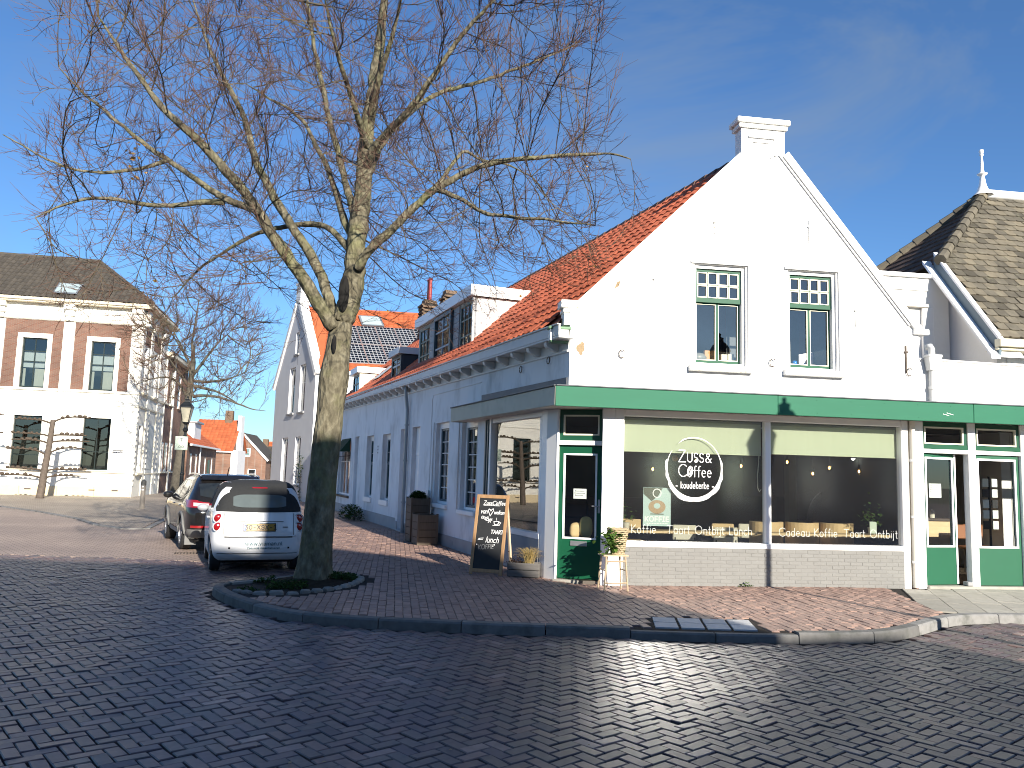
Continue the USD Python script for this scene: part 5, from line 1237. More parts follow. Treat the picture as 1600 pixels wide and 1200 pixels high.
for a, b, c, d in gh:
    window(sol, FS, a + .001, b - .001, c + .001, d - .001, -.12, zs=[c + (d - c) * .62], fw=.08, mf=white_paint, mg=dim_glass)
    put(sol, "window_sill", G().bbox(FS, a - .08, b + .08, -.1, .08, c - .10, c - .002, .01), plinth_grey)
for a in (2.35, 5.7): window(sol, FH, a + .001, a + .799, 3.901, 5.999, -.12, zs=[5.2], fw=.07, mf=white_paint, mg=dim_glass)
put(sol, "gable_chimney", G().bbox(FS, apx - .45, apx + .45, -.5, .05, 10.6, 11.75, .03).bbox(FS, apx - .5, apx + .5, -.55, .1, 11.76, 11.9, .03), plaster, label="white chimney on the gable top")
g = G(); sloped(g, FS, (-.08, 6.5), (apx - .3, 10.7), .12, -.35, .10, .16); sloped(g, FS, (W + .3, 6.3), (apx + .3, 10.7), .12, -.35, .10, .16); put(sol, "gable_coping", g, plaster)
fp = lambda u, t, h=0: FH.P(u, .15, 6.68) + (FS.P(apx, 0, 10.45) - FS.P(0, .0, 6.68) - FH.n * .15) * t + np.array([.1, -.75, .65]) * h
orange_tile = look("orange_roof_tile", (0.42, 0.115, 0.045), 0.65, 0.12, 2, 0.004, 20, 0.3, tint=[(0, (.82, .8, .8)), (1, (1.15, 1.12, 1.1))])
so = put(sol, "roof", G().add([fp(.25, 0), fp(13.2, 0), fp(13.2, 1), fp(.25, 1), FS.P(W, -.2, 6.6), FS.P(W, -13, 6.6)], [(0, 1, 2), (0, 2, 3), (3, 2, 5), (3, 5, 4)]), orange_tile)
ribs(so, fp(.3, 0, .02), fp(13.2, 0, .02), fp(.3, 1, .02), fp(13.2, 1, .02), 19, .26, m=orange_tile, amp=.035)
put(so, "ridge_tiles", G().tube([fp(.2, 1, .05), fp(13.2, 1, .05)], .10, 8), orange_tile)
put(sol, "gutter", G().bbox(FH, .02, 13, .001, .20, 6.50, 6.68, .01), white_paint)
panel_blue = look("solar_cell_black", (0.010, 0.012, 0.018), 0.18, 0.1, 3); panel_grid = look("solar_grid_grey", (0.42, 0.43, 0.44), 0.5, 0.05, 3)
for r in range(2):
    for c in range(7):
        u0, t0 = 1.75 + c * 1.02, .11 + r * .31; Q = lambda a, b, h: fp(u0 + a * .98, t0 + b * .295, h)
        pn = put(sol, "solar_panel", G().add([Q(0, 0, .07), Q(1, 0, .07), Q(1, 1, .07), Q(0, 1, .07), Q(0, 0, .13), Q(1, 0, .13), Q(1, 1, .13), Q(0, 1, .13)], BOXF), panel_grid)
        g = G()
        for i in range(5):
            for j in range(8): g.quad(Q((i + .07) / 5, (j + .09) / 8, .136), Q((i + .93) / 5, (j + .09) / 8, .136), Q((i + .93) / 5, (j + .91) / 8, .136), Q((i + .07) / 5, (j + .91) / 8, .136))
        put(pn, "solar_cells", g, panel_blue, kind="stuff")
sk = put(sol, "roof_window", G().add([fp(3.1, .73, .1), fp(4.3, .73, .1), fp(4.3, .90, .1), fp(3.1, .90, .1), fp(3.1, .73, .16), fp(4.3, .73, .16), fp(4.3, .90, .16), fp(3.1, .90, .16)], BOXF), zinc)
put(sk, "pane", G().quad(fp(3.2, .745, .166), fp(4.2, .745, .166), fp(4.2, .885, .166), fp(3.2, .885, .166)), look("sky_toned_roof_glass", (0.3,) * 3))
put(sol, "back_wall", G().box(FH, .5, 13, -9.5, -9.3, 0, 6.5).box(FH, 12.8, 13, -9.3, -.31, 0, 6.5), plaster)
single("wall_letter_box", G().bbox(FH, .12, .62, .001, .16, .78, 1.22, .015), black, "black letter box on the white end wall behind the big tree", "letter box")

# ------------------------------------------------------------------ houses far down the street
fbrick = brick_look("far_red_brick", (0.24, 0.125, 0.08), (0.20, 0.10, 0.065), (0.26, 0.21, 0.17), LS)


def far_house(name, label, o, ang, L, D, ze, zr, wall_m, roof_m, windows=(), gable=False, chim=None):
    """o: the near front corner; the ridge runs along the front unless gable."""
    fr = Fr(o, ang); h = thing(name, label, "house", fr.P(L / 2, -D / 2, 0))
    holes = [rect(a, b, c, d) for a, b, c, d in windows]
    if gable:
        put(h, "front_wall", G().poly(fr, [(0, -.1), (L, -.1), (L, ze), (L / 2, zr), (0, ze)], -.25, 0, holes), wall_m)
        put(h, "side_wall", G().box(fr, 0, .25, -D, -.251, -.1, ze).box(fr, L - .25, L, -D, -.251, -.1, ze), wall_m)
        rfg = G()
        for a, b in (((-.3, ze - .25), (L / 2, zr + .08)), ((L + .3, ze - .25), (L / 2, zr + .08))): rfg.poly(fr, [a, b, (b[0], b[1] + .14), (a[0], a[1] + .14)], -D - .2, .18)
        put(h, "roof", rfg, roof_m); put(h, "verge_board", (lambda g: (sloped(g, fr, (-.3, ze - .25), (L / 2, zr + .08), .12, .181, .21, .16), sloped(g, fr, (L + .3, ze - .25), (L / 2, zr + .08), .12, .181, .21, .16), g)[-1])(G()), white_paint)
    else:
        put(h, "front_wall", G().poly(fr, rect(0, L, -.1, ze), -.25, 0, holes), wall_m)
        g = G()
        for u in (0, L - .25): m = trimesh.creation.extrude_polygon(Polygon([(.251, -.1), (.251, ze), (D / 2, zr - .1), (D, ze), (D, -.1)]), .25, engine="earcut"); q = np.asarray(m.vertices); g.add(fr.M(np.stack([q[:, 2] + u, -q[:, 0], q[:, 1]], 1)), m.faces)
        put(h, "side_wall", g, wall_m)
        r = put(h, "roof", G().add(fr.M([(-.2, .25, ze - .1), (L + .2, .25, ze - .1), (L + .2, -D / 2, zr), (-.2, -D / 2, zr), (-.2, -D - .25, ze - .1), (L + .2, -D - .25, ze - .1)]), [(0, 1, 2), (0, 2, 3), (3, 2, 5), (3, 5, 4)]), roof_m)
        ribs(r, fr.P(-.2, .25, ze - .07), fr.P(L + .2, .25, ze - .07), fr.P(-.2, -D / 2, zr + .03), fr.P(L + .2, -D / 2, zr + .03), 12, .4, m=roof_m)
        put(h, "gutter", G().bbox(fr, -.2, L + .2, .18, .36, ze - .16, ze - .02, .02), white_paint)
    for a, b, c, d in windows:
        window(h, fr, a + .001, b - .001, c + .001, d - .001, -.06, zs=[(c + d) / 2], fw=.12, mf=white_paint, mg=dim_glass)
    if chim: put(h, "chimney", G().bbox(fr, chim[0] - .4, chim[0] + .4, -D / 2 - .4, -D / 2 + .4, zr - .6, zr + chim[1], .03), old_brick)
    return h, fr


h1, f1 = far_house("brick_house", "low brick house with red roof and white dormer beyond the mansion", (-23.3, 58.0), 103, 16, 7, 3.3, 6.0, fbrick, orange_tile, [(1.5, 2.5, 1, 2.6), (4, 5, 1, 2.6), (9.0, 9.9, .9, 2.4), (13.0, 13.9, .9, 2.4)])
put(h1, "dormer", G().box(f1, 6.0, 9.5, -2.6, -.5, 3.3, 5.1), plaster); put(h1, "dormer_roof", G().bbox(f1, 5.9, 9.6, -2.7, -.3, 5.101, 5.25, .02), zinc); put(h1, "rain_pipe", G().tube([f1.P(5.5, .12, 3.2), f1.P(5.5, .12, 0)], .06, 6), white_paint)
put(h1, "door", G().bbox(f1, 11.0, 12.0, .001, .03, 0, 2.2, .01), dark_green)
h2, f2 = far_house("red_roofed_house", "far house with a broad orange red roof and a chimney", (-33.5, 84), 8, 4.2, 8, 3.3, 6.7, fbrick, orange_tile, [(1.0, 2.4, 1.0, 2.4)], chim=(3.0, 1.1))
put(h2, "white_gable_edge", G().bbox(f2, 4.2, 4.9, -4.2, .1, 0, 3.4, .02).bbox(f2, 4.2, 4.6, -4.2, -2.5, 3.41, 7.2, .02), plaster)
h3, f3 = far_house("gabled_brick_house", "far brown brick gable house with a white framed attic window", (-40.8, 112), 6, 6.7, 9, 2.8, 6.2, fbrick, dark_tile, [(3.4, 4.5, 3.1, 4.3), (4.3, 5.4, .2, 1.4)], True)
h4, f4 = far_house("small_brick_house", "small far brick house with grey roof at the end of the street", (-41.0, 126), 6, 4.2, 8, 2.6, 5.0, fbrick, dark_tile, [(1, 2, .9, 2.2)], chim=(1.8, 1.2))
h5, f5 = far_house("distant_cottage", "distant cottage half hidden by the far hedge", (-46, 150), 6, 9, 8, 3.2, 6.5, fbrick, orange_tile, [], chim=(2, 1))
# ------------------------------------------------------------------ houses behind the viewer, which throw the shade over the road
SA = np.array([-math.sin(SUN_AZ), math.cos(SUN_AZ)])
BK = Fr(tuple(-9.0 * SA), math.degrees(math.atan2(-SA[0], SA[1])))       # e along the sun's broad side, n towards the sun
tE = math.tan(SUN_ELEV); Hh = lambda s: (s + 9.0) * tE
prof = [(-30, 0), (-30, Hh(15.5)), (-14, Hh(20.5)), (-10, Hh(20.5)), (-2.2, Hh(17.2)), (1.9, Hh(15.35)), (1.98, Hh(18.25)), (3.4, Hh(18.25)), (3.9, Hh(17.7)), (4.78, Hh(16.1)), (5.47, Hh(14.0)), (6.27, Hh(11.8)), (6.62, Hh(10.1)), (6.72, Hh(7.2)), (8.42, Hh(6.9)), (8.62, Hh(4.4)), (24, Hh(4.2)), (24, 0)]
opposite_brick = brick_look("opposite_house_brick", (0.22, 0.12, 0.085), (0.18, 0.095, 0.07), (0.28, 0.24, 0.2), BK)  # ordinary brick tones for this house front
op = thing("opposite_house", "long brick house on the near side of the road, behind the viewer", "house", BK.P(0, 3, 0))
BKF = Fr(tuple(-9.0 * SA), math.degrees(math.atan2(-SA[0], SA[1]))); BKF.n = -BKF.n
oh = [(u, u + 1.2, z, z + 1.9) for u in (-12, -9, -6, -3, 0, 3, 8, 11, 14, 17) for z in (.9, 4.1)if not (u > 5 and z > 2)]
put(op, "front_wall", G().poly(BKF, prof, -5.0, 0, [rect(*h) for h in oh]), opposite_brick)
for h in oh: window(op, BKF, h[0] + .001, h[1] - .001, h[2] + .001, h[3] - .001, -.1, zs=[h[2] + 1.2], fw=.07, mg=dim_glass)

# ------------------------------------------------------------------ bare trees
bark = usdkit.material(stage, "/World/Looks/grey_green_bark", {
    "g": ("geometry", {}), "mp": ("mapping", {"scale": (1, 1, 0.45)}), "n": ("noise_texture", {"scale": 9.0, "detail": 8.0, "roughness": 0.7}), "n2": ("noise_texture", {"scale": 2.2, "detail": 5.0}),
    "r": ("rgb_ramp", {"ramp": [(0.30, (0.06, 0.052, 0.036)), (0.5, (0.145, 0.127, 0.085)), (0.68, (0.25, 0.225, 0.155))]}), "m": ("mix_color", {"b": (0.20, 0.205, 0.085)}),
    "mr": ("map_range", {"from_min": 0.5, "from_max": 0.72, "to_min": 0.0, "to_max": 0.6, "clamp": True}), "v": ("voronoi_texture", {"scale": 16.0, "feature": "f1"}), "ad": ("math", {"math_type": "multiply_add", "value2": 0.7}),
    "b": ("bump", {"strength": 0.9, "distance": 0.03}), "p": ("principled_bsdf", {"roughness": 0.9, "specular_ior_level": 0.2})},
    [("g.position", "mp.vector"), ("mp.vector", "n.vector"), ("mp.vector", "v.vector"), ("g.position", "n2.vector"), ("n.fac", "r.fac"), ("n2.fac", "mr.value"), ("mr.result", "m.fac"), ("r.color", "m.a"), ("m.result", "p.base_color"),
     ("n.fac", "ad.value1"), ("v.distance", "ad.value3"), ("ad.value", "b.height"), ("b.normal", "p.normal")], surface="p.BSDF")
branch_bark = look("branch_bark", (0.105, 0.086, 0.058), 0.85, 0.3, 12, 0.004, 40, 0.2)
twig_bark = look("reddish_twig_bark", (0.105, 0.060, 0.042), 0.75, 0.3, 3, 0, 40, 0.25)
dark_bark = look("dark_hollow_bark", (0.008, 0.007, 0.006), 0.95, 0.3, 12)

LIMBS = {
    "trunk": [(-2.96, 12.55, 0.1), (-2.95, 12.55, 0.54), (-2.93, 12.55, 0.93), (-2.9, 12.55, 1.72), (-2.85, 12.55, 2.52), (-2.82, 12.55, 3.12), (-2.77, 12.55, 3.69), (-2.74, 12.55, 4.1)],
    "M": [(-2.75, 12.6, 4.11), (-2.62, 12.63, 4.5), (-2.58, 12.66, 5.23), (-2.53, 12.68, 5.88), (-2.5, 12.71, 6.65), (-2.48, 12.74, 7.43), (-2.45, 12.77, 8.23), (-2.42, 12.79, 9.04), (-2.38, 12.82, 9.98), (-2.37, 12.85, 11.06)],
    "L1": [(-2.82, 12.45, 4.01), (-3.04, 12.31, 4.35), (-3.31, 12.18, 4.78), (-3.69, 12.04, 5.27), (-3.93, 11.9, 5.66), (-4.12, 11.77, 5.96), (-4.48, 11.63, 6.33), (-4.7, 11.5, 6.58), (-5.22, 11.36, 6.98), (-5.61, 11.22, 7.47), (-5.86, 11.09, 7.82), (-6.15, 10.95, 8.21)],
    "L2": [(-2.87, 12.65, 4.17), (-2.99, 12.77, 4.57), (-3.28, 12.89, 5.15), (-3.57, 13.0, 5.56), (-3.96, 13.12, 6.16), (-4.26, 13.24, 6.64), (-4.53, 13.36, 7.08), (-4.74, 13.48, 7.63), (-4.96, 13.6, 8.04), (-5.34, 13.71, 8.66), (-5.74, 13.83, 9.46), (-6.11, 13.95, 10.34)],
    "L3": [(-3.9, 11.8, 5.63), (-4.49, 11.88, 5.81), (-4.98, 11.96, 6.14), (-5.47, 12.04, 6.49), (-5.92, 12.11, 6.81), (-6.49, 12.19, 7.29), (-7.01, 12.27, 7.69), (-7.5, 12.35, 8.14)],
    "L4": [(-4.52, 11.95, 5.83), (-4.86, 11.73, 5.74), (-5.34, 11.52, 5.6), (-5.69, 11.3, 5.57), (-6.03, 11.08, 5.57), (-6.45, 10.87, 5.31), (-6.59, 10.65, 5.09)],
    "L5": [(-2.62, 12.65, 5.23), (-2.82, 12.82, 5.48), (-3.15, 13.0, 5.81), (-3.54, 13.18, 5.92), (-4.06, 13.35, 5.89), (-4.5, 13.52, 5.83), (-5.12, 13.7, 5.51), (-5.65, 13.88, 5.2), (-6.1, 14.05, 4.75)],
    "L6": [(-2.67, 12.75, 5.55), (-2.89, 13.0, 5.97), (-3.06, 13.25, 6.43), (-3.33, 13.5, 7.02), (-3.62, 13.75, 7.53), (-3.86, 14.0, 7.99), (-4.26, 14.25, 8.42), (-4.77, 14.5, 8.75), (-5.31, 14.75, 9.14)],
    "L7": [(-5.48, 12.05, 6.49), (-5.98, 11.97, 6.29), (-6.46, 11.89, 6.18), (-7.07, 11.81, 6.28), (-7.47, 11.73, 6.5), (-7.82, 11.65, 6.68)],
    "R1": [(-2.51, 12.5, 4.98), (-2.32, 12.4, 5.29), (-1.93, 12.29, 5.6), (-1.53, 12.19, 5.96), (-1.29, 12.08, 6.17), (-0.85, 11.98, 6.4), (-0.53, 11.87, 6.53), (-0.22, 11.77, 6.58), (0.36, 11.66, 6.59), (0.86, 11.56, 6.61), (1.35, 11.45, 6.58), (1.65, 11.35, 6.46)],
    "R2": [(-1.29, 12.1, 6.18), (-0.91, 11.86, 5.98), (-0.57, 11.62, 5.67), (-0.18, 11.38, 5.52), (0.3, 11.13, 5.42), (0.83, 10.89, 5.28), (1.08, 10.65, 5.21)],
    "R3": [(-1.53, 12.15, 5.94), (-1.2, 12.35, 6.49), (-1.03, 12.55, 6.91), (-0.9, 12.75, 7.13), (-0.65, 12.95, 7.02), (-0.22, 13.15, 7.05), (0.23, 13.35, 6.92)],
    "M2": [(-2.52, 12.65, 6.3), (-2.45, 12.83, 6.85), (-2.29, 13.01, 7.38), (-1.94, 13.18, 7.88), (-1.71, 13.36, 8.25), (-1.29, 13.54, 8.54), (-0.85, 13.72, 8.74), (-0.17, 13.89, 9.15), (0.53, 14.07, 9.56), (1.08, 14.25, 9.91)],
    "M3": [(-2.5, 12.65, 6.71), (-2.33, 12.44, 7.04), (-1.96, 12.22, 7.3), (-1.62, 12.01, 7.6), (-1.37, 11.8, 7.92), (-1.05, 11.59, 8.31), (-0.74, 11.38, 8.57), (-0.43, 11.16, 8.77), (-0.18, 10.95, 9.15)],
    "M4": [(-2.49, 12.75, 7.44), (-2.37, 12.45, 7.85), (-2.2, 12.15, 8.25), (-1.99, 11.85, 8.73), (-1.82, 11.55, 9.29)],
    "M5": [(-2.53, 12.55, 5.62), (-2.8, 12.85, 6.26), (-3.09, 13.15, 7.14), (-3.39, 13.45, 8.2), (-3.71, 13.75, 9.3), (-4.03, 14.05, 10.47), (-4.3, 14.35, 11.69)],
    "M6": [(-2.48, 12.65, 7.06), (-2.57, 12.18, 7.39), (-2.69, 11.7, 7.78), (-2.81, 11.22, 8.18), (-2.86, 10.75, 8.59)],
}


def tubes3(pts, r, tint):
    """Many thin polylines (n, k, 3) with radii (n, k) as three-sided tubes in one go."""
    n, k = pts.shape[:2]
    t = np.gradient(pts, axis=1); t /= np.linalg.norm(t, axis=2, keepdims=True) + 1e-12
    ref = np.where(np.abs(t[:, :1, 2:]) < 0.85, [[[0, 0, 1.0]]], [[[1.0, 0, 0]]])
    a = np.cross(t, np.broadcast_to(ref, t.shape)); a /= np.linalg.norm(a, axis=2, keepdims=True) + 1e-12
    b = np.cross(t, a); th = np.arange(3) * 2 * np.pi / 3
    v = pts[:, :, None] + r[:, :, None, None] * (np.cos(th)[:, None] * a[:, :, None] + np.sin(th)[:, None] * b[:, :, None])
    i, j = np.meshgrid(np.arange(k - 1), np.arange(3), indexing="ij")
    q = np.stack([i * 3 + j, i * 3 + (j + 1) % 3, (i + 1) * 3 + (j + 1) % 3, (i + 1) * 3 + j], -1).reshape(-1, 4)
    f = np.vstack([q[:, [0, 1, 2]], q[:, [0, 2, 3]]])
    g = G(); g.v = [v.reshape(-1, 3)]; g.f = [(f[None] + (np.arange(n) * 3 * k)[:, None, None]).reshape(-1, 3)]; g.t = [np.repeat(tint, 3 * k)]; g.n = n * 3 * k
    return g


def curve(p, step):
    p = np.array(p, float)
    for _ in range(2):
        q = np.empty((2 * len(p) - 2, 3)); q[0::2] = 0.75 * p[:-1] + 0.25 * p[1:]; q[1::2] = 0.25 * p[:-1] + 0.75 * p[1:]
        p = np.vstack([p[:1], q, p[-1:]])
    s = np.concatenate([[0], np.cumsum(np.linalg.norm(np.diff(p, axis=0), axis=1))]); t = np.linspace(0, s[-1], max(3, int(s[-1] / step)))
    return np.stack([np.interp(t, s, p[:, k]) for k in range(3)], 1)


def grow(seeds, attract, r, step=0.17, reach=1.7, kill=0.30, rounds=75, sag=0.10):
    """Space colonisation from the limbs' points: returns points and parents."""
    P, par = list(seeds), [-1] * len(seeds); core = np.array([attract[:, 0].mean(), attract[:, 1].mean(), attract[:, 2].min()])
    att = attract.copy()
    drn, cnt = {}, {}
    for it in range(rounds):
        tree = cKDTree(np.array(P)); d, idx = tree.query(att, distance_upper_bound=reach)
        ok = np.isfinite(d)
        if ok.sum() < 4: break
        acc = {}
        A_ = np.array(P)
        vec = att[ok] - A_[idx[ok]]; vec /= np.linalg.norm(vec, axis=1, keepdims=True) + 1e-9
        u, inv = np.unique(idx[ok], return_inverse=True); sm = np.zeros((len(u), 3)); np.add.at(sm, inv, vec)
        sm /= np.linalg.norm(sm, axis=1, keepdims=True) + 1e-9
        for k, node in enumerate(u):
            if cnt.get(node, 0) >= (2 if node in drn else 3): continue
            cnt[node] = cnt.get(node, 0) + 1
            base = A_[node]; od = base - core; od /= np.linalg.norm(od) + 1e-9; dv = sm[k] + od * .30 + r.normal(0, 0.12, 3) + np.array([0, 0, -sag * max(0, 6.3 - base[2]) / 2])
            if node in drn: dv = dv * .62 + drn[node] * .75
            dv /= np.linalg.norm(dv); q = base + dv * step
            drn[len(P)] = dv; P.append(q); par.append(int(node))
        d2, _ = cKDTree(np.array(P)).query(att)
        att = att[d2 > kill]
        if len(att) < 5: break
    return np.array(P), np.array(par)


def bare_tree(name, label, group, trunk, trunk_r, limbs, limb_r, attract, seed, twig_len, tip, twigs_per, bark_m=bark, extra=None):
    r = np.random.default_rng(seed)
    base = np.array(trunk[0]); t = thing(name, label, "tree", base, group)
    c = curve(trunk, .12); rr = np.interp(np.linspace(0, 1, len(c)), np.linspace(0, 1, len(trunk_r)), trunk_r)
    g = G(); g.tube(c, rr, 22)
    v, f, tt = g.out()
    k = len(c) * 22; dirs = v[:k] - np.repeat(c, 22, 0); dl = np.linalg.norm(dirs, axis=1, keepdims=True)
    ang = np.tile(np.arange(22) * 2 * np.pi / 22, len(c)); hgt = np.clip(1 - (v[:k, 2] - base[2]) / .55, 0, 1) ** 2
    amp = .10 * (meshkit.fbm(v[:k] * [5, 5, 2.2], 3) - .5) * 2 * dl[:, 0] + hgt * .20 * dl[:, 0] * (np.cos(ang * 5 + .6) * .6 + np.cos(ang * 3) * .4)
    v[:k] += dirs / (dl + 1e-9) * amp[:, None]
    tr = put(t, "trunk", (v, f), bark_m, True)
    if extra: extra(tr)
    seeds = []
    for key, pts in limbs.items():
        cv = curve(pts, .10); r0, r1 = limb_r[key]
        wob = np.cumsum(r.normal(0, .006, cv.shape), 0); wob -= np.linspace(0, 1, len(cv))[:, None] * wob[-1]; cv = cv + wob
        rad = r1 + (r0 - r1) * np.linspace(1, 0, len(cv)) ** .8
        g = G(); g.tube(cv, rad, 10); v, f, _ = g.out()
        v[:len(cv) * 10] += (v[:len(cv) * 10] - np.repeat(cv, 10, 0)) * ((meshkit.noise(v[:len(cv) * 10] * 7) - .5) * .35)[:, None]
        put(t, "limb", (v, f), bark_m, True)
        sl = cv[int(len(cv) * .22)::2]; seeds += list(sl[:-1] + r.normal(0, .01, sl[:-1].shape)) + [cv[-1]]
    P, par = grow(np.array(seeds), attract, r)
    n0, n = len(seeds), len(P)
    R = np.zeros(n); kids = [[] for _ in range(n)]
    for i in range(n - 1, n0 - 1, -1):
        R[i] = max(tip, R[i]) if not kids[i] else R[i] ** (1 / 2.35)
        R[i] = min(R[i], .05)
        kids[par[i]].append(i); R[par[i]] = (R[par[i]] if kids[par[i]][1:] else 0) + R[i] ** 2.35
    g = G()
    done = np.zeros(n, bool)
    for i in range(n0, n):
        if done[i]: continue
        ch, rad = [P[par[i]]], [R[i]]; j = i
        while True:
            done[j] = True; ch.append(P[j]); rad.append(R[j])
            nx = [q for q in kids[j] if not done[q]]
            if not nx: break
            j = max(nx, key=lambda q: R[q])
        ch = np.array(ch)
        if len(ch) > 4: ch[1:-1] = ch[1:-1] * .5 + (ch[:-2] + ch[2:]) * .25
        g.tube(ch, rad, 5 if rad[0] > .014 else 3, cap=False)
    put(t, "branches", g, branch_bark, kind="stuff")
    core = np.array([attract[:, 0].mean(), attract[:, 1].mean(), attract[:, 2].min()])
    idx = np.arange(n0, n); idx = np.concatenate([idx[r.random(len(idx)) < q] for q in twigs_per])
    m = len(idx); pd = P[idx] - P[par[idx]]; pd /= np.linalg.norm(pd, axis=1, keepdims=True)
    def shoots(p0, d0, L, w0, w1, K=5, bend=.22, up=.14):
        od = p0 - core; od /= np.linalg.norm(od, axis=1, keepdims=True); dv = d0 * .75 + od * .35 + r.normal(0, .36, d0.shape); dv[:, 2] += up; dv /= np.linalg.norm(dv, axis=1, keepdims=True)
        pts = [p0]; dd = dv
        for k in range(K - 1):
            pts.append(pts[-1] + dd * (L / (K - 1))[:, None]); dd = dd + r.normal(0, bend / 2, dd.shape) + [0, 0, .03]; dd = dd / np.linalg.norm(dd, axis=1, keepdims=True)
        pts = np.stack(pts, 1); return pts, np.linspace(w0, w1, K)[None] * np.ones((len(p0), 1))
    L = twig_len * r.uniform(.5, 1.35, m); tw, tr_ = shoots(P[idx], pd, L, tip * .85, tip * .5)
    g1 = tubes3(tw, tr_, r.random(m))
    side = []
    for kk in (1, 2, 3):
        s = r.random(m) < .62; p0 = tw[s, kk]; d0 = tw[s, kk] - tw[s, kk - 1]; d0 /= np.linalg.norm(d0, axis=1, keepdims=True)
        a, b = shoots(p0, d0 + r.normal(0, .5, d0.shape), L[s] * r.uniform(.25, .6, s.sum()), tip * .65, tip * .42, 3); side.append(tubes3(a, b, r.random(len(a))))
    for q in side: g1.v.append(q.v[0]); g1.f.append(q.f[0] + g1.n); g1.t.append(q.t[0]); g1.n += q.n
    put(t, "twigs", g1, twig_bark, kind="stuff")
    return t, P, R


def crown_points(n, c, rad, r, cond):
    out = []
    while len(out) < n:
        q = r.normal(0, 1, (4000, 3)); q /= np.linalg.norm(q, axis=1, keepdims=True); q = c + q * (r.random((4000, 1)) ** (1 / 2.4)) * rad
        out += list(q[cond(q)])
    return np.array(out[:n])


rt = np.random.default_rng(21)


def big_cond(q):
    h = np.hypot(q[:, 0] + 2.75, q[:, 1] - 12.6)
    ok = (q[:, 2] > np.where(h < 1.2, 5.0, np.where(q[:, 0] < -2.9, np.maximum(4.5 - .34 * (h - 1.2), 3.5), 4.75 - .12 * (h - 1.2)))) & (q[:, 2] < 11.2)
    ok &= ~((q[:, 0] > -0.6) & (q[:, 2] < 4.9) & (q[:, 1] > 11.4)) & (q[:, 0] > -8.1)
    ok &= (q[:, 1] > 8.4) & (q[:, 0] / q[:, 1] < .11 + .03 * (q[:, 2] > 5.5) * (q[:, 2] < 7)) & (q[:, 0] / q[:, 1] > -.62)
    ok &= meshkit.noise(q * .75) > .33
    return ok


att = crown_points(4700, np.array([-2.85, 12.5, 7.5]), np.array([5.5, 4.7, 4.8]), rt, big_cond)
trunk_pts = [(-2.97, 12.55, 0.02)] + LIMBS.pop("trunk")[1:]


def hollow(par):
    g = G(); ico = trimesh.creation.icosphere(2)
    g.add(ico.vertices * [.085, .06, .30] + [-2.70, 12.42, 4.55], ico.faces); put(par, "hollow", g, dark_bark, True, label="dark hollow in the fork")
    g = G(); g.add(ico.vertices * [.035, .04, .15] + [-2.79, 12.335, 3.72], ico.faces); put(par, "hollow", g, dark_bark, True)


LR = {"M": (.205, .02), "L1": (.125, .012), "L2": (.105, .012), "L3": (.062, .008), "L4": (.05, .008), "L5": (.065, .008), "L6": (.07, .009), "L7": (.035, .007), "R1": (.085, .008), "R2": (.045, .007), "R3": (.045, .007), "M2": (.065, .009), "M3": (.075, .01), "M4": (.07, .01), "M5": (.075, .01), "M6": (.06, .01)}
big, BP, BR = bare_tree("bare_tree", "large bare tree with pale trunk in the stone edged pit at the kerb", None, trunk_pts, [.31, .26, .24, .225, .215, .215, .215, .23, .20, .17], LIMBS, {k: (a * .9, b) for k, (a, b) in LR.items()}, att, 5, .46, .0050, (.9, .5), extra=hollow)
dead = leaf_look("dead_yellow_leaf", (0.42, 0.24, 0.08))
tips = BP[np.argsort(-BP[:, 0])[:400:40]]
g = G()
for q in list(tips) + [BP[i] for i in rt.integers(len(BP) // 2, len(BP), 16)] + [(-5.98 + rt.normal(0, .09), 12.0 + rt.normal(0, .05), 6.9 - rt.uniform(0, .7)) for _ in range(26)]:
    a = rt.uniform(0, 6.28); s = .05; d = np.array([math.cos(a), math.sin(a) * .5, -.8]) * s; w = np.array([-math.sin(a), math.cos(a), .2]) * s * .6; q = np.asarray(q)
    g.quad(q, q + d * .5 + w, q + d, q + d * .5 - w, rt.random())
put(big, "last_leaves", g, dead, kind="stuff")

# the smaller tree by the lamp
bt = [(-15.52, 37.5, -0.04), (-15.41, 37.5, 1.35), (-15.35, 37.5, 2.84), (-15.22, 37.5, 4.34), (-15.12, 37.5, 5.86), (-15.11, 37.5, 7.39)]
bl = {"a": [(-15.12, 37.5, 5.86), (-15.03, 37.6, 6.6), (-15.15, 37.3, 7.3), (-15.06, 37.5, 8.77), (-15.06, 37.5, 10.02)], "b": [(-15.02, 37.5, 4.97), (-15.03, 37.2, 6.1), (-15.3, 36.9, 7.08), (-15.9, 36.6, 8.2)], "c": [(-15.02, 37.5, 6.02), (-14.5, 37.9, 7.2), (-13.7, 38.4, 8.33)],
      "d": [(-14.96, 37.5, 5.7), (-14.22, 37.3, 5.66), (-13.26, 37.0, 5.75), (-12.3, 36.6, 6.1)], "e": [(-14.98, 37.5, 4.97), (-14.42, 37.6, 5.05), (-13.52, 37.9, 4.9), (-12.53, 38.2, 4.5), (-11.8, 38.4, 4.45)], "f": [(-14.98, 37.5, 5.46), (-14.03, 37.9, 5.3), (-13.03, 38.4, 4.7)],
      "g": [(-15.22, 37.5, 6.5), (-15.83, 37.8, 7.3), (-16.5, 38.2, 8.03)], "h": [(-15.28, 37.5, 5.0), (-15.78, 37.2, 5.8), (-16.48, 36.9, 5.75), (-17.2, 36.6, 5.4)], "i": [(-15.2, 37.5, 5.4), (-15.6, 36.6, 6.3), (-15.9, 35.6, 7.0)]}
att = crown_points(1500, np.array([-14.9, 37.5, 7.3]), np.array([3.6, 3.0, 3.3]), rt, lambda q: (q[:, 2] > 4.2) & (meshkit.noise(q * .8) > .3))
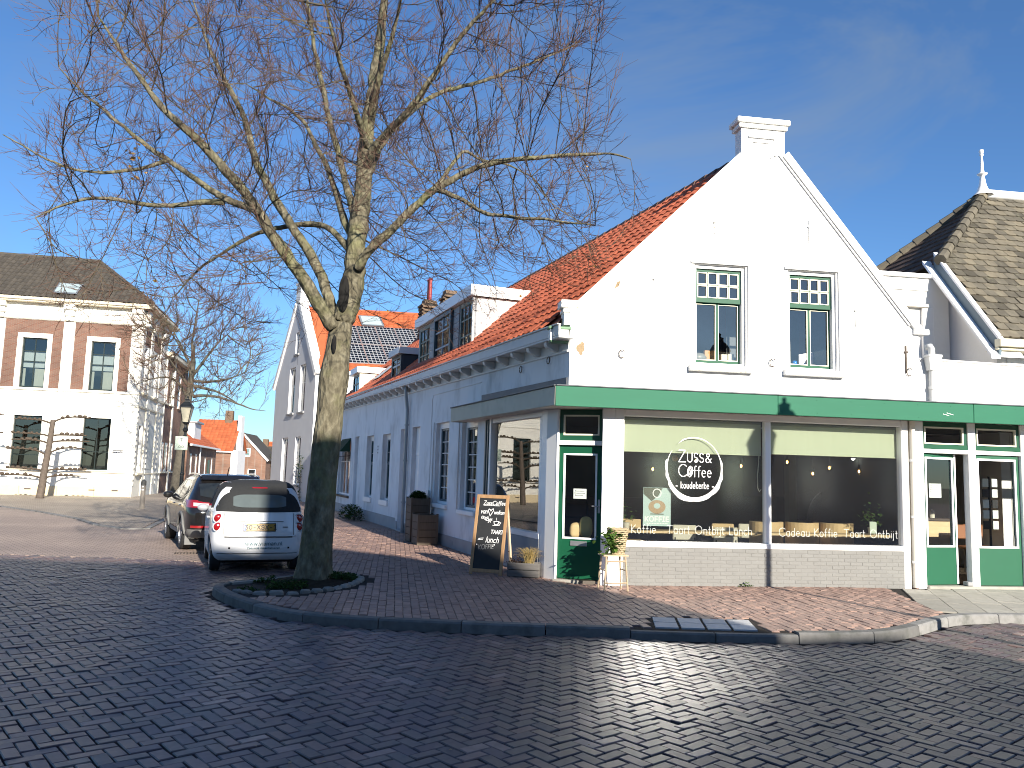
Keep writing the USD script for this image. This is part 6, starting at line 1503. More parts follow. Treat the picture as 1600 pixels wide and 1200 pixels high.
small_bark = look("dark_grey_bark", (0.10, 0.088, 0.068), 0.9, 0.3, 9, 0.02, 20, 0.2)
bare_tree("bare_tree", "smaller bare tree leaning beside the street lantern and the mansion", None, bt, [.30, .22, .20, .17, .13, .07], bl, {k: (.075, .012) for k in bl}, att, 9, .55, .011, (.7, .25), small_bark)

# far hedge and bushes at the end of the street
def far_bush(r):
    a = r.uniform(0, 6.28); h = r.uniform(0, 1); return (-35.3 + 1.9 * math.cos(a) * r.random() ** .5, 118 + 2.5 * math.sin(a) * r.random() ** .5, .2 + 3.6 * h * (1 - .35 * r.random()))
bushm = leaf_look("olive_bush_leaf", (0.115, 0.115, 0.045))
bs = thing("far_bush", "olive far bushes at the end of the street", "bushes", (-35.3, 118, 0)); put(bs, "foliage", leaf_mass(1500, far_bush, 0, .5, 4), bushm); put(bs, "stem", G().tube([(-35.3, 118, 0), (-35.3, 118, 2)], .1, 6), small_bark)
def far_bush2(r): x = r.uniform(-34.8, -31); return (x, 89 + r.normal(0, .7), .1 + r.random() ** .8 * 2.9)
bs = thing("brown_hedge", "dark reddish brown hedge below the red roofed house", "hedge", (-33, 89, 0)); put(bs, "foliage", leaf_mass(900, far_bush2, 0, .35, 5), leaf_look("brown_hedge_leaf", (0.10, 0.06, 0.035)))

# espaliered limes in front of the mansion
knob_bark = look("pollard_knob_bark", (0.085, 0.065, 0.048), 0.9, 0.3, 14, 0.02, 30, 0.2)
esp_bark = look("grey_espalier_bark", (0.125, 0.10, 0.08), 0.9, 0.25, 9, 0.02, 25, 0.2)
EB = Fr((-21.94, 37.87), 12.2)


def espalier(k, u, label, seed):
    r = random.Random(seed); o = EB.P(u, 0, 0); t = thing("espalier_tree", label, "espalier tree", o, "espaliered trees along the mansion front")
    fr = Fr(o[:2], 12.2); cv = curve([fr.P(0, 0, -.02), fr.P(.05, 0, .5), fr.P(.10, .02, 1.4), fr.P(.20, 0, 2.4), fr.P(.26, 0, 3.7)], .12)
    g = G(); g.tube(cv, np.linspace(.175, .105, len(cv)), 12)
    put(t, "trunk", g, esp_bark, True)
    for z, dz in ((3.65, .28), (3.05, -.05), (2.72, .02), (2.15, .33), (1.40, -.02), (1.05, .06)):
        for sd in (-1, 1):
            L = r.uniform(1.55, 1.8); y0 = .2 * z / 3.7; d2 = dz * (1 if sd > 0 else r.choice([.2, -.2, .6]))
            p = [fr.P(y0, 0, z - .12), fr.P(y0 + sd * .35, .0, z - .02 + d2 * .5), fr.P(y0 + sd * .9, r.uniform(-.05, .05), z + d2 * .85), fr.P(y0 + sd * L, r.uniform(-.05, .05), z + d2 * .7)]
            cv = curve(p, .1); b = put(t, "limb", G().tube(cv, np.linspace(.045, .028, len(cv)), 7), knob_bark, True)
            for q in range(r.randint(4, 6)):
                c = cv[int(len(cv) * (.35 + .62 * q / 5.2))]; ico = trimesh.creation.icosphere(1); s = r.uniform(.05, .085)
                put(b, "knob", (ico.vertices * [s * 1.3, s, s] * (1 + .4 * (meshkit.noise(ico.vertices * 3 + q) - .5))[:, None] + c + [0, 0, s * .6], ico.faces), knob_bark, True)


espalier(0, 0, "espaliered tree with knobbly tiers in full view before the mansion windows", 1)
espalier(1, -3.75, "espaliered tree whose branch ends reach in at the left picture edge", 2)
espalier(2, -7.5, "espaliered tree beyond the left edge, seen in the shop window reflection", 3)

# ------------------------------------------------------------------ cars
import manifold3d as m3
from scipy.interpolate import PchipInterpolator


class CarShape:
    """A car body as rounded sections stacked in height; x forward, y to the left."""
    def __init__(s, secs, pos, ang, n=5.0):
        q = np.array(secs, float); s.z0, s.z1 = q[0, 0], q[-1, 0]; s.f = [PchipInterpolator(q[:, 0], q[:, k]) for k in (1, 2, 3)]; s.n = n
        s.nf = PchipInterpolator(q[:, 0], np.linspace(n + 4.0, n - .5, len(q)) if np.isscalar(n) else n); s.o = np.array([pos[0], pos[1], 0.0]); a = math.radians(ang); s.ex, s.ey = np.array([math.cos(a), math.sin(a), 0]), np.array([-math.sin(a), math.cos(a), 0])

    def W(s, q): q = np.asarray(q, float); return s.o + q[..., :1] * s.ex + q[..., 1:2] * s.ey + q[..., 2:3] * np.array([0, 0, 1.0])
    M = W

    def sec(s, z): z = np.clip(z, s.z0, s.z1); return s.f[0](z), s.f[1](z), s.f[2](z)

    def end(s, y, z, sg):
        r, f, b = s.sec(z); c, a = (r + f) / 2, (f - r) / 2; n = s.nf(np.clip(z, s.z0, s.z1)); y = np.clip(y, -b * .998, b * .998)
        return np.stack([c + sg * a * np.maximum(1 - np.abs(np.clip(y / b, -1, 1)) ** n, 0) ** (1 / n), y, z], -1)

    def side(s, x, z, sg):
        r, f, b = s.sec(z); c, a = (r + f) / 2, (f - r) / 2; n = s.nf(np.clip(z, s.z0, s.z1)); x = np.clip(x, r + .002, f - .002)
        return np.stack([x, sg * b * np.maximum(1 - np.abs(np.clip((x - c) / a, -1, 1)) ** n, 0) ** (1 / n), z], -1)

    def solid(s, nz=34, nt=64):
        zs = np.linspace(s.z0, s.z1, nz); th = np.arange(nt) * 2 * np.pi / nt; V = []
        for z in zs:
            r, f, b = s.sec(z); c, a = (r + f) / 2, (f - r) / 2; co, si = np.cos(th), np.sin(th); n = float(s.nf(z))
            V.append(np.stack([c + a * np.sign(co) * np.abs(co) ** (2 / n), b * np.sign(si) * np.abs(si) ** (2 / n), np.full(nt, z)], 1))
        V = np.vstack(V + [np.array([[V[0][:, 0].mean(), 0, s.z0]]), np.array([[V[-1][:, 0].mean(), 0, s.z1 + .004]])]); F = []
        for i in range(nz - 1):
            for j in range(nt):
                a, b, c, d = i * nt + j, i * nt + (j + 1) % nt, (i + 1) * nt + (j + 1) % nt, (i + 1) * nt + j; F += [(a, b, c), (a, c, d)]
        k = nz * nt
        for j in range(nt): F += [(k, (j + 1) % nt, j), (k + 1, (nz - 1) * nt + j, (nz - 1) * nt + (j + 1) % nt)]
        return V, np.array(F)

    def patch(s, where, a0, a1, zl, zh, off=.006, n=14, m=8, sg=1, thick=0.0):
        """A skin patch on 'end' (a = y) or 'side' (a = x) between the heights zl(a) and zh(a), lifted by off."""
        a = np.linspace(a0, a1, n); fn = (lambda p, q: s.end(p, q, sg)) if where == "end" else (lambda p, q: s.side(p, q, sg))
        fz = lambda g, x: g(x) if callable(g) else g
        A_ = np.repeat(a[:, None], m, 1); Z = np.array([np.linspace(fz(zl, x), fz(zh, x), m) for x in a])
        P = fn(A_, Z); e = 1e-3
        nn = np.cross(fn(A_ + e, Z) - fn(A_ - e, Z), fn(A_, Z + e) - fn(A_, Z - e)); nn /= np.linalg.norm(nn, axis=-1, keepdims=True) + 1e-12
        cen = np.array([(s.sec(.6)[0] + s.sec(.6)[1]) / 2, 0, .6]); flip = np.sign(((P - cen) * nn).sum(-1).mean()); nn *= flip
        P = P + nn * off; V = P.reshape(-1, 3); F = []
        for i in range(n - 1):
            for j in range(m - 1): q = i * m + j; F += [(q, q + m, q + m + 1), (q, q + m + 1, q + 1)]
        return s.W(V), np.array(F)


class OnEnd:
    """Maps flat (u, depth, z) shapes onto the rear (sg = -1) or front of a car; u runs to the right as seen from outside."""
    def __init__(s, car, sg, off=.004): s.c, s.sg, s.off = car, sg, off
    def M(s, q):
        q = np.asarray(q, float); p = s.c.end(s.sg * q[:, 0], q[:, 2], s.sg); p[:, 0] += s.sg * (q[:, 1] + s.off); return s.c.W(p)


def car_body(par, cs, wheels, wr, paint, label=None):
    V, F = cs.solid()
    mm = m3.Manifold(m3.Mesh(np.ascontiguousarray(V, np.float32), np.ascontiguousarray(F, np.uint32)))
    for x, y in wheels:
        cyl = m3.Manifold.cylinder(.42, wr + .035, wr + .035, 32).rotate([90, 0, 0]).translate([x, (y + .30) if y > 0 else (y + .12), wr + .01])
        mm = mm - cyl
    q = mm.to_mesh(); v = np.asarray(q.vert_properties[:, :3], float); f = np.asarray(q.tri_verts)
    return put(par, "body", (cs.W(v), f), paint, 38, label=label)


def wheel(par, cs, x, y, r, rim_m, spokes=5, w=.19):
    c = cs.W(np.array([x, y, r])); ax = cs.ey * (1 if y > 0 else -1); g = G()
    prof = [(r * .62, -w / 2), (r * .93, -w / 2), (r, -w / 2 + .03), (r, w / 2 - .03), (r * .93, w / 2), (r * .66, w / 2), (r * .64, w / 2 - .02), (r * .62, w / 2 - .06)]
    g.lathe(c, prof, 28, axis=ax); t = put(par, "wheel", g, rubber, 35)
    g = G(); g.lathe(c, [(r * .655, w / 2 - .012), (r * .655, w / 2 + .002), (r * .58, w / 2 - .002), (r * .56, w / 2 - .05), (r * .56, -.02)], 28, axis=ax)
    g.lathe(c, [(.001, w / 2 - .015), (.055, w / 2 - .015), (.06, w / 2 - .03), (.06, 0)], 14, axis=ax)
    u = np.cross(ax, [0, 0, 1.0])
    for k in range(spokes):
        a = 2 * math.pi * k / spokes + .3; d = math.cos(a) * u + math.sin(a) * np.array([0, 0, 1.0]); sd = np.cross(ax, d)
        p = [c + ax * (w / 2 - .03) + d * .05 + sd * .028, c + ax * (w / 2 - .03) + d * .05 - sd * .028, c + ax * (w / 2 - .015) + d * r * .60 - sd * .02, c + ax * (w / 2 - .015) + d * r * .60 + sd * .02]
        g.add(p + [q - ax * .03 for q in p], BOXF)
    put(t, "rim", g, rim_m, 30)
    put(t, "brake", G().lathe(c, [(.001, -.01), (r * .55, -.01), (r * .55, -.03)], 20, axis=ax), black)


car_white = look("white_car_paint", (0.72, 0.73, 0.74), 0.25, 0.01, 2, coat=0.6)
car_dark = look("black_brown_car_paint", (0.012, 0.011, 0.011), 0.10, 0.05, 2, coat=0.3)
car_blue = look("blue_car_paint", (0.02, 0.035, 0.08), 0.22, 0.05, 2, coat=1.0)
canvas = look("black_canvas", (0.020, 0.021, 0.022), 0.9, 0.2, 30, 0.001, 200)
car_glass = look("dark_car_glass", (0.020, 0.024, 0.026), 0.06, 0.1, 2, spec=0.9)
rear_plastic = look("smoky_rear_window", (0.10, 0.12, 0.12), 0.12, 0.15, 3, spec=0.8)
tail_red = look("tail_lamp_red", (0.28, 0.008, 0.010), 0.12, 0.1, 5, spec=0.8, coat=1.0)
tail_clear = look("tail_lamp_clear", (0.62, 0.45, 0.45), 0.12, 0.1, 5, spec=0.8, coat=1.0)
trim_grey = look("grey_plastic_trim", (0.16, 0.16, 0.155), 0.6, 0.1, 8)
chrome = look("chrome_trim", (0.7, 0.7, 0.7), 0.15, 0.02, 4, metal=1.0)
alloy = look("alloy_rim", (0.42, 0.42, 0.43), 0.3, 0.05, 8, metal=0.8)
plate_y = look("yellow_plate", (0.36, 0.19, 0.012), 0.4, 0.03, 8)
plate_b = look("blue_plate_end", (0.02, 0.10, 0.42), 0.4)
ink_black = look("black_print", (0.012, 0.012, 0.012), 0.5)
ink_teal = look("teal_print", (0.05, 0.14, 0.17), 0.5)

# the small white two seater with a black canvas roof
SC = CarShape([(.20, -1.22, 1.22, .72), (.28, -1.30, 1.30, .765), (.42, -1.345, 1.34, .78), (.62, -1.35, 1.33, .785), (.80, -1.325, 1.27, .785), (.92, -1.29, 1.14, .775), (1.02, -1.255, .96, .755), (1.14, -1.20, .78, .725), (1.28, -1.125, .58, .69), (1.40, -1.03, .36, .645), (1.48, -.92, .15, .585), (1.535, -.72, -.10, .46), (1.55, -.55, -.25, .32)], (-4.78, 15.15), 113, 5.0)
small = thing("small_car", "small white two seater car with black canvas roof and yellow plate, parked beside the tree", "car", SC.o)
wh = [(-.87, .665), (-.87, -.665), (.97, .665), (.97, -.665)]
car_body(small, SC, wh, .29, car_white)
for x, y in wh: wheel(small, SC, x, y, .29, alloy, 6, .17)
put(small, "canvas_roof", SC.patch("end", -.70, .70, lambda y: 1.005 + .02 * abs(y), lambda y: 1.546, .006, 30, 22, -1), canvas, True)
put(small, "canvas_roof", SC.patch("end", -.52, .52, lambda y: 1.40, lambda y: 1.546, .006, 20, 10, 1), canvas, True)
for sg in (-1, 1):
    put(small, "canvas_roof", SC.patch("side", -1.0, -.40, lambda x: 1.06 + .1 * 0, lambda x: 1.50, .005, 12, 10, sg), canvas, True)
    put(small, "side_window", SC.patch("side", -.42, .52, lambda x: 1.0, lambda x: min(1.44, 1.44 - max(0, x - .02) * .62), .008, 14, 8, sg), car_glass, True)
    put(small, "side_frame", SC.patch("side", -1.06, -.94, lambda x: 1.0, lambda x: 1.42, .010, 4, 10, sg), car_white, True)
    put(small, "door_seam", SC.patch("side", -.47, -.455, lambda x: .32, lambda x: 1.0, .002, 2, 10, sg), black)
    put(small, "door_handle", G().bbox(SC, -.36, -.18, sg * .78, sg * .81, .86, .89, .008), car_white)
    mr = put(small, "mirror", (SC.W(trimesh.creation.icosphere(2).vertices * [.06, .10, .068] + [.52, sg * .85, 1.0]), trimesh.creation.icosphere(2).faces), look("silver_mirror_shell", (0.55, 0.56, 0.58), 0.3, 0.03, 3, metal=0.4), True)
    put(mr, "mirror_arm", G().tube([SC.W(np.array([.54, sg * .72, .98])), SC.W(np.array([.53, sg * .84, .99]))], .025, 6), black)
    for z in (.905, .765):
        ico = trimesh.creation.icosphere(2); p = SC.end(np.array(sg * .665), np.array(z), -1)
        lamp = put(small, "tail_lamp", (SC.W(ico.vertices * [.035, .072, .072] + p + [.012, 0, 0]), ico.faces), tail_red, True)
        put(lamp, "lamp_rim", G().lathe(SC.W(p + [.004, 0, 0]), [(.074, 0), (.088, 0), (.088, .02), (.074, .02)], 20, axis=-SC.ex * 1.0), look("silver_mirror_shell", (0.55,) * 3), 30)
put(small, "windscreen", SC.patch("end", -.60, .60, lambda y: .99, lambda y: 1.40, .006, 16, 10, 1), car_glass, True)
put(small, "rear_window", SC.patch("end", -.44, .44, lambda y: 1.085 + .03 * abs(y / .44) ** 6, lambda y: 1.30 - .04 * abs(y / .44) ** 6, .012, 22, 8, -1), rear_plastic, True)
RE = OnEnd(SC, -1)
put(small, "brake_lamp", G().bbox(RE, -.13, .13, .004, .03, 1.415, 1.437, .006), tail_red)
seam = lambda u0, u1, z0, z1: put(small, "panel_seam", G().box(RE, u0, u1, -.002, .003, z0, z1), ink_black)
for k in range(12): u = -.56 + k * 1.12 / 12; seam(u, u + 1.12 / 12, .575 + .012, .595 + .012)
for k in range(14): u = -.66 + k * 1.32 / 14; seam(u, u + 1.32 / 14, .315, .325)
for sg in (-1, 1):
    for z in np.linspace(.61, .93, 6): seam(sg * .575 - .004, sg * .575 + .004, z, z + .066)
for k in range(8): u = -.40 + k * .1; seam(u, u + .1, .852, .862)
put(small, "bumper_lip", G().bbox(RE, -.62, .62, .0, .018, .605, .632, .008), car_white)
pl = put(small, "number_plate", G().bbox(RE, -.26, .26, .004, .016, .705, .815, .004), plate_y, label="yellow number plate")
put(pl, "plate_holder", G().bbox(RE, -.275, .275, .0, .010, .69, .83, .004), black)
put(pl, "plate_band", G().box(RE, -.258, -.215, .0165, .0185, .708, .812), plate_b)
put(pl, "plate_lettering", G().poly(RE, centred(inter("30-XSX-1", .074, True), .022, .724), .0165, .019), ink_black)
put(small, "boot_lettering", G().poly(RE, centred(inter("www.viaman.nl", .062), .09, .455), .003, .0055), ink_teal)
put(small, "boot_lettering", G().poly(RE, centred(inter("Zeeuwse vakantiehuizen", .034), .09, .395), .003, .0055), ink_teal)
put(small, "badge", G().bbox(RE, .39, .48, .003, .008, .755, .772, .003), trim_grey)
for u in (-.47, .50): put(small, "parking_sensor", G().bbox(RE, u - .016, u + .016, .002, .006, .40, .43, .008), black)
put(small, "underbody", G().bbox(SC, -1.15, 1.15, -.60, .60, .15, .30, .03), black)

# the dark crossover in front of it
XC = CarShape([(.26, -2.02, 2.02, .82), (.38, -2.14, 2.14, .875), (.58, -2.19, 2.19, .905), (.78, -2.19, 2.16, .905), (.92, -2.15, 2.02, .90), (1.0, -2.12, 1.70, .885), (1.06, -2.10, 1.25, .865), (1.14, -2.05, .98, .835), (1.28, -1.95, .72, .775), (1.42, -1.80, .42, .71), (1.53, -1.62, .05, .64), (1.585, -1.45, -.30, .54), (1.60, -1.2, -.6, .40)], (-6.85, 18.95), 119, 5.5)
suv = thing("parked_crossover", "dark five door crossover with roof rails, parked ahead of the small white car", "car", XC.o)
wh = [(-1.32, .79), (-1.32, -.79), (1.33, .79), (1.33, -.79)]
car_body(suv, XC, wh, .345, car_dark)
for x, y in wh: wheel(suv, XC, x, y, .345, alloy, 10, .22)
for sg in (-1, 1):
    put(suv, "side_window", XC.patch("side", -.35, .78, lambda x: 1.06 + .0 * x, lambda x: min(1.45, 1.45 - max(0, x - .02) * .52), .006, 14, 8, sg), car_glass, True)
    put(suv, "side_window", XC.patch("side", -1.45, -.41, lambda x: 1.07 + max(0, -x - 1.0) * .25, lambda x: 1.45 - max(0, -x - 1.1) * .35, .006, 14, 8, sg), car_glass, True)
    put(suv, "chrome_strip", XC.patch("side", -1.5, .85, lambda x: 1.035 + max(0, -x - 1.0) * .25, lambda x: 1.052 + max(0, -x - 1.0) * .25, .010, 24, 2, sg), chrome, True)
    put(suv, "chrome_strip", XC.patch("side", -1.45, .05, lambda x: 1.458 - max(0, -x - 1.1) * .35, lambda x: 1.475 - max(0, -x - 1.1) * .35, .009, 24, 2, sg), chrome, True)
    put(suv, "sill_trim", XC.patch("side", -1.85, 1.85, lambda x: .285, lambda x: .40, .010, 30, 3, sg), trim_grey, True)
    for cx in (-1.32, 1.33):
        a = np.linspace(0, math.pi, 15); pts = [XC.W(XC.side(np.array(cx + .425 * math.cos(t)), np.array(max(.3, .355 + .425 * math.sin(t))), sg) + np.array([0, sg * .006, 0])) for t in a]
        put(suv, "arch_trim", G().tube(pts, .032, 6), trim_grey, True)
    put(suv, "roof_rail", G().tube([XC.W(np.array([x, sg * .60, 1.545 + .055 * (1 - ((x + .8) / .95) ** 4)])) for x in np.linspace(-1.7, .1, 12)], .018, 6), chrome, True)
    put(suv, "door_handle", G().bbox(XC, -1.02, -.84, sg * .885, sg * .925, .90, .93, .01), chrome); put(suv, "door_handle", G().bbox(XC, .0, .18, sg * .885, sg * .925, .90, .93, .01), chrome)
    ico = trimesh.creation.icosphere(2)
    put(suv, "mirror", (XC.W(np.sign(ico.vertices) * np.abs(ico.vertices) ** .8 * [.08, .11, .075] + [.80, sg * .96, 1.08]), ico.faces), car_dark, True)
    for x in (-.38, .82): put(suv, "door_seam", XC.patch("side", x - .006, x + .006, lambda q: .42, lambda q: 1.03, .002, 2, 10, sg), black)
    put(suv, "tail_lamp", XC.patch("end", sg * .38, sg * .86, lambda y: .90 + .02 * (abs(y) - .4), lambda y: 1.0 + .12 * (abs(y) - .38), .014, 16, 6, -1), tail_red, True)
    put(suv, "tail_lamp", XC.patch("side", -2.06, -1.80, lambda x: .92, lambda x: 1.06, .012, 8, 5, sg), tail_red, True)
    put(suv, "reverse_lamp", XC.patch("end", sg * .42, sg * .76, lambda y: .935, lambda y: .985 + .06 * (abs(y) - .42), .020, 8, 4, -1), tail_clear, True)
    put(suv, "reflector", XC.patch("end", sg * .50, sg * .80, lambda y: .50, lambda y: .545, .012, 6, 3, -1), tail_red, True)
put(suv, "rear_window", XC.patch("end", -.64, .64, lambda y: 1.10 + .05 * abs(y / .64) ** 4, lambda y: 1.41 - .03 * abs(y / .64) ** 4, .010, 20, 8, -1), car_glass, True)
put(suv, "spoiler", XC.patch("end", -.60, .60, lambda y: 1.445, lambda y: 1.53, .05, 16, 4, -1), car_dark, True)
put(suv, "windscreen", XC.patch("end", -.70, .70, lambda y: 1.05, lambda y: 1.50, .006, 16, 10, 1), car_glass, True)
put(suv, "rear_bumper", XC.patch("end", -.84, .84, lambda y: .30, lambda y: .47, .016, 20, 4, -1), trim_grey, True)
RX = OnEnd(XC, -1)
put(suv, "number_plate", G().bbox(RX, -.26, .26, .008, .016, .72, .83, .004), plate_y)
put(suv, "chrome_strip", G().bbox(RX, -.40, .40, .006, .02, .875, .895, .006), chrome)
put(suv, "antenna", G().tube([XC.W(np.array([-1.25, 0, 1.59])), XC.W(np.array([-1.42, 0, 1.75]))], .010, 6), black)
put(suv, "mudguard_flap", G().bbox(XC, -1.76, -1.70, .62, .86, .12, .42, .01), trim_grey); put(suv, "underbody", G().bbox(XC, -1.95, 1.95, -.7, .7, .20, .36, .03), black)
# a blue hatchback farther on, mostly hidden
HC = CarShape([(.22, -1.85, 1.85, .78), (.38, -1.98, 1.98, .84), (.60, -2.0, 2.0, .87), (.80, -1.98, 1.92, .865), (.92, -1.93, 1.55, .85), (.98, -1.90, 1.15, .83), (1.12, -1.80, .78, .77), (1.28, -1.62, .45, .70), (1.40, -1.40, .10, .62), (1.455, -1.15, -.25, .50), (1.465, -.95, -.45, .36)], (-9.3, 27.3), 116, 5.5)
hat = thing("blue_hatchback", "dark blue hatchback parked farther on, only its roof and glass showing", "car", HC.o)
wh = [(-1.25, .75), (-1.25, -.75), (1.25, .75), (1.25, -.75)]
car_body(hat, HC, wh, .30, car_blue)
for x, y in wh: wheel(hat, HC, x, y, .30, alloy, 8)
put(hat, "rear_window", HC.patch("end", -.60, .60, lambda y: 1.0, lambda y: 1.32, .008, 14, 6, -1), car_glass, True); put(hat, "windscreen", HC.patch("end", -.64, .64, lambda y: .99, lambda y: 1.36, .006, 14, 8, 1), car_glass, True)
for sg in (-1, 1):
    put(hat, "side_window", HC.patch("side", -1.3, .75, lambda x: .98, lambda x: min(1.33, 1.33 - max(0, x + .05) * .5) - max(0, -x - 1.0) * .4, .006, 16, 6, sg), car_glass, True)
    put(hat, "tail_lamp", HC.patch("end", sg * .55, sg * .82, lambda y: .74, lambda y: .93, .012, 8, 5, -1), tail_red, True)

# ------------------------------------------------------------------ street furniture
lamp_glass = look("milky_lantern_glass", (0.50, 0.46, 0.34), 0.25, 0.08, 5, spec=0.6)
cast_iron = look("black_cast_iron", (0.014, 0.016, 0.016), 0.45, 0.2, 12)


def street_lamp(label, x, y, h, sign=True):
    b = np.array([x, y, 0.0]); t = thing("street_lamp", label, "street lamp", b); k = h / 4.25
    g = G(); g.lathe(b, [(.17, 0), (.17, .10), (.13, .14), (.12, .55), (.15, .58), (.15, .64), (.10, .72), (.075, .85), (.065, 1.4), (.08, 1.43), (.08, 1.48), (.055, 1.52), (.048, 2.75 * k), (.075, 2.80 * k), (.045, 2.86 * k), (.04, 2.95 * k), (.09, 3.0 * k), (.10, 3.06 * k), (.05, 3.12 * k), (.04, 3.22 * k), (.10, 3.27 * k), (.12, 3.30 * k)], 14)
    put(t, "pole", g, cast_iron, 35)
    z0, z1 = 3.31 * k, 3.86 * k; r0, r1 = .14, .27
    for i in range(4):
        a0, a1 = math.radians(45 + 90 * i + 10), math.radians(135 + 90 * i + 10); P = lambda a, r, z: b + [r * math.cos(a), r * math.sin(a), z]
        m = lambda p, q, w: p + (q - p) * w
        A0, A1, B0, B1 = P(a0, r0, z0), P(a1, r0, z0), P(a0, r1, z1), P(a1, r1, z1)
        put(t, "lantern_pane", G().quad(m(A0, A1, .06), m(A0, A1, .94), m(B0, B1, .95), m(B0, B1, .05)), lamp_glass)
        put(t, "lantern_bar", G().tube([A0, B0], .014, 6), cast_iron)
        put(t, "lantern_bar", G().tube([B0, B1], .016, 6), cast_iron); put(t, "lantern_bar", G().tube([A0, A1], .012, 6), cast_iron)
    g = G(); q = [[(r * math.cos(math.radians(55 + 90 * i)), r * math.sin(math.radians(55 + 90 * i)), z) for i in range(4)] for r, z in ((.31, z1), (.30, z1 + .03), (.17, z1 + .17 * k), (.11, z1 + .20 * k), (.11, z1 + .26 * k))]
    V = np.array([p for ring in q for p in ring]) + b; F = []
    for i in range(4):
        for j in range(4): a, c = i * 4 + j, i * 4 + (j + 1) % 4; F += [(a, c, c + 4), (a, c + 4, a + 4)]
    g.add(V, F + [(16, 17, 18), (16, 18, 19)]); g.lathe(b + [0, 0, z1 + .26 * k], [(.10, 0), (.11, .02), (.04, .05), (.03, .09), (.045, .12), (.001, .16)], 10)
    put(t, "lantern_cap", g, cast_iron)
    return t


lt = street_lamp("black cast iron street lantern beside the mansion, with a pale sign box below it", -11.85, 29.2, 4.25)
SF = Fr((-11.85, 29.2), 14)
sb = thing("sign_box", "pale green square sign plate hung on the black lantern post", "sign", SF.P(-.02, .1, 2.3))
put(sb, "plate", G().bbox(SF, -.30, .13, .07, .13, 2.30, 2.80, .012), look("pale_green_enamel", (0.50, 0.58, 0.47), 0.4, 0.05, 5))
put(sb, "symbol", G().poly(SF, unary_union([LineString([(-.085, 2.72), (-.085, 2.62)]).buffer(.012), LineString([(-.12, 2.71), (-.05, 2.71)]).buffer(.012)]), .131, .134), ink)
for u in (-.135, -.035): put(sb, "symbol", G().poly(SF, Point(u, 2.42).buffer(.042).difference(Point(u, 2.42).buffer(.026)), .131, .134), ink)
put(sb, "bracket", G().tube([SF.P(0, .0, 2.4), SF.P(0, .07, 2.4)], .02, 6), cast_iron)
# the taller lamp on the near pavement, out of sight, whose shadow falls on the shop front
LL = np.array([SA[1], -SA[0]]) * 9.42 + SA * 4.2
street_lamp("tall street lamp on the near side of the road", float(LL[0]), float(LL[1]), 5.45)
# bollard
bo = thing("bollard", "grey wooden bollard with dark cap and reflectors before the mansion corner", "bollard", (-14.25, 31.5, 0))
g = G(); g.lathe((-14.25, 31.5, -.02), [(.10, 0), (.10, .92), (.095, .95)], 8); put(bo, "post", g, look("weathered_grey_wood", (0.22, 0.195, 0.165), 0.85, 0.2, 9, 0.004, 40, stretch=(6, 6, .6)))
put(bo, "cap", G().lathe((-14.25, 31.5, .93), [(.105, 0), (.105, .16), (.07, .20), (.001, .21)], 8), look("dark_grey_cap", (0.07, 0.07, 0.065), 0.6))
for z in (.74, .86): put(bo, "reflector", G().bbox(Fr((-14.25, 31.5), 15), -.035, .035, .10, .112, z, z + .05, .004), white_paint)
# bench at the left edge
BF = Fr((-25.0, 37.0), 12.2)
be = thing("bench", "dark wooden bench cut off by the left picture edge", "bench", BF.o)
for d in (-.05, .10, .25): put(be, "seat_plank", G().bbox(BF, -.9, .9, d, d + .12, .44, .48, .006), look("dark_bench_wood", (0.05, 0.035, 0.022), 0.7, 0.2, 8))
for z in (.58, .74): put(be, "back_plank", G().bbox(BF, -.9, .9, -.14, -.10, z, z + .12, .006), look("dark_bench_wood", (0.05,) * 3))
for u in (-.7, .7): put(be, "leg", G().bbox(BF, u - .03, u + .03, .02, .34, 0, .44, .01).bbox(BF, u - .03, u + .03, -.17, -.141, 0, .86, .01), cast_iron)
# drain in the road
dr = thing("drain_grate", "iron drain grate in the sunlit road beside the small white car", "drain", (-6.45, 16.6, 0))
DF = Fr((-6.45, 16.6), 20)
put(dr, "frame", G().poly(Fr((0, 0), 0), [(-9, -9), (-8.9, -9), (-8.9, -8.9)], 0, .001) if False else G().box(DF, -.30, .30, -.2, -.17, -.01, .004).box(DF, -.30, .30, .17, .2, -.01, .004).box(DF, -.30, -.27, -.169, .169, -.01, .004).box(DF, .27, .30, -.169, .169, -.01, .004), iron)
for k in range(9): put(dr, "bar", G().box(DF, -.25 + k * .06, -.225 + k * .06, -.169, .169, -.01, .003), iron)
# chalkboard
ang = math.radians(-21)
class Lean:
    """A plane leaning back about its foot."""
    def __init__(s, o, deg, lean): s.o = np.array(o, float); a = math.radians(deg); s.e = np.array([math.cos(a), math.sin(a), 0]); n = np.array([math.sin(a), -math.cos(a), 0]); l = math.radians(lean); s.n = n * math.cos(l) + np.array([0, 0, math.sin(l)]); s.z = -n * math.sin(l) + np.array([0, 0, math.cos(l)])
    def P(s, u, d, z): return s.o + s.e * u + s.n * d + s.z * z
    def M(s, q): q = np.asarray(q, float); return s.o + q[:, :1] * s.e + q[:, 1:2] * s.n + q[:, 2:3] * s.z


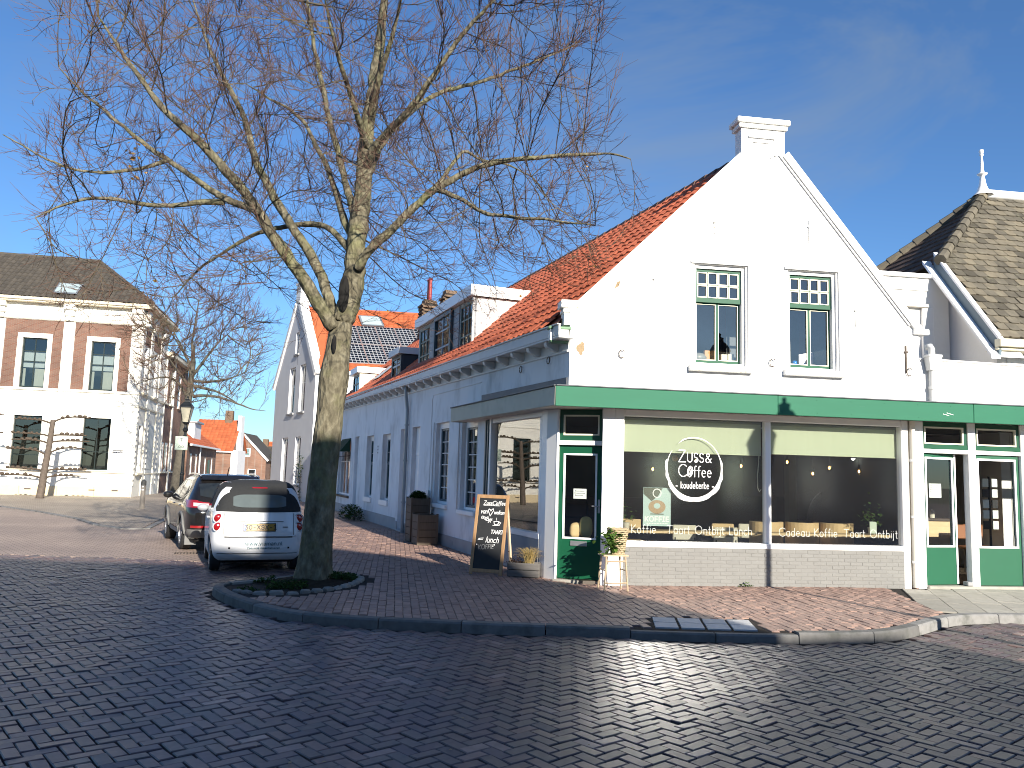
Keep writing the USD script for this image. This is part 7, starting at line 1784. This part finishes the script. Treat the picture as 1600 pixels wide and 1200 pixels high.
CB = Lean((-.64, 13.86, PZ), -21, 11)
oak = look("oiled_oak_frame", (0.36, 0.21, 0.10), 0.55, 0.2, 5, 0.001, 60, stretch=(5, 5, .5)); slate = look("chalkboard_black", (0.018, 0.019, 0.020), 0.7, 0.2, 4, dirt=((0.05, 0.05, 0.05), 0.5, 0.8, 0.5), dscale=5)
chalk = look("white_chalk", (0.70, 0.70, 0.68), 0.9, 0.05, 20); faint = look("faint_chalk", (0.12, 0.12, 0.12), 0.9, 0.1, 20)
ab = thing("chalkboard_sign", "oak framed pavement chalkboard with white hand lettering before the street side window", "chalkboard", CB.o)
BWD, BHT = .60, 1.36
put(ab, "board", G().bbox(CB, .055, BWD - .055, -.012, -.004, .10, BHT - .06, .002), slate)
for u0, u1, z0, z1 in ((0, .056, 0, BHT), (BWD - .056, BWD, 0, BHT), (.057, BWD - .057, .04, .10), (.057, BWD - .057, BHT - .062, BHT)): put(ab, "frame", G().bbox(CB, u0, u1, -.022, .006, z0, z1, .004), oak)
RL = Lean(CB.P(0, 0, 0) + np.array([.30, .80, 0]) * .62 + np.array([0, 0, 0]), -21, -11)
topc = CB.P(0, -.03, BHT)
for u in (.02, BWD - .06):
    p0 = CB.P(u, -.03, BHT - .02); p1 = CB.P(u, -.03, 0) + np.array([.36, .93, 0]) * .58; p1[2] = PZ
    put(ab, "rear_leg", G().tube([p0, p1], .026, 4), look("pale_pine", (0.62, 0.48, 0.33), 0.6, 0.1, 5))
cx = BWD / 2
def chalked(txt, h, w, x, z, m=chalk, slant=.12, rot=0, sp=.10):
    s, L = strokes(txt, h, w, sp, slant); s = affinity.rotate(s, rot, origin=(0, 0)); put(ab, "chalk_lettering", G().poly(CB, affinity.translate(s, x, z), -.0038, -.0025), m)
chalked("ZussCoffee", .068, .010, .135, 1.185); put(ab, "chalk_line", G().poly(CB, Polygon([(.14, 1.165), (.44, 1.17), (.44, 1.178), (.14, 1.173)]), -.0038, -.0025), chalk)
chalked("van", .075, .010, .095, 1.035, slant=.2); chalked("welkom", .062, .009, .345, 1.03, slant=.2, sp=.05)
ht = LineString([(.28, .995), (.235, 1.085), (.25, 1.115), (.275, 1.10), (.285, 1.08), (.30, 1.105), (.325, 1.12), (.335, 1.09), (.28, .995)]).buffer(.006); put(ab, "chalk_heart", G().poly(CB, ht, -.0038, -.0025), chalk)
chalked("ontbijt", .070, .010, .11, .955, slant=.2, rot=-20, sp=.05)
cup = unary_union([LineString([(.36, .905), (.375, .85), (.43, .85), (.455, .905), (.36, .905)]).buffer(.006), LineString([(.455, .895), (.49, .885), (.47, .86), (.445, .865)]).buffer(.005), LineString([(.345, .838), (.47, .838)]).buffer(.005), LineString([(.40, .925), (.405, .95), (.40, .965)]).buffer(.004)]); put(ab, "chalk_cup", G().poly(CB, cup, -.0038, -.0025), chalk)
chalked("TAART", .062, .011, .325, .695, slant=.05); chalked("onze", .05, .006, .10, .715, faint) if "z" in GL else chalked("onbeT", .0, .0, 0, 0) if False else None
chalked("lunch", .095, .011, .24, .545, slant=.25); put(ab, "chalk_line", G().poly(CB, unary_union([Polygon([(.10, .60), (.20, .61), (.20, .618), (.10, .608)]), Polygon([(.10, .578), (.19, .588), (.19, .596), (.10, .586)]).buffer(.002), Polygon([(.115, .58), (.14, .58), (.14, .612), (.115, .61)])]), -.0038, -.0025), chalk)
chalked("KOFFIE", .075, .006, .12, .42, look("grey_chalk", (0.35, 0.35, 0.34), 0.9), slant=.12, rot=5)
for u, z in ((.085, .50), (.385, .485), (.41, .51)): put(ab, "chalk_dot", G().poly(CB, Point(u, z).buffer(.012), -.0038, -.0025), chalk)

# planters
old_wood = look("grey_planter_wood", (0.13, 0.12, 0.11), 0.85, 0.2, 6, 0.003, 40, stretch=(1, 1, 5)); old_wood_v = look("brown_planter_wood", (0.115, 0.090, 0.066), 0.85, 0.2, 6, 0.003, 40, stretch=(6, 6, .6))


def planter(name, label, fr, u0, u1, d0, d1, z0, z1, n, m, group=None, vertical=False):
    t = thing(name, label, "planter", fr.P((u0 + u1) / 2, (d0 + d1) / 2, z0), group)
    put(t, "soil", G().box(fr, u0 + .03, u1 - .03, d0 + .03, d1 - .03, z0, z1 - .04), soil)
    if vertical:
        for a, b in ((u0, u0 + .05), (u1 - .05, u1)):
            for c, d in ((d0, d0 + .05), (d1 - .05, d1)): put(t, "corner_post", G().bbox(fr, a, b, c, d, z0, z1 + .02, .005), m)
    for k in range(n):
        a, b = z0 + .01 + (z1 - z0 - .01) * k / n, z0 + (z1 - z0) * (k + .97) / n
        for p in ((u0 + .012, u1 - .012, d1 - .022, d1 - .004), (u0 + .012, u1 - .012, d0 + .004, d0 + .022), (u0 + .004, u0 + .022, d0 + .023, d1 - .023), (u1 - .022, u1 - .004, d0 + .023, d1 - .023)): put(t, "board", G().bbox(fr, *p, a, b, .004), m)
    return t


PF = Fr((0.02, 13.72), -10)
planter("planter_box", "low grey wooden planter box with dry grass beside the chalkboard", PF, .0, .55, -.14, .12, PZ, PZ + .24, 2, old_wood)
def tuft(base, n, h, spread, seed, fr_=None):
    r = np.random.default_rng(seed); a = r.uniform(0, 6.28, n); l = h * r.uniform(.5, 1.1, n); o = r.uniform(.2, 1.0, n) * spread
    p0 = np.asarray(base) + np.stack([r.normal(0, .03, n), r.normal(0, .02, n), np.zeros(n)], 1); d = np.stack([np.cos(a) * o, np.sin(a) * o, np.zeros(n)], 1)
    pts = np.stack([p0, p0 + d * .25 + [0, 0, 1] * (l * .55)[:, None], p0 + d * .6 + [0, 0, 1] * (l * .9)[:, None], p0 + d + [0, 0, 1] * (l * .85)[:, None]], 1)
    return tubes3(pts, np.array([[.003, .0025, .002, .001]]) * np.ones((n, 1)), r.random(n))
gt = thing("grass_plant", "dry tan ornamental grass growing from the low planter box", "plant", PF.P(.36, 0, PZ + .2)); put(gt, "blades", tuft(PF.P(.36, 0, PZ + .2), 170, .30, .28, 3), dry_grass, kind="stuff")
hb = thing("heather_plant", "dark small leaved plant in the left half of the low planter box", "plant", PF.P(.14, 0, PZ + .2)); put(hb, "leaves", leaf_mass(260, lambda r: tuple(PF.P(.14 + r.normal(0, .07), r.normal(0, .05), PZ + .2 + abs(r.normal(0, .07)))), 0, .035, 6), leaf_look("purple_brown_leaf", (0.07, 0.04, 0.03)), kind="stuff")
planter("tall_planter", "taller square wooden planter by the street wall with a clipped green bush", S, 7.45, 7.95, .12, .60, PZ, PZ + 1.05, 6, old_wood_v, None, True)
bx = thing("box_bush", "clipped green bush on top of the taller street planter", "bush", S.P(7.7, .36, PZ + 1.05)); put(bx, "leaves", leaf_mass(1900, lambda r: (lambda q: tuple(S.P(7.7 + .25 * q[0], .36 + .23 * q[1], PZ + 1.02 + .20 * abs(q[2]))))((lambda w: w / np.linalg.norm(w) * r.uniform(.55, 1))(r.normal(0, 1, 3))), 0, .05, 7), leaf_green, kind="stuff")
planter("tall_planter", "lower square wooden planter standing in front of the taller one", S, 6.62, 7.14, .14, .64, PZ, PZ + .70, 4, old_wood_v, None, True)
for k, (s, d, rr, lab) in enumerate(((15.5, .45, .42, "nearer low dark shrub at the foot of the row house"), (16.6, .42, .50, "farther low dark shrub at the foot of the row house"))):
    sh_ = thing("wall_shrub", lab, "shrub", S.P(s, d, PZ)); put(sh_, "leaves", leaf_mass(420, lambda r: (lambda q: tuple(S.P(s + rr * q[0], d + rr * .8 * q[1], PZ + .03 + .5 * abs(q[2]))))((lambda w: w / np.linalg.norm(w) * r.uniform(.6, 1))(r.normal(0, 1, 3))), 0, .09, 8 + k), leaf_green, kind="stuff")
    put(sh_, "stems", G().tube([S.P(s, d, PZ - .05), S.P(s, d, PZ + .25)], .03, 5), small_bark)
aw = thing("window_awning", "small dark green awning folded over the far street window", "awning", S.P(19.8, .2, 2.6)); put(aw, "cloth", G().add([S.P(19.3, .02, 2.98), S.P(21.2, .02, 2.98), S.P(21.2, .42, 2.45), S.P(19.3, .42, 2.45), S.P(21.2, .42, 2.25), S.P(19.3, .42, 2.25)], [(0, 1, 2), (0, 2, 3), (3, 2, 4), (3, 4, 5)]).add([S.P(19.3, .02, 2.98), S.P(19.3, .42, 2.45), S.P(19.3, .02, 2.45)], [(0, 1, 2)]), look("dark_green_canvas", (0.01, 0.04, 0.02), 0.9, 0.1, 20)); put(aw, "arm", G().tube([S.P(19.3, .02, 2.3), S.P(19.3, .42, 2.26)], .012, 5), cast_iron)
hbk = thing("hanging_basket", "dark hanging basket of leaves by the far street window", "hanging basket", S.P(21.4, .45, 2.4)); put(hbk, "leaves", leaf_mass(260, lambda r: (lambda q: tuple(S.P(21.4 + .25 * q[0], .45 + .22 * q[1], 2.45 + .2 * q[2])))((lambda w: w / np.linalg.norm(w))(r.normal(0, 1, 3))), 0, .08, 12), leaf_green, kind="stuff"); put(hbk, "bracket", G().tube([S.P(21.4, .0, 2.85), S.P(21.4, .45, 2.85), S.P(21.4, .45, 2.5)], .012, 5), cast_iron)
hp2 = thing("climbing_plant", "small climbing plant on the gable wall of the tall white house", "plant", FS.P(1.5, .05, .5)); put(hp2, "leaves", leaf_mass(180, lambda r: tuple(FS.P(1.5 + r.normal(0, .18), .06 + abs(r.normal(0, .05)), r.uniform(.1, 2.4))), 0, .12, 13), leaf_green, kind="stuff"); put(hp2, "stem", G().tube([FS.P(1.5, .04, 0), FS.P(1.55, .05, 2.2)], .015, 5), small_bark)
# stool with basket and plant
ST = Fr((1.62, 12.42), 12)
pine = look("weathered_pine", (0.48, 0.37, 0.24), 0.7, 0.15, 8, 0.001, 60)
st = thing("wooden_stool", "small weathered wooden stool in front of the white pillar by the corner door", "stool", ST.o + [0, 0, PZ])
for k in range(4): put(st, "seat_slat", G().bbox(ST, -.20, .20, -.14 + k * .072, -.075 + k * .072, PZ + .51, PZ + .535, .004), pine)
for sd in (-1, 1):
    put(st, "leg", G().tube([ST.P(sd * .15, .12, PZ + .51), ST.P(sd * .185, .15, PZ)], .014, 4), pine); put(st, "leg", G().tube([ST.P(sd * .15, -.12, PZ + .51), ST.P(sd * .185, -.15, PZ)], .014, 4), pine)
    put(st, "side_rail", G().tube([ST.P(sd * .165, .13, PZ + .30), ST.P(sd * .165, -.13, PZ + .30)], .010, 4), pine)
put(st, "cross_rail", G().tube([ST.P(-.18, .145, PZ + .12), ST.P(.18, .145, PZ + .12)], .011, 4), pine); put(st, "cross_rail", G().tube([ST.P(-.155, .122, PZ + .44), ST.P(.155, .122, PZ + .44)], .012, 4), pine)
put(st, "cross_rail", G().tube([ST.P(-.17, .14, PZ + .14), ST.P(-.05, -.12, PZ + .48)], .009, 4), pine)
wick = look("woven_wicker", (0.42, 0.33, 0.20), 0.8, 0.2, 25, 0.003, 70)
bk = thing("wicker_basket", "conical woven wicker basket standing on the wooden stool", "basket", ST.P(.07, 0, PZ + .535))
for k in range(13):
    z = PZ + .545 + k * .031; r0 = .095 + .065 * k / 12
    put(bk, "woven_ring", G().tube([ST.P(.07 + r0 * math.cos(a), r0 * .85 * math.sin(a), z + .004 * math.sin(9 * a + k * 3)) for a in np.linspace(0, 6.3, 26)], .0165, 5), wick, True)
put(bk, "basket_wall", G().lathe(ST.P(.07, 0, PZ + .536), [(.001, 0), (.085, 0), (.145, .36)], 16), soil)
pp_ = thing("potted_plant", "leafy bright green potted plant spilling from the stool left of the basket", "potted plant", ST.P(-.08, .08, PZ + .55))
put(pp_, "leaves", leaf_mass(150, lambda r: tuple(ST.P(-.06 + r.normal(0, .085), .10 + r.normal(0, .05), PZ + .74 + r.normal(0, .10))), 0, .10, 14, 1.0), leaf_bright, kind="stuff")
put(pp_, "stems", tuft(ST.P(-.08, .08, PZ + .54), 14, .28, .14, 15), leaf_green, kind="stuff")
wd = thing("weed", "small green weed growing at the foot of the shop window plinth", "weed", A.P(3.20, .05, PZ)); put(wd, "leaves", leaf_mass(40, lambda r: tuple(A.P(3.2 + r.normal(0, .05), .04 + abs(r.normal(0, .03)), PZ + abs(r.normal(0, .03)))), 0, .05, 16), leaf_bright, kind="stuff")
# litter and leaves on the paving: uncountable small specks
r_ = np.random.default_rng(33); g = G()
for k in range(150):
    x, y = r_.uniform(-7, 6.5), r_.uniform(4.8, 13)
    z = PZ + .008 if pave_poly.contains(Point(x, y)) else .008
    a = r_.uniform(0, 6.28); s = r_.uniform(.008, .022); c_, s_ = math.cos(a) * s, math.sin(a) * s
    g.quad((x - c_, y - s_, z), (x + s_ * .6, y - c_ * .6, z + .004), (x + c_, y + s_, z), (x - s_ * .6, y + c_ * .6, z + .003), r_.random())
single("fallen_leaves", g, leaf_look("pale_fallen_leaf", (0.30, 0.25, 0.17)), "scattered tiny fallen leaves and specks on road and pavement", "leaves", kind="stuff")

# ------------------------------------------------------------------ inside the cafe
olive = look("dark_olive_wall", (0.034, 0.044, 0.022), 0.85, 0.1, 2); light_wood = look("light_wood", (0.60, 0.45, 0.25), 0.5, 0.12, 4, stretch=(.6, 4, 4)); tan_leather = look("tan_upholstery", (0.58, 0.42, 0.22), 0.7, 0.1, 5); cream_chair = look("cream_chair_shell", (0.55, 0.52, 0.42), 0.5, 0.04, 4); dark_wood = look("dark_wood_panel", (0.045, 0.030, 0.018), 0.6, 0.2, 5, stretch=(.5, 4, 4))
inn = thing("cafe_interior", "dark olive walled cafe room behind the shop windows", "room", A.P(3, -2.5, 0))
put(inn, "floor", G().flat(Polygon([tuple(q[:2]) for q in (A.P(.55, -.16, 0), A.P(11.3, -.16, 0), A.P(11.3, -6.5, 0), A.P(.2, -6.5, 0), S.P(6.0, -.3, 0), S.P(1.1, -.3, 0))]), .02, PZ + .04), look("dark_room_floor", (0.07, 0.055, 0.04), 0.5, 0.2, 4))
put(inn, "back_wall", G().box(A, -.55, 6.2, -5.0, -4.9, .1, 2.95), olive); put(inn, "ceiling", G().flat(Polygon([tuple(q[:2]) for q in (A.P(1.0, -.16, 0), A.P(11.3, -.16, 0), A.P(11.3, -6.5, 0), A.P(-1.0, -6.5, 0), S.P(1.1, -.3, 0))]), 2.905, 2.99), olive)
for k in range(5): put(inn, "wall_panel", G().bbox(A, .3 + k * .72, 1.0 + k * .72, -4.9, -4.86, .9, 1.35, .01).bbox(A, .3 + k * .72, 1.0 + k * .72, -4.9, -4.865, .2, .88, .01), dark_wood)
put(inn, "pale_column", G().bbox(A, 5.62, 5.80, -3.4, -3.2, .1, 2.9, .01), look("grey_olive_column", (0.16, 0.17, 0.12), 0.8)); put(inn, "back_wall", G().box(A, 6.2, 11.3, -4.4, -4.3, .1, 2.9), olive)
single("wall_menu_board", G().bbox(A, 5.1, 6.55, -4.29, -4.25, 1.45, 2.5, .01), slate, "large black menu board on the back wall of the cafe", "menu board")
for u0, u1 in ((1.25, 3.55), (3.70, 6.0)): single("window_counter", G().bbox(A, u0, u1, -.62, -.26, .895, .935, .006), light_wood, "long light wooden counter behind the %s shop window" % ("left" if u0 < 3 else "right"), "counter")


def chair(name, label, fr, u, d, m, group, zs=.46):
    t = thing(name, label, "chair", fr.P(u, d, PZ), group)
    put(t, "seat", G().bbox(fr, u - .21, u + .21, d - .20, d + .20, PZ + zs - .03, PZ + zs + .02, .015), m); put(t, "backrest", G().bbox(fr, u - .22, u + .22, d - .22, d - .19, PZ + zs + .15, PZ + zs + .42, .015), m)
    for a in (-.18, .18):
        for b in (-.19, .18): put(t, "leg", G().tube([fr.P(u + a, d + b, PZ + (zs + .2 if b < 0 else zs - .03)), fr.P(u + a * 1.1, d + b * 1.1, PZ)], .013, 5), black)


def table(label, u, d, w=.7, dd=.7, h=.76):
    t = thing("cafe_table", label, "table", A.P(u, d, PZ)); put(t, "tabletop", G().bbox(A, u - w / 2, u + w / 2, d - dd / 2, d + dd / 2, PZ + h - .03, PZ + h, .006), light_wood); put(t, "column", G().tube([A.P(u, d, PZ + .03), A.P(u, d, PZ + h - .03)], .03, 8), black); put(t, "foot", G().bbox(A, u - .2, u + .2, d - .2, d + .2, PZ + .0, PZ + .03, .01), black)


table("square cafe table by the left shop window's middle post", 3.25, -1.3); table("square cafe table deep in the left half of the cafe", 1.75, -2.4); table("square cafe table in the middle of the cafe room", 4.3, -2.6); table("square cafe table at the right side of the cafe", 5.4, -1.7)
gc = "cafe chairs round the tables"
for i, (u, d, m, lab) in enumerate(((2.72, -1.25, cream_chair, "cream cafe chair left of the table by the window post"), (3.3, -.78, cream_chair, "cream cafe chair with its back to the left shop window"), (3.72, -1.9, tan_leather, "tan cafe chair behind the window post"), (1.45, -1.75, cream_chair, "cream cafe chair at the left end of the cafe"), (2.2, -2.9, tan_leather, "tan cafe chair at the back table on the left"), (4.3, -2.0, cream_chair, "cream cafe chair at the middle table"), (5.9, -1.7, cream_chair, "cream cafe chair near the right window end"))):
    chair("cafe_chair", lab, A, u, d, m, gc)
for u, lab in ((4.05, "leftmost of the three tan tub seats behind the right shop window"), (4.72, "middle one of the three tan tub seats behind the right shop window"), (5.38, "rightmost of the three tan tub seats behind the right shop window")):
    t = thing("tub_seat", lab, "armchair", A.P(u, -.9, PZ)); g = G()
    a = np.linspace(-.2, math.pi + .2, 16)
    for i in range(15):
        p = [A.P(u + r * math.cos(x), -.98 + r * .85 * math.sin(x) * (1), z) for x in (a[i], a[i + 1]) for r in (.24, .30) for z in (PZ + .42, PZ + 1.0)]
        g.add(p, [(0, 1, 3), (0, 3, 2), (4, 7, 5), (4, 6, 7), (1, 5, 7), (1, 7, 3), (2, 3, 7), (2, 7, 6), (0, 5, 1), (0, 4, 5)])
    put(t, "backrest", g, tan_leather, 30); put(t, "seat", G().lathe(A.P(u, -.98, PZ + .42), [(.001, 0), (.26, 0), (.26, .08), (.001, .09)], 18), tan_leather); put(t, "pedestal", G().tube([A.P(u, -.98, PZ), A.P(u, -.98, PZ + .42)], .035, 8), black)
bench = thing("wall_bench", "long low wooden bench along the left inside of the cafe", "bench", A.P(2, -1.2, PZ)); put(bench, "seat", G().bbox(A, 1.35, 2.5, -1.25, -.95, PZ + .42, PZ + .47, .008), light_wood); put(bench, "front_board", G().bbox(A, 1.4, 2.45, -1.2, -1.0, PZ, PZ + .41, .008), look("orange_wood", (0.5,) * 3))
for u in (1.36, 1.62, 1.9): single("cushion", G().bbox(A, u, u + .22, -1.22, -1.0, PZ + .475, PZ + .62, .05), (tan_leather, cream_chair, light_wood)[int(u * 3) % 3], "%s cushion on the low wooden bench" % {1.36: "left", 1.62: "middle", 1.9: "right"}[u], "cushion")
# counter seen through the green doors
ct = thing("shop_counter", "light wooden shop counter behind the green doors", "counter", A.P(8, -2.6, PZ)); put(ct, "front_panel", G().bbox(A, 7.2, 8.9, -2.7, -2.62, PZ, PZ + 1.0, .01), light_wood); put(ct, "worktop", G().bbox(A, 7.15, 8.95, -3.3, -2.58, PZ + 1.001, PZ + 1.05, .008), dark_wood); put(ct, "side_panel", G().bbox(A, 7.2, 7.25, -3.25, -2.701, PZ, PZ + 1.0, .008), light_wood)
for u, h, m in ((7.7, .10, cream_chair), (8.05, .16, white_paint), (8.35, .22, cream_chair), (8.6, .18, cream_chair)): single("counter_jar", G().lathe(A.P(u, -2.85, PZ + 1.05), [(.001, 0), (.055, 0), (.06, h * .7), (.03, h * .85), (.03, h), (.001, h)], 12), m, {7.7: "low cream jar", 8.05: "white jar", 8.35: "tallest cream jar", 8.6: "rightmost cream jar"}[u] + " standing on the wooden shop counter", "jar", smooth=30)
for i, (u, d) in enumerate(((8.6, -1.7), (8.95, -1.9))):
    chair("wooden_chair", "%s brown wooden chair behind the right green door" % ("left" if i == 0 else "right"), A, u, d, look("red_brown_chair_wood", (0.26, 0.11, 0.05), 0.5, 0.1, 5), "brown chairs by the counter", .55)
rk = thing("card_rack", "dark card rack behind the right green door", "rack", A.P(8.25, -.75, PZ)); put(rk, "pole", G().tube([A.P(8.25, -.75, PZ), A.P(8.25, -.75, 2.0)], .02, 6), black)
for j in range(5):
    for sd in (-1, 1): put(rk, "card", G().bbox(A, 8.25 + sd * .09 - .06, 8.25 + sd * .09 + .06, -.74, -.72, 1.05 + j * .19, 1.20 + j * .19, .003), paper if (j + (sd > 0)) % 3 else slate)
# display case
dc = thing("display_case", "curved black display case at the right side of the cafe room", "display case", A.P(6.4, -3.0, PZ)); put(dc, "base", G().bbox(A, 5.9, 7.0, -3.6, -2.9, PZ, PZ + .9, .02), look("grey_olive_column", (0.16,) * 3))
put(dc, "arched_side", G().poly(A, LineString(arc(6.4, PZ + .9, .45, .62, 0, 180, 16)).buffer(.05), -3.0, -2.94), black)
# hanging bulbs
bulb = glow("warm_bulb_glow", (1.0, 0.62, 0.28), 9.0)
amber = look("amber_bulb_glass", (0.45, 0.25, 0.07), 0.15, 0.1, 5, spec=0.8)
for i, (u, z, d, on) in enumerate(((2.13, 1.956, -1.5, 1), (2.55, 2.166, -1.5, 0), (2.955, 2.132, -1.5, 1), (3.82, 2.064, -1.5, 1), (4.724, 2.163, -1.5, 1), (5.23, 1.964, -1.5, 1), (5.565, 2.081, -1.5, 1), (6.1, 2.03, -1.4, 1))):
    where = ("leftmost", "second from the left", "third from the left", "right of the ring logo", "left in the right window", "lowest in the right window", "in the middle of the right window", "rightmost")[i]
    t = thing("pendant_lamp", "bare amber pendant bulb hanging in the cafe, %s" % where, "pendant lamp", A.P(u, d, z), None); ico = trimesh.creation.icosphere(2)
    put(t, "bulb", (ico.vertices * .058 + A.P(u, d, z), ico.faces), amber, True) if not on else put(t, "bulb", (ico.vertices * [.052, .052, .062] + A.P(u, d, z), ico.faces), glass_look("clear_bulb_glass", 0.05, (1.0, .82, .5)) if i == 0 else UsdShade.Material.Get(stage, "/World/Looks/clear_bulb_glass"), True)
    if on: put(t, "filament", (ico.vertices * [.018, .018, .028] + A.P(u, d, z), ico.faces), bulb, True)
    put(t, "cord", G().tube([A.P(u, d, z + .06), A.P(u, d, 2.9)], .004, 4), black); put(t, "socket", G().tube([A.P(u, d, z + .05), A.P(u, d, z + .12)], .018, 8), black)
sp_ = thing("spot_lamp", "bright white spot lamp at the top of the right shop window", "lamp", A.P(6.1, -1.6, 2.3)); put(sp_, "lamp_shade", G().lathe(A.P(6.1, -1.6, 2.30), [(.03, .10), (.055, 0), (.05, -.02)], 12), black); put(sp_, "lamp_lens", (trimesh.creation.icosphere(2).vertices * .036 + A.P(6.1, -1.59, 2.28), trimesh.creation.icosphere(2).faces), glow("white_spot_glow", (1, 0.97, 0.9), 30.0), True); put(sp_, "cord", G().tube([A.P(6.1, -1.6, 2.4), A.P(6.1, -1.6, 2.9)], .005, 4), black)
# things in the window: poster, plants
pst = thing("poster", "pale blue poster with a coffee cup and the word KOFFIE inside the left shop window", "poster", A.P(1.75, -.13, 1.1)); put(pst, "sheet", G().box(A, 1.53, 2.0, -.150, -.148, 1.02, 1.64), look("pale_blue_poster", (0.42, 0.55, 0.52), 0.6, 0.04, 4))
put(pst, "poster_print", G().poly(A, Polygon([(1.535, 1.535), (1.67, 1.42), (1.78, 1.50), (1.86, 1.635), (1.535, 1.635)]), -.1475, -.1465), look("olive_print", (0.09, 0.10, 0.07), 0.7)); put(pst, "poster_print", G().poly(A, affinity.scale(Point(1.765, 1.33).buffer(1), .145, .11), -.1462, -.1452), look("tan_print", (0.38, 0.27, 0.16), 0.7)); put(pst, "poster_print", G().poly(A, affinity.scale(Point(1.765, 1.345).buffer(1), .055, .045), -.1448, -.1438), look("pale_blue_poster", (0.42,) * 3))
put(pst, "poster_print", G().poly(A, rect(1.65, 1.88, 1.205, 1.22), -.1462, -.1452), look("olive_print", (0.09,) * 3)); put(pst, "poster_lettering", G().poly(A, centred(inter("KOFFIE", .085, True), 1.765, 1.09), -.1475, -.1465), sign_white)
put(pst, "poster_print", G().poly(A, Point(1.765, 1.55).buffer(.075).difference(Point(1.765, 1.55).buffer(.06)), -.1462, -.1452), sign_white)
for q in range(14): put(pst, "small_print", G().poly(A, rect(1.575 + q * .027, 1.593 + q * .027, 1.055, 1.068), -.1475, -.1465), sign_white)
for (u, h, n, lab, sd) in ((1.32, .28, 60, "potted plant on the counter at the left end of the shop windows", 40), (5.70, .34, 90, "feathery potted plant on the counter at the right end of the shop windows", 41)):
    t = thing("window_plant", lab, "potted plant", A.P(u, -.35, .935)); put(t, "pot", G().lathe(A.P(u, -.40, .936), [(.001, 0), (.05, 0), (.065, .12), (.055, .12), (.001, .10)], 14), cream_chair, 30); put(t, "leaves", leaf_mass(n, lambda r: tuple(A.P(u + r.normal(0, .09), -.40 + r.normal(0, .06), 1.08 + abs(r.normal(0, h / 2)))), 0, .07, sd), leaf_bright, kind="stuff")
single("small_window_sign", G().bbox(A, 5.60, 5.73, -.30, -.29, .96, 1.16, .003), look("pale_green_enamel", (0.5,) * 3), "small pale green card standing by the right window plant", "sign")
for i, (u, z, lab) in enumerate(((.42, .86, "yellow bag behind the corner door glass"), (.25, .80, "tan bag at the lower left of the corner door glass"))):
    ico = trimesh.creation.icosphere(2); q = np.sign(ico.vertices) * np.abs(ico.vertices) ** .7 * [.11, .08, .13 + .05 * (1 - i)]; q += .02 * (meshkit.noise(q * 14) - .5)[:, None]
    single("paper_bag", (q + DR.P(u, -.35, z + .08), ico.faces), look("straw_yellow_cloth", (0.50, 0.42, 0.17), 0.8, 0.1, 6) if i == 0 else tan_leather, lab, "bag", smooth=True)
single("shop_shelf", G().bbox(DR, .05, .75, -.55, -.22, .70, .75, .006).bbox(DR, .08, .14, -.5, -.44, PZ + .04, .699, .006), dark_wood, "dark low shelf just inside the corner door", "shelf")
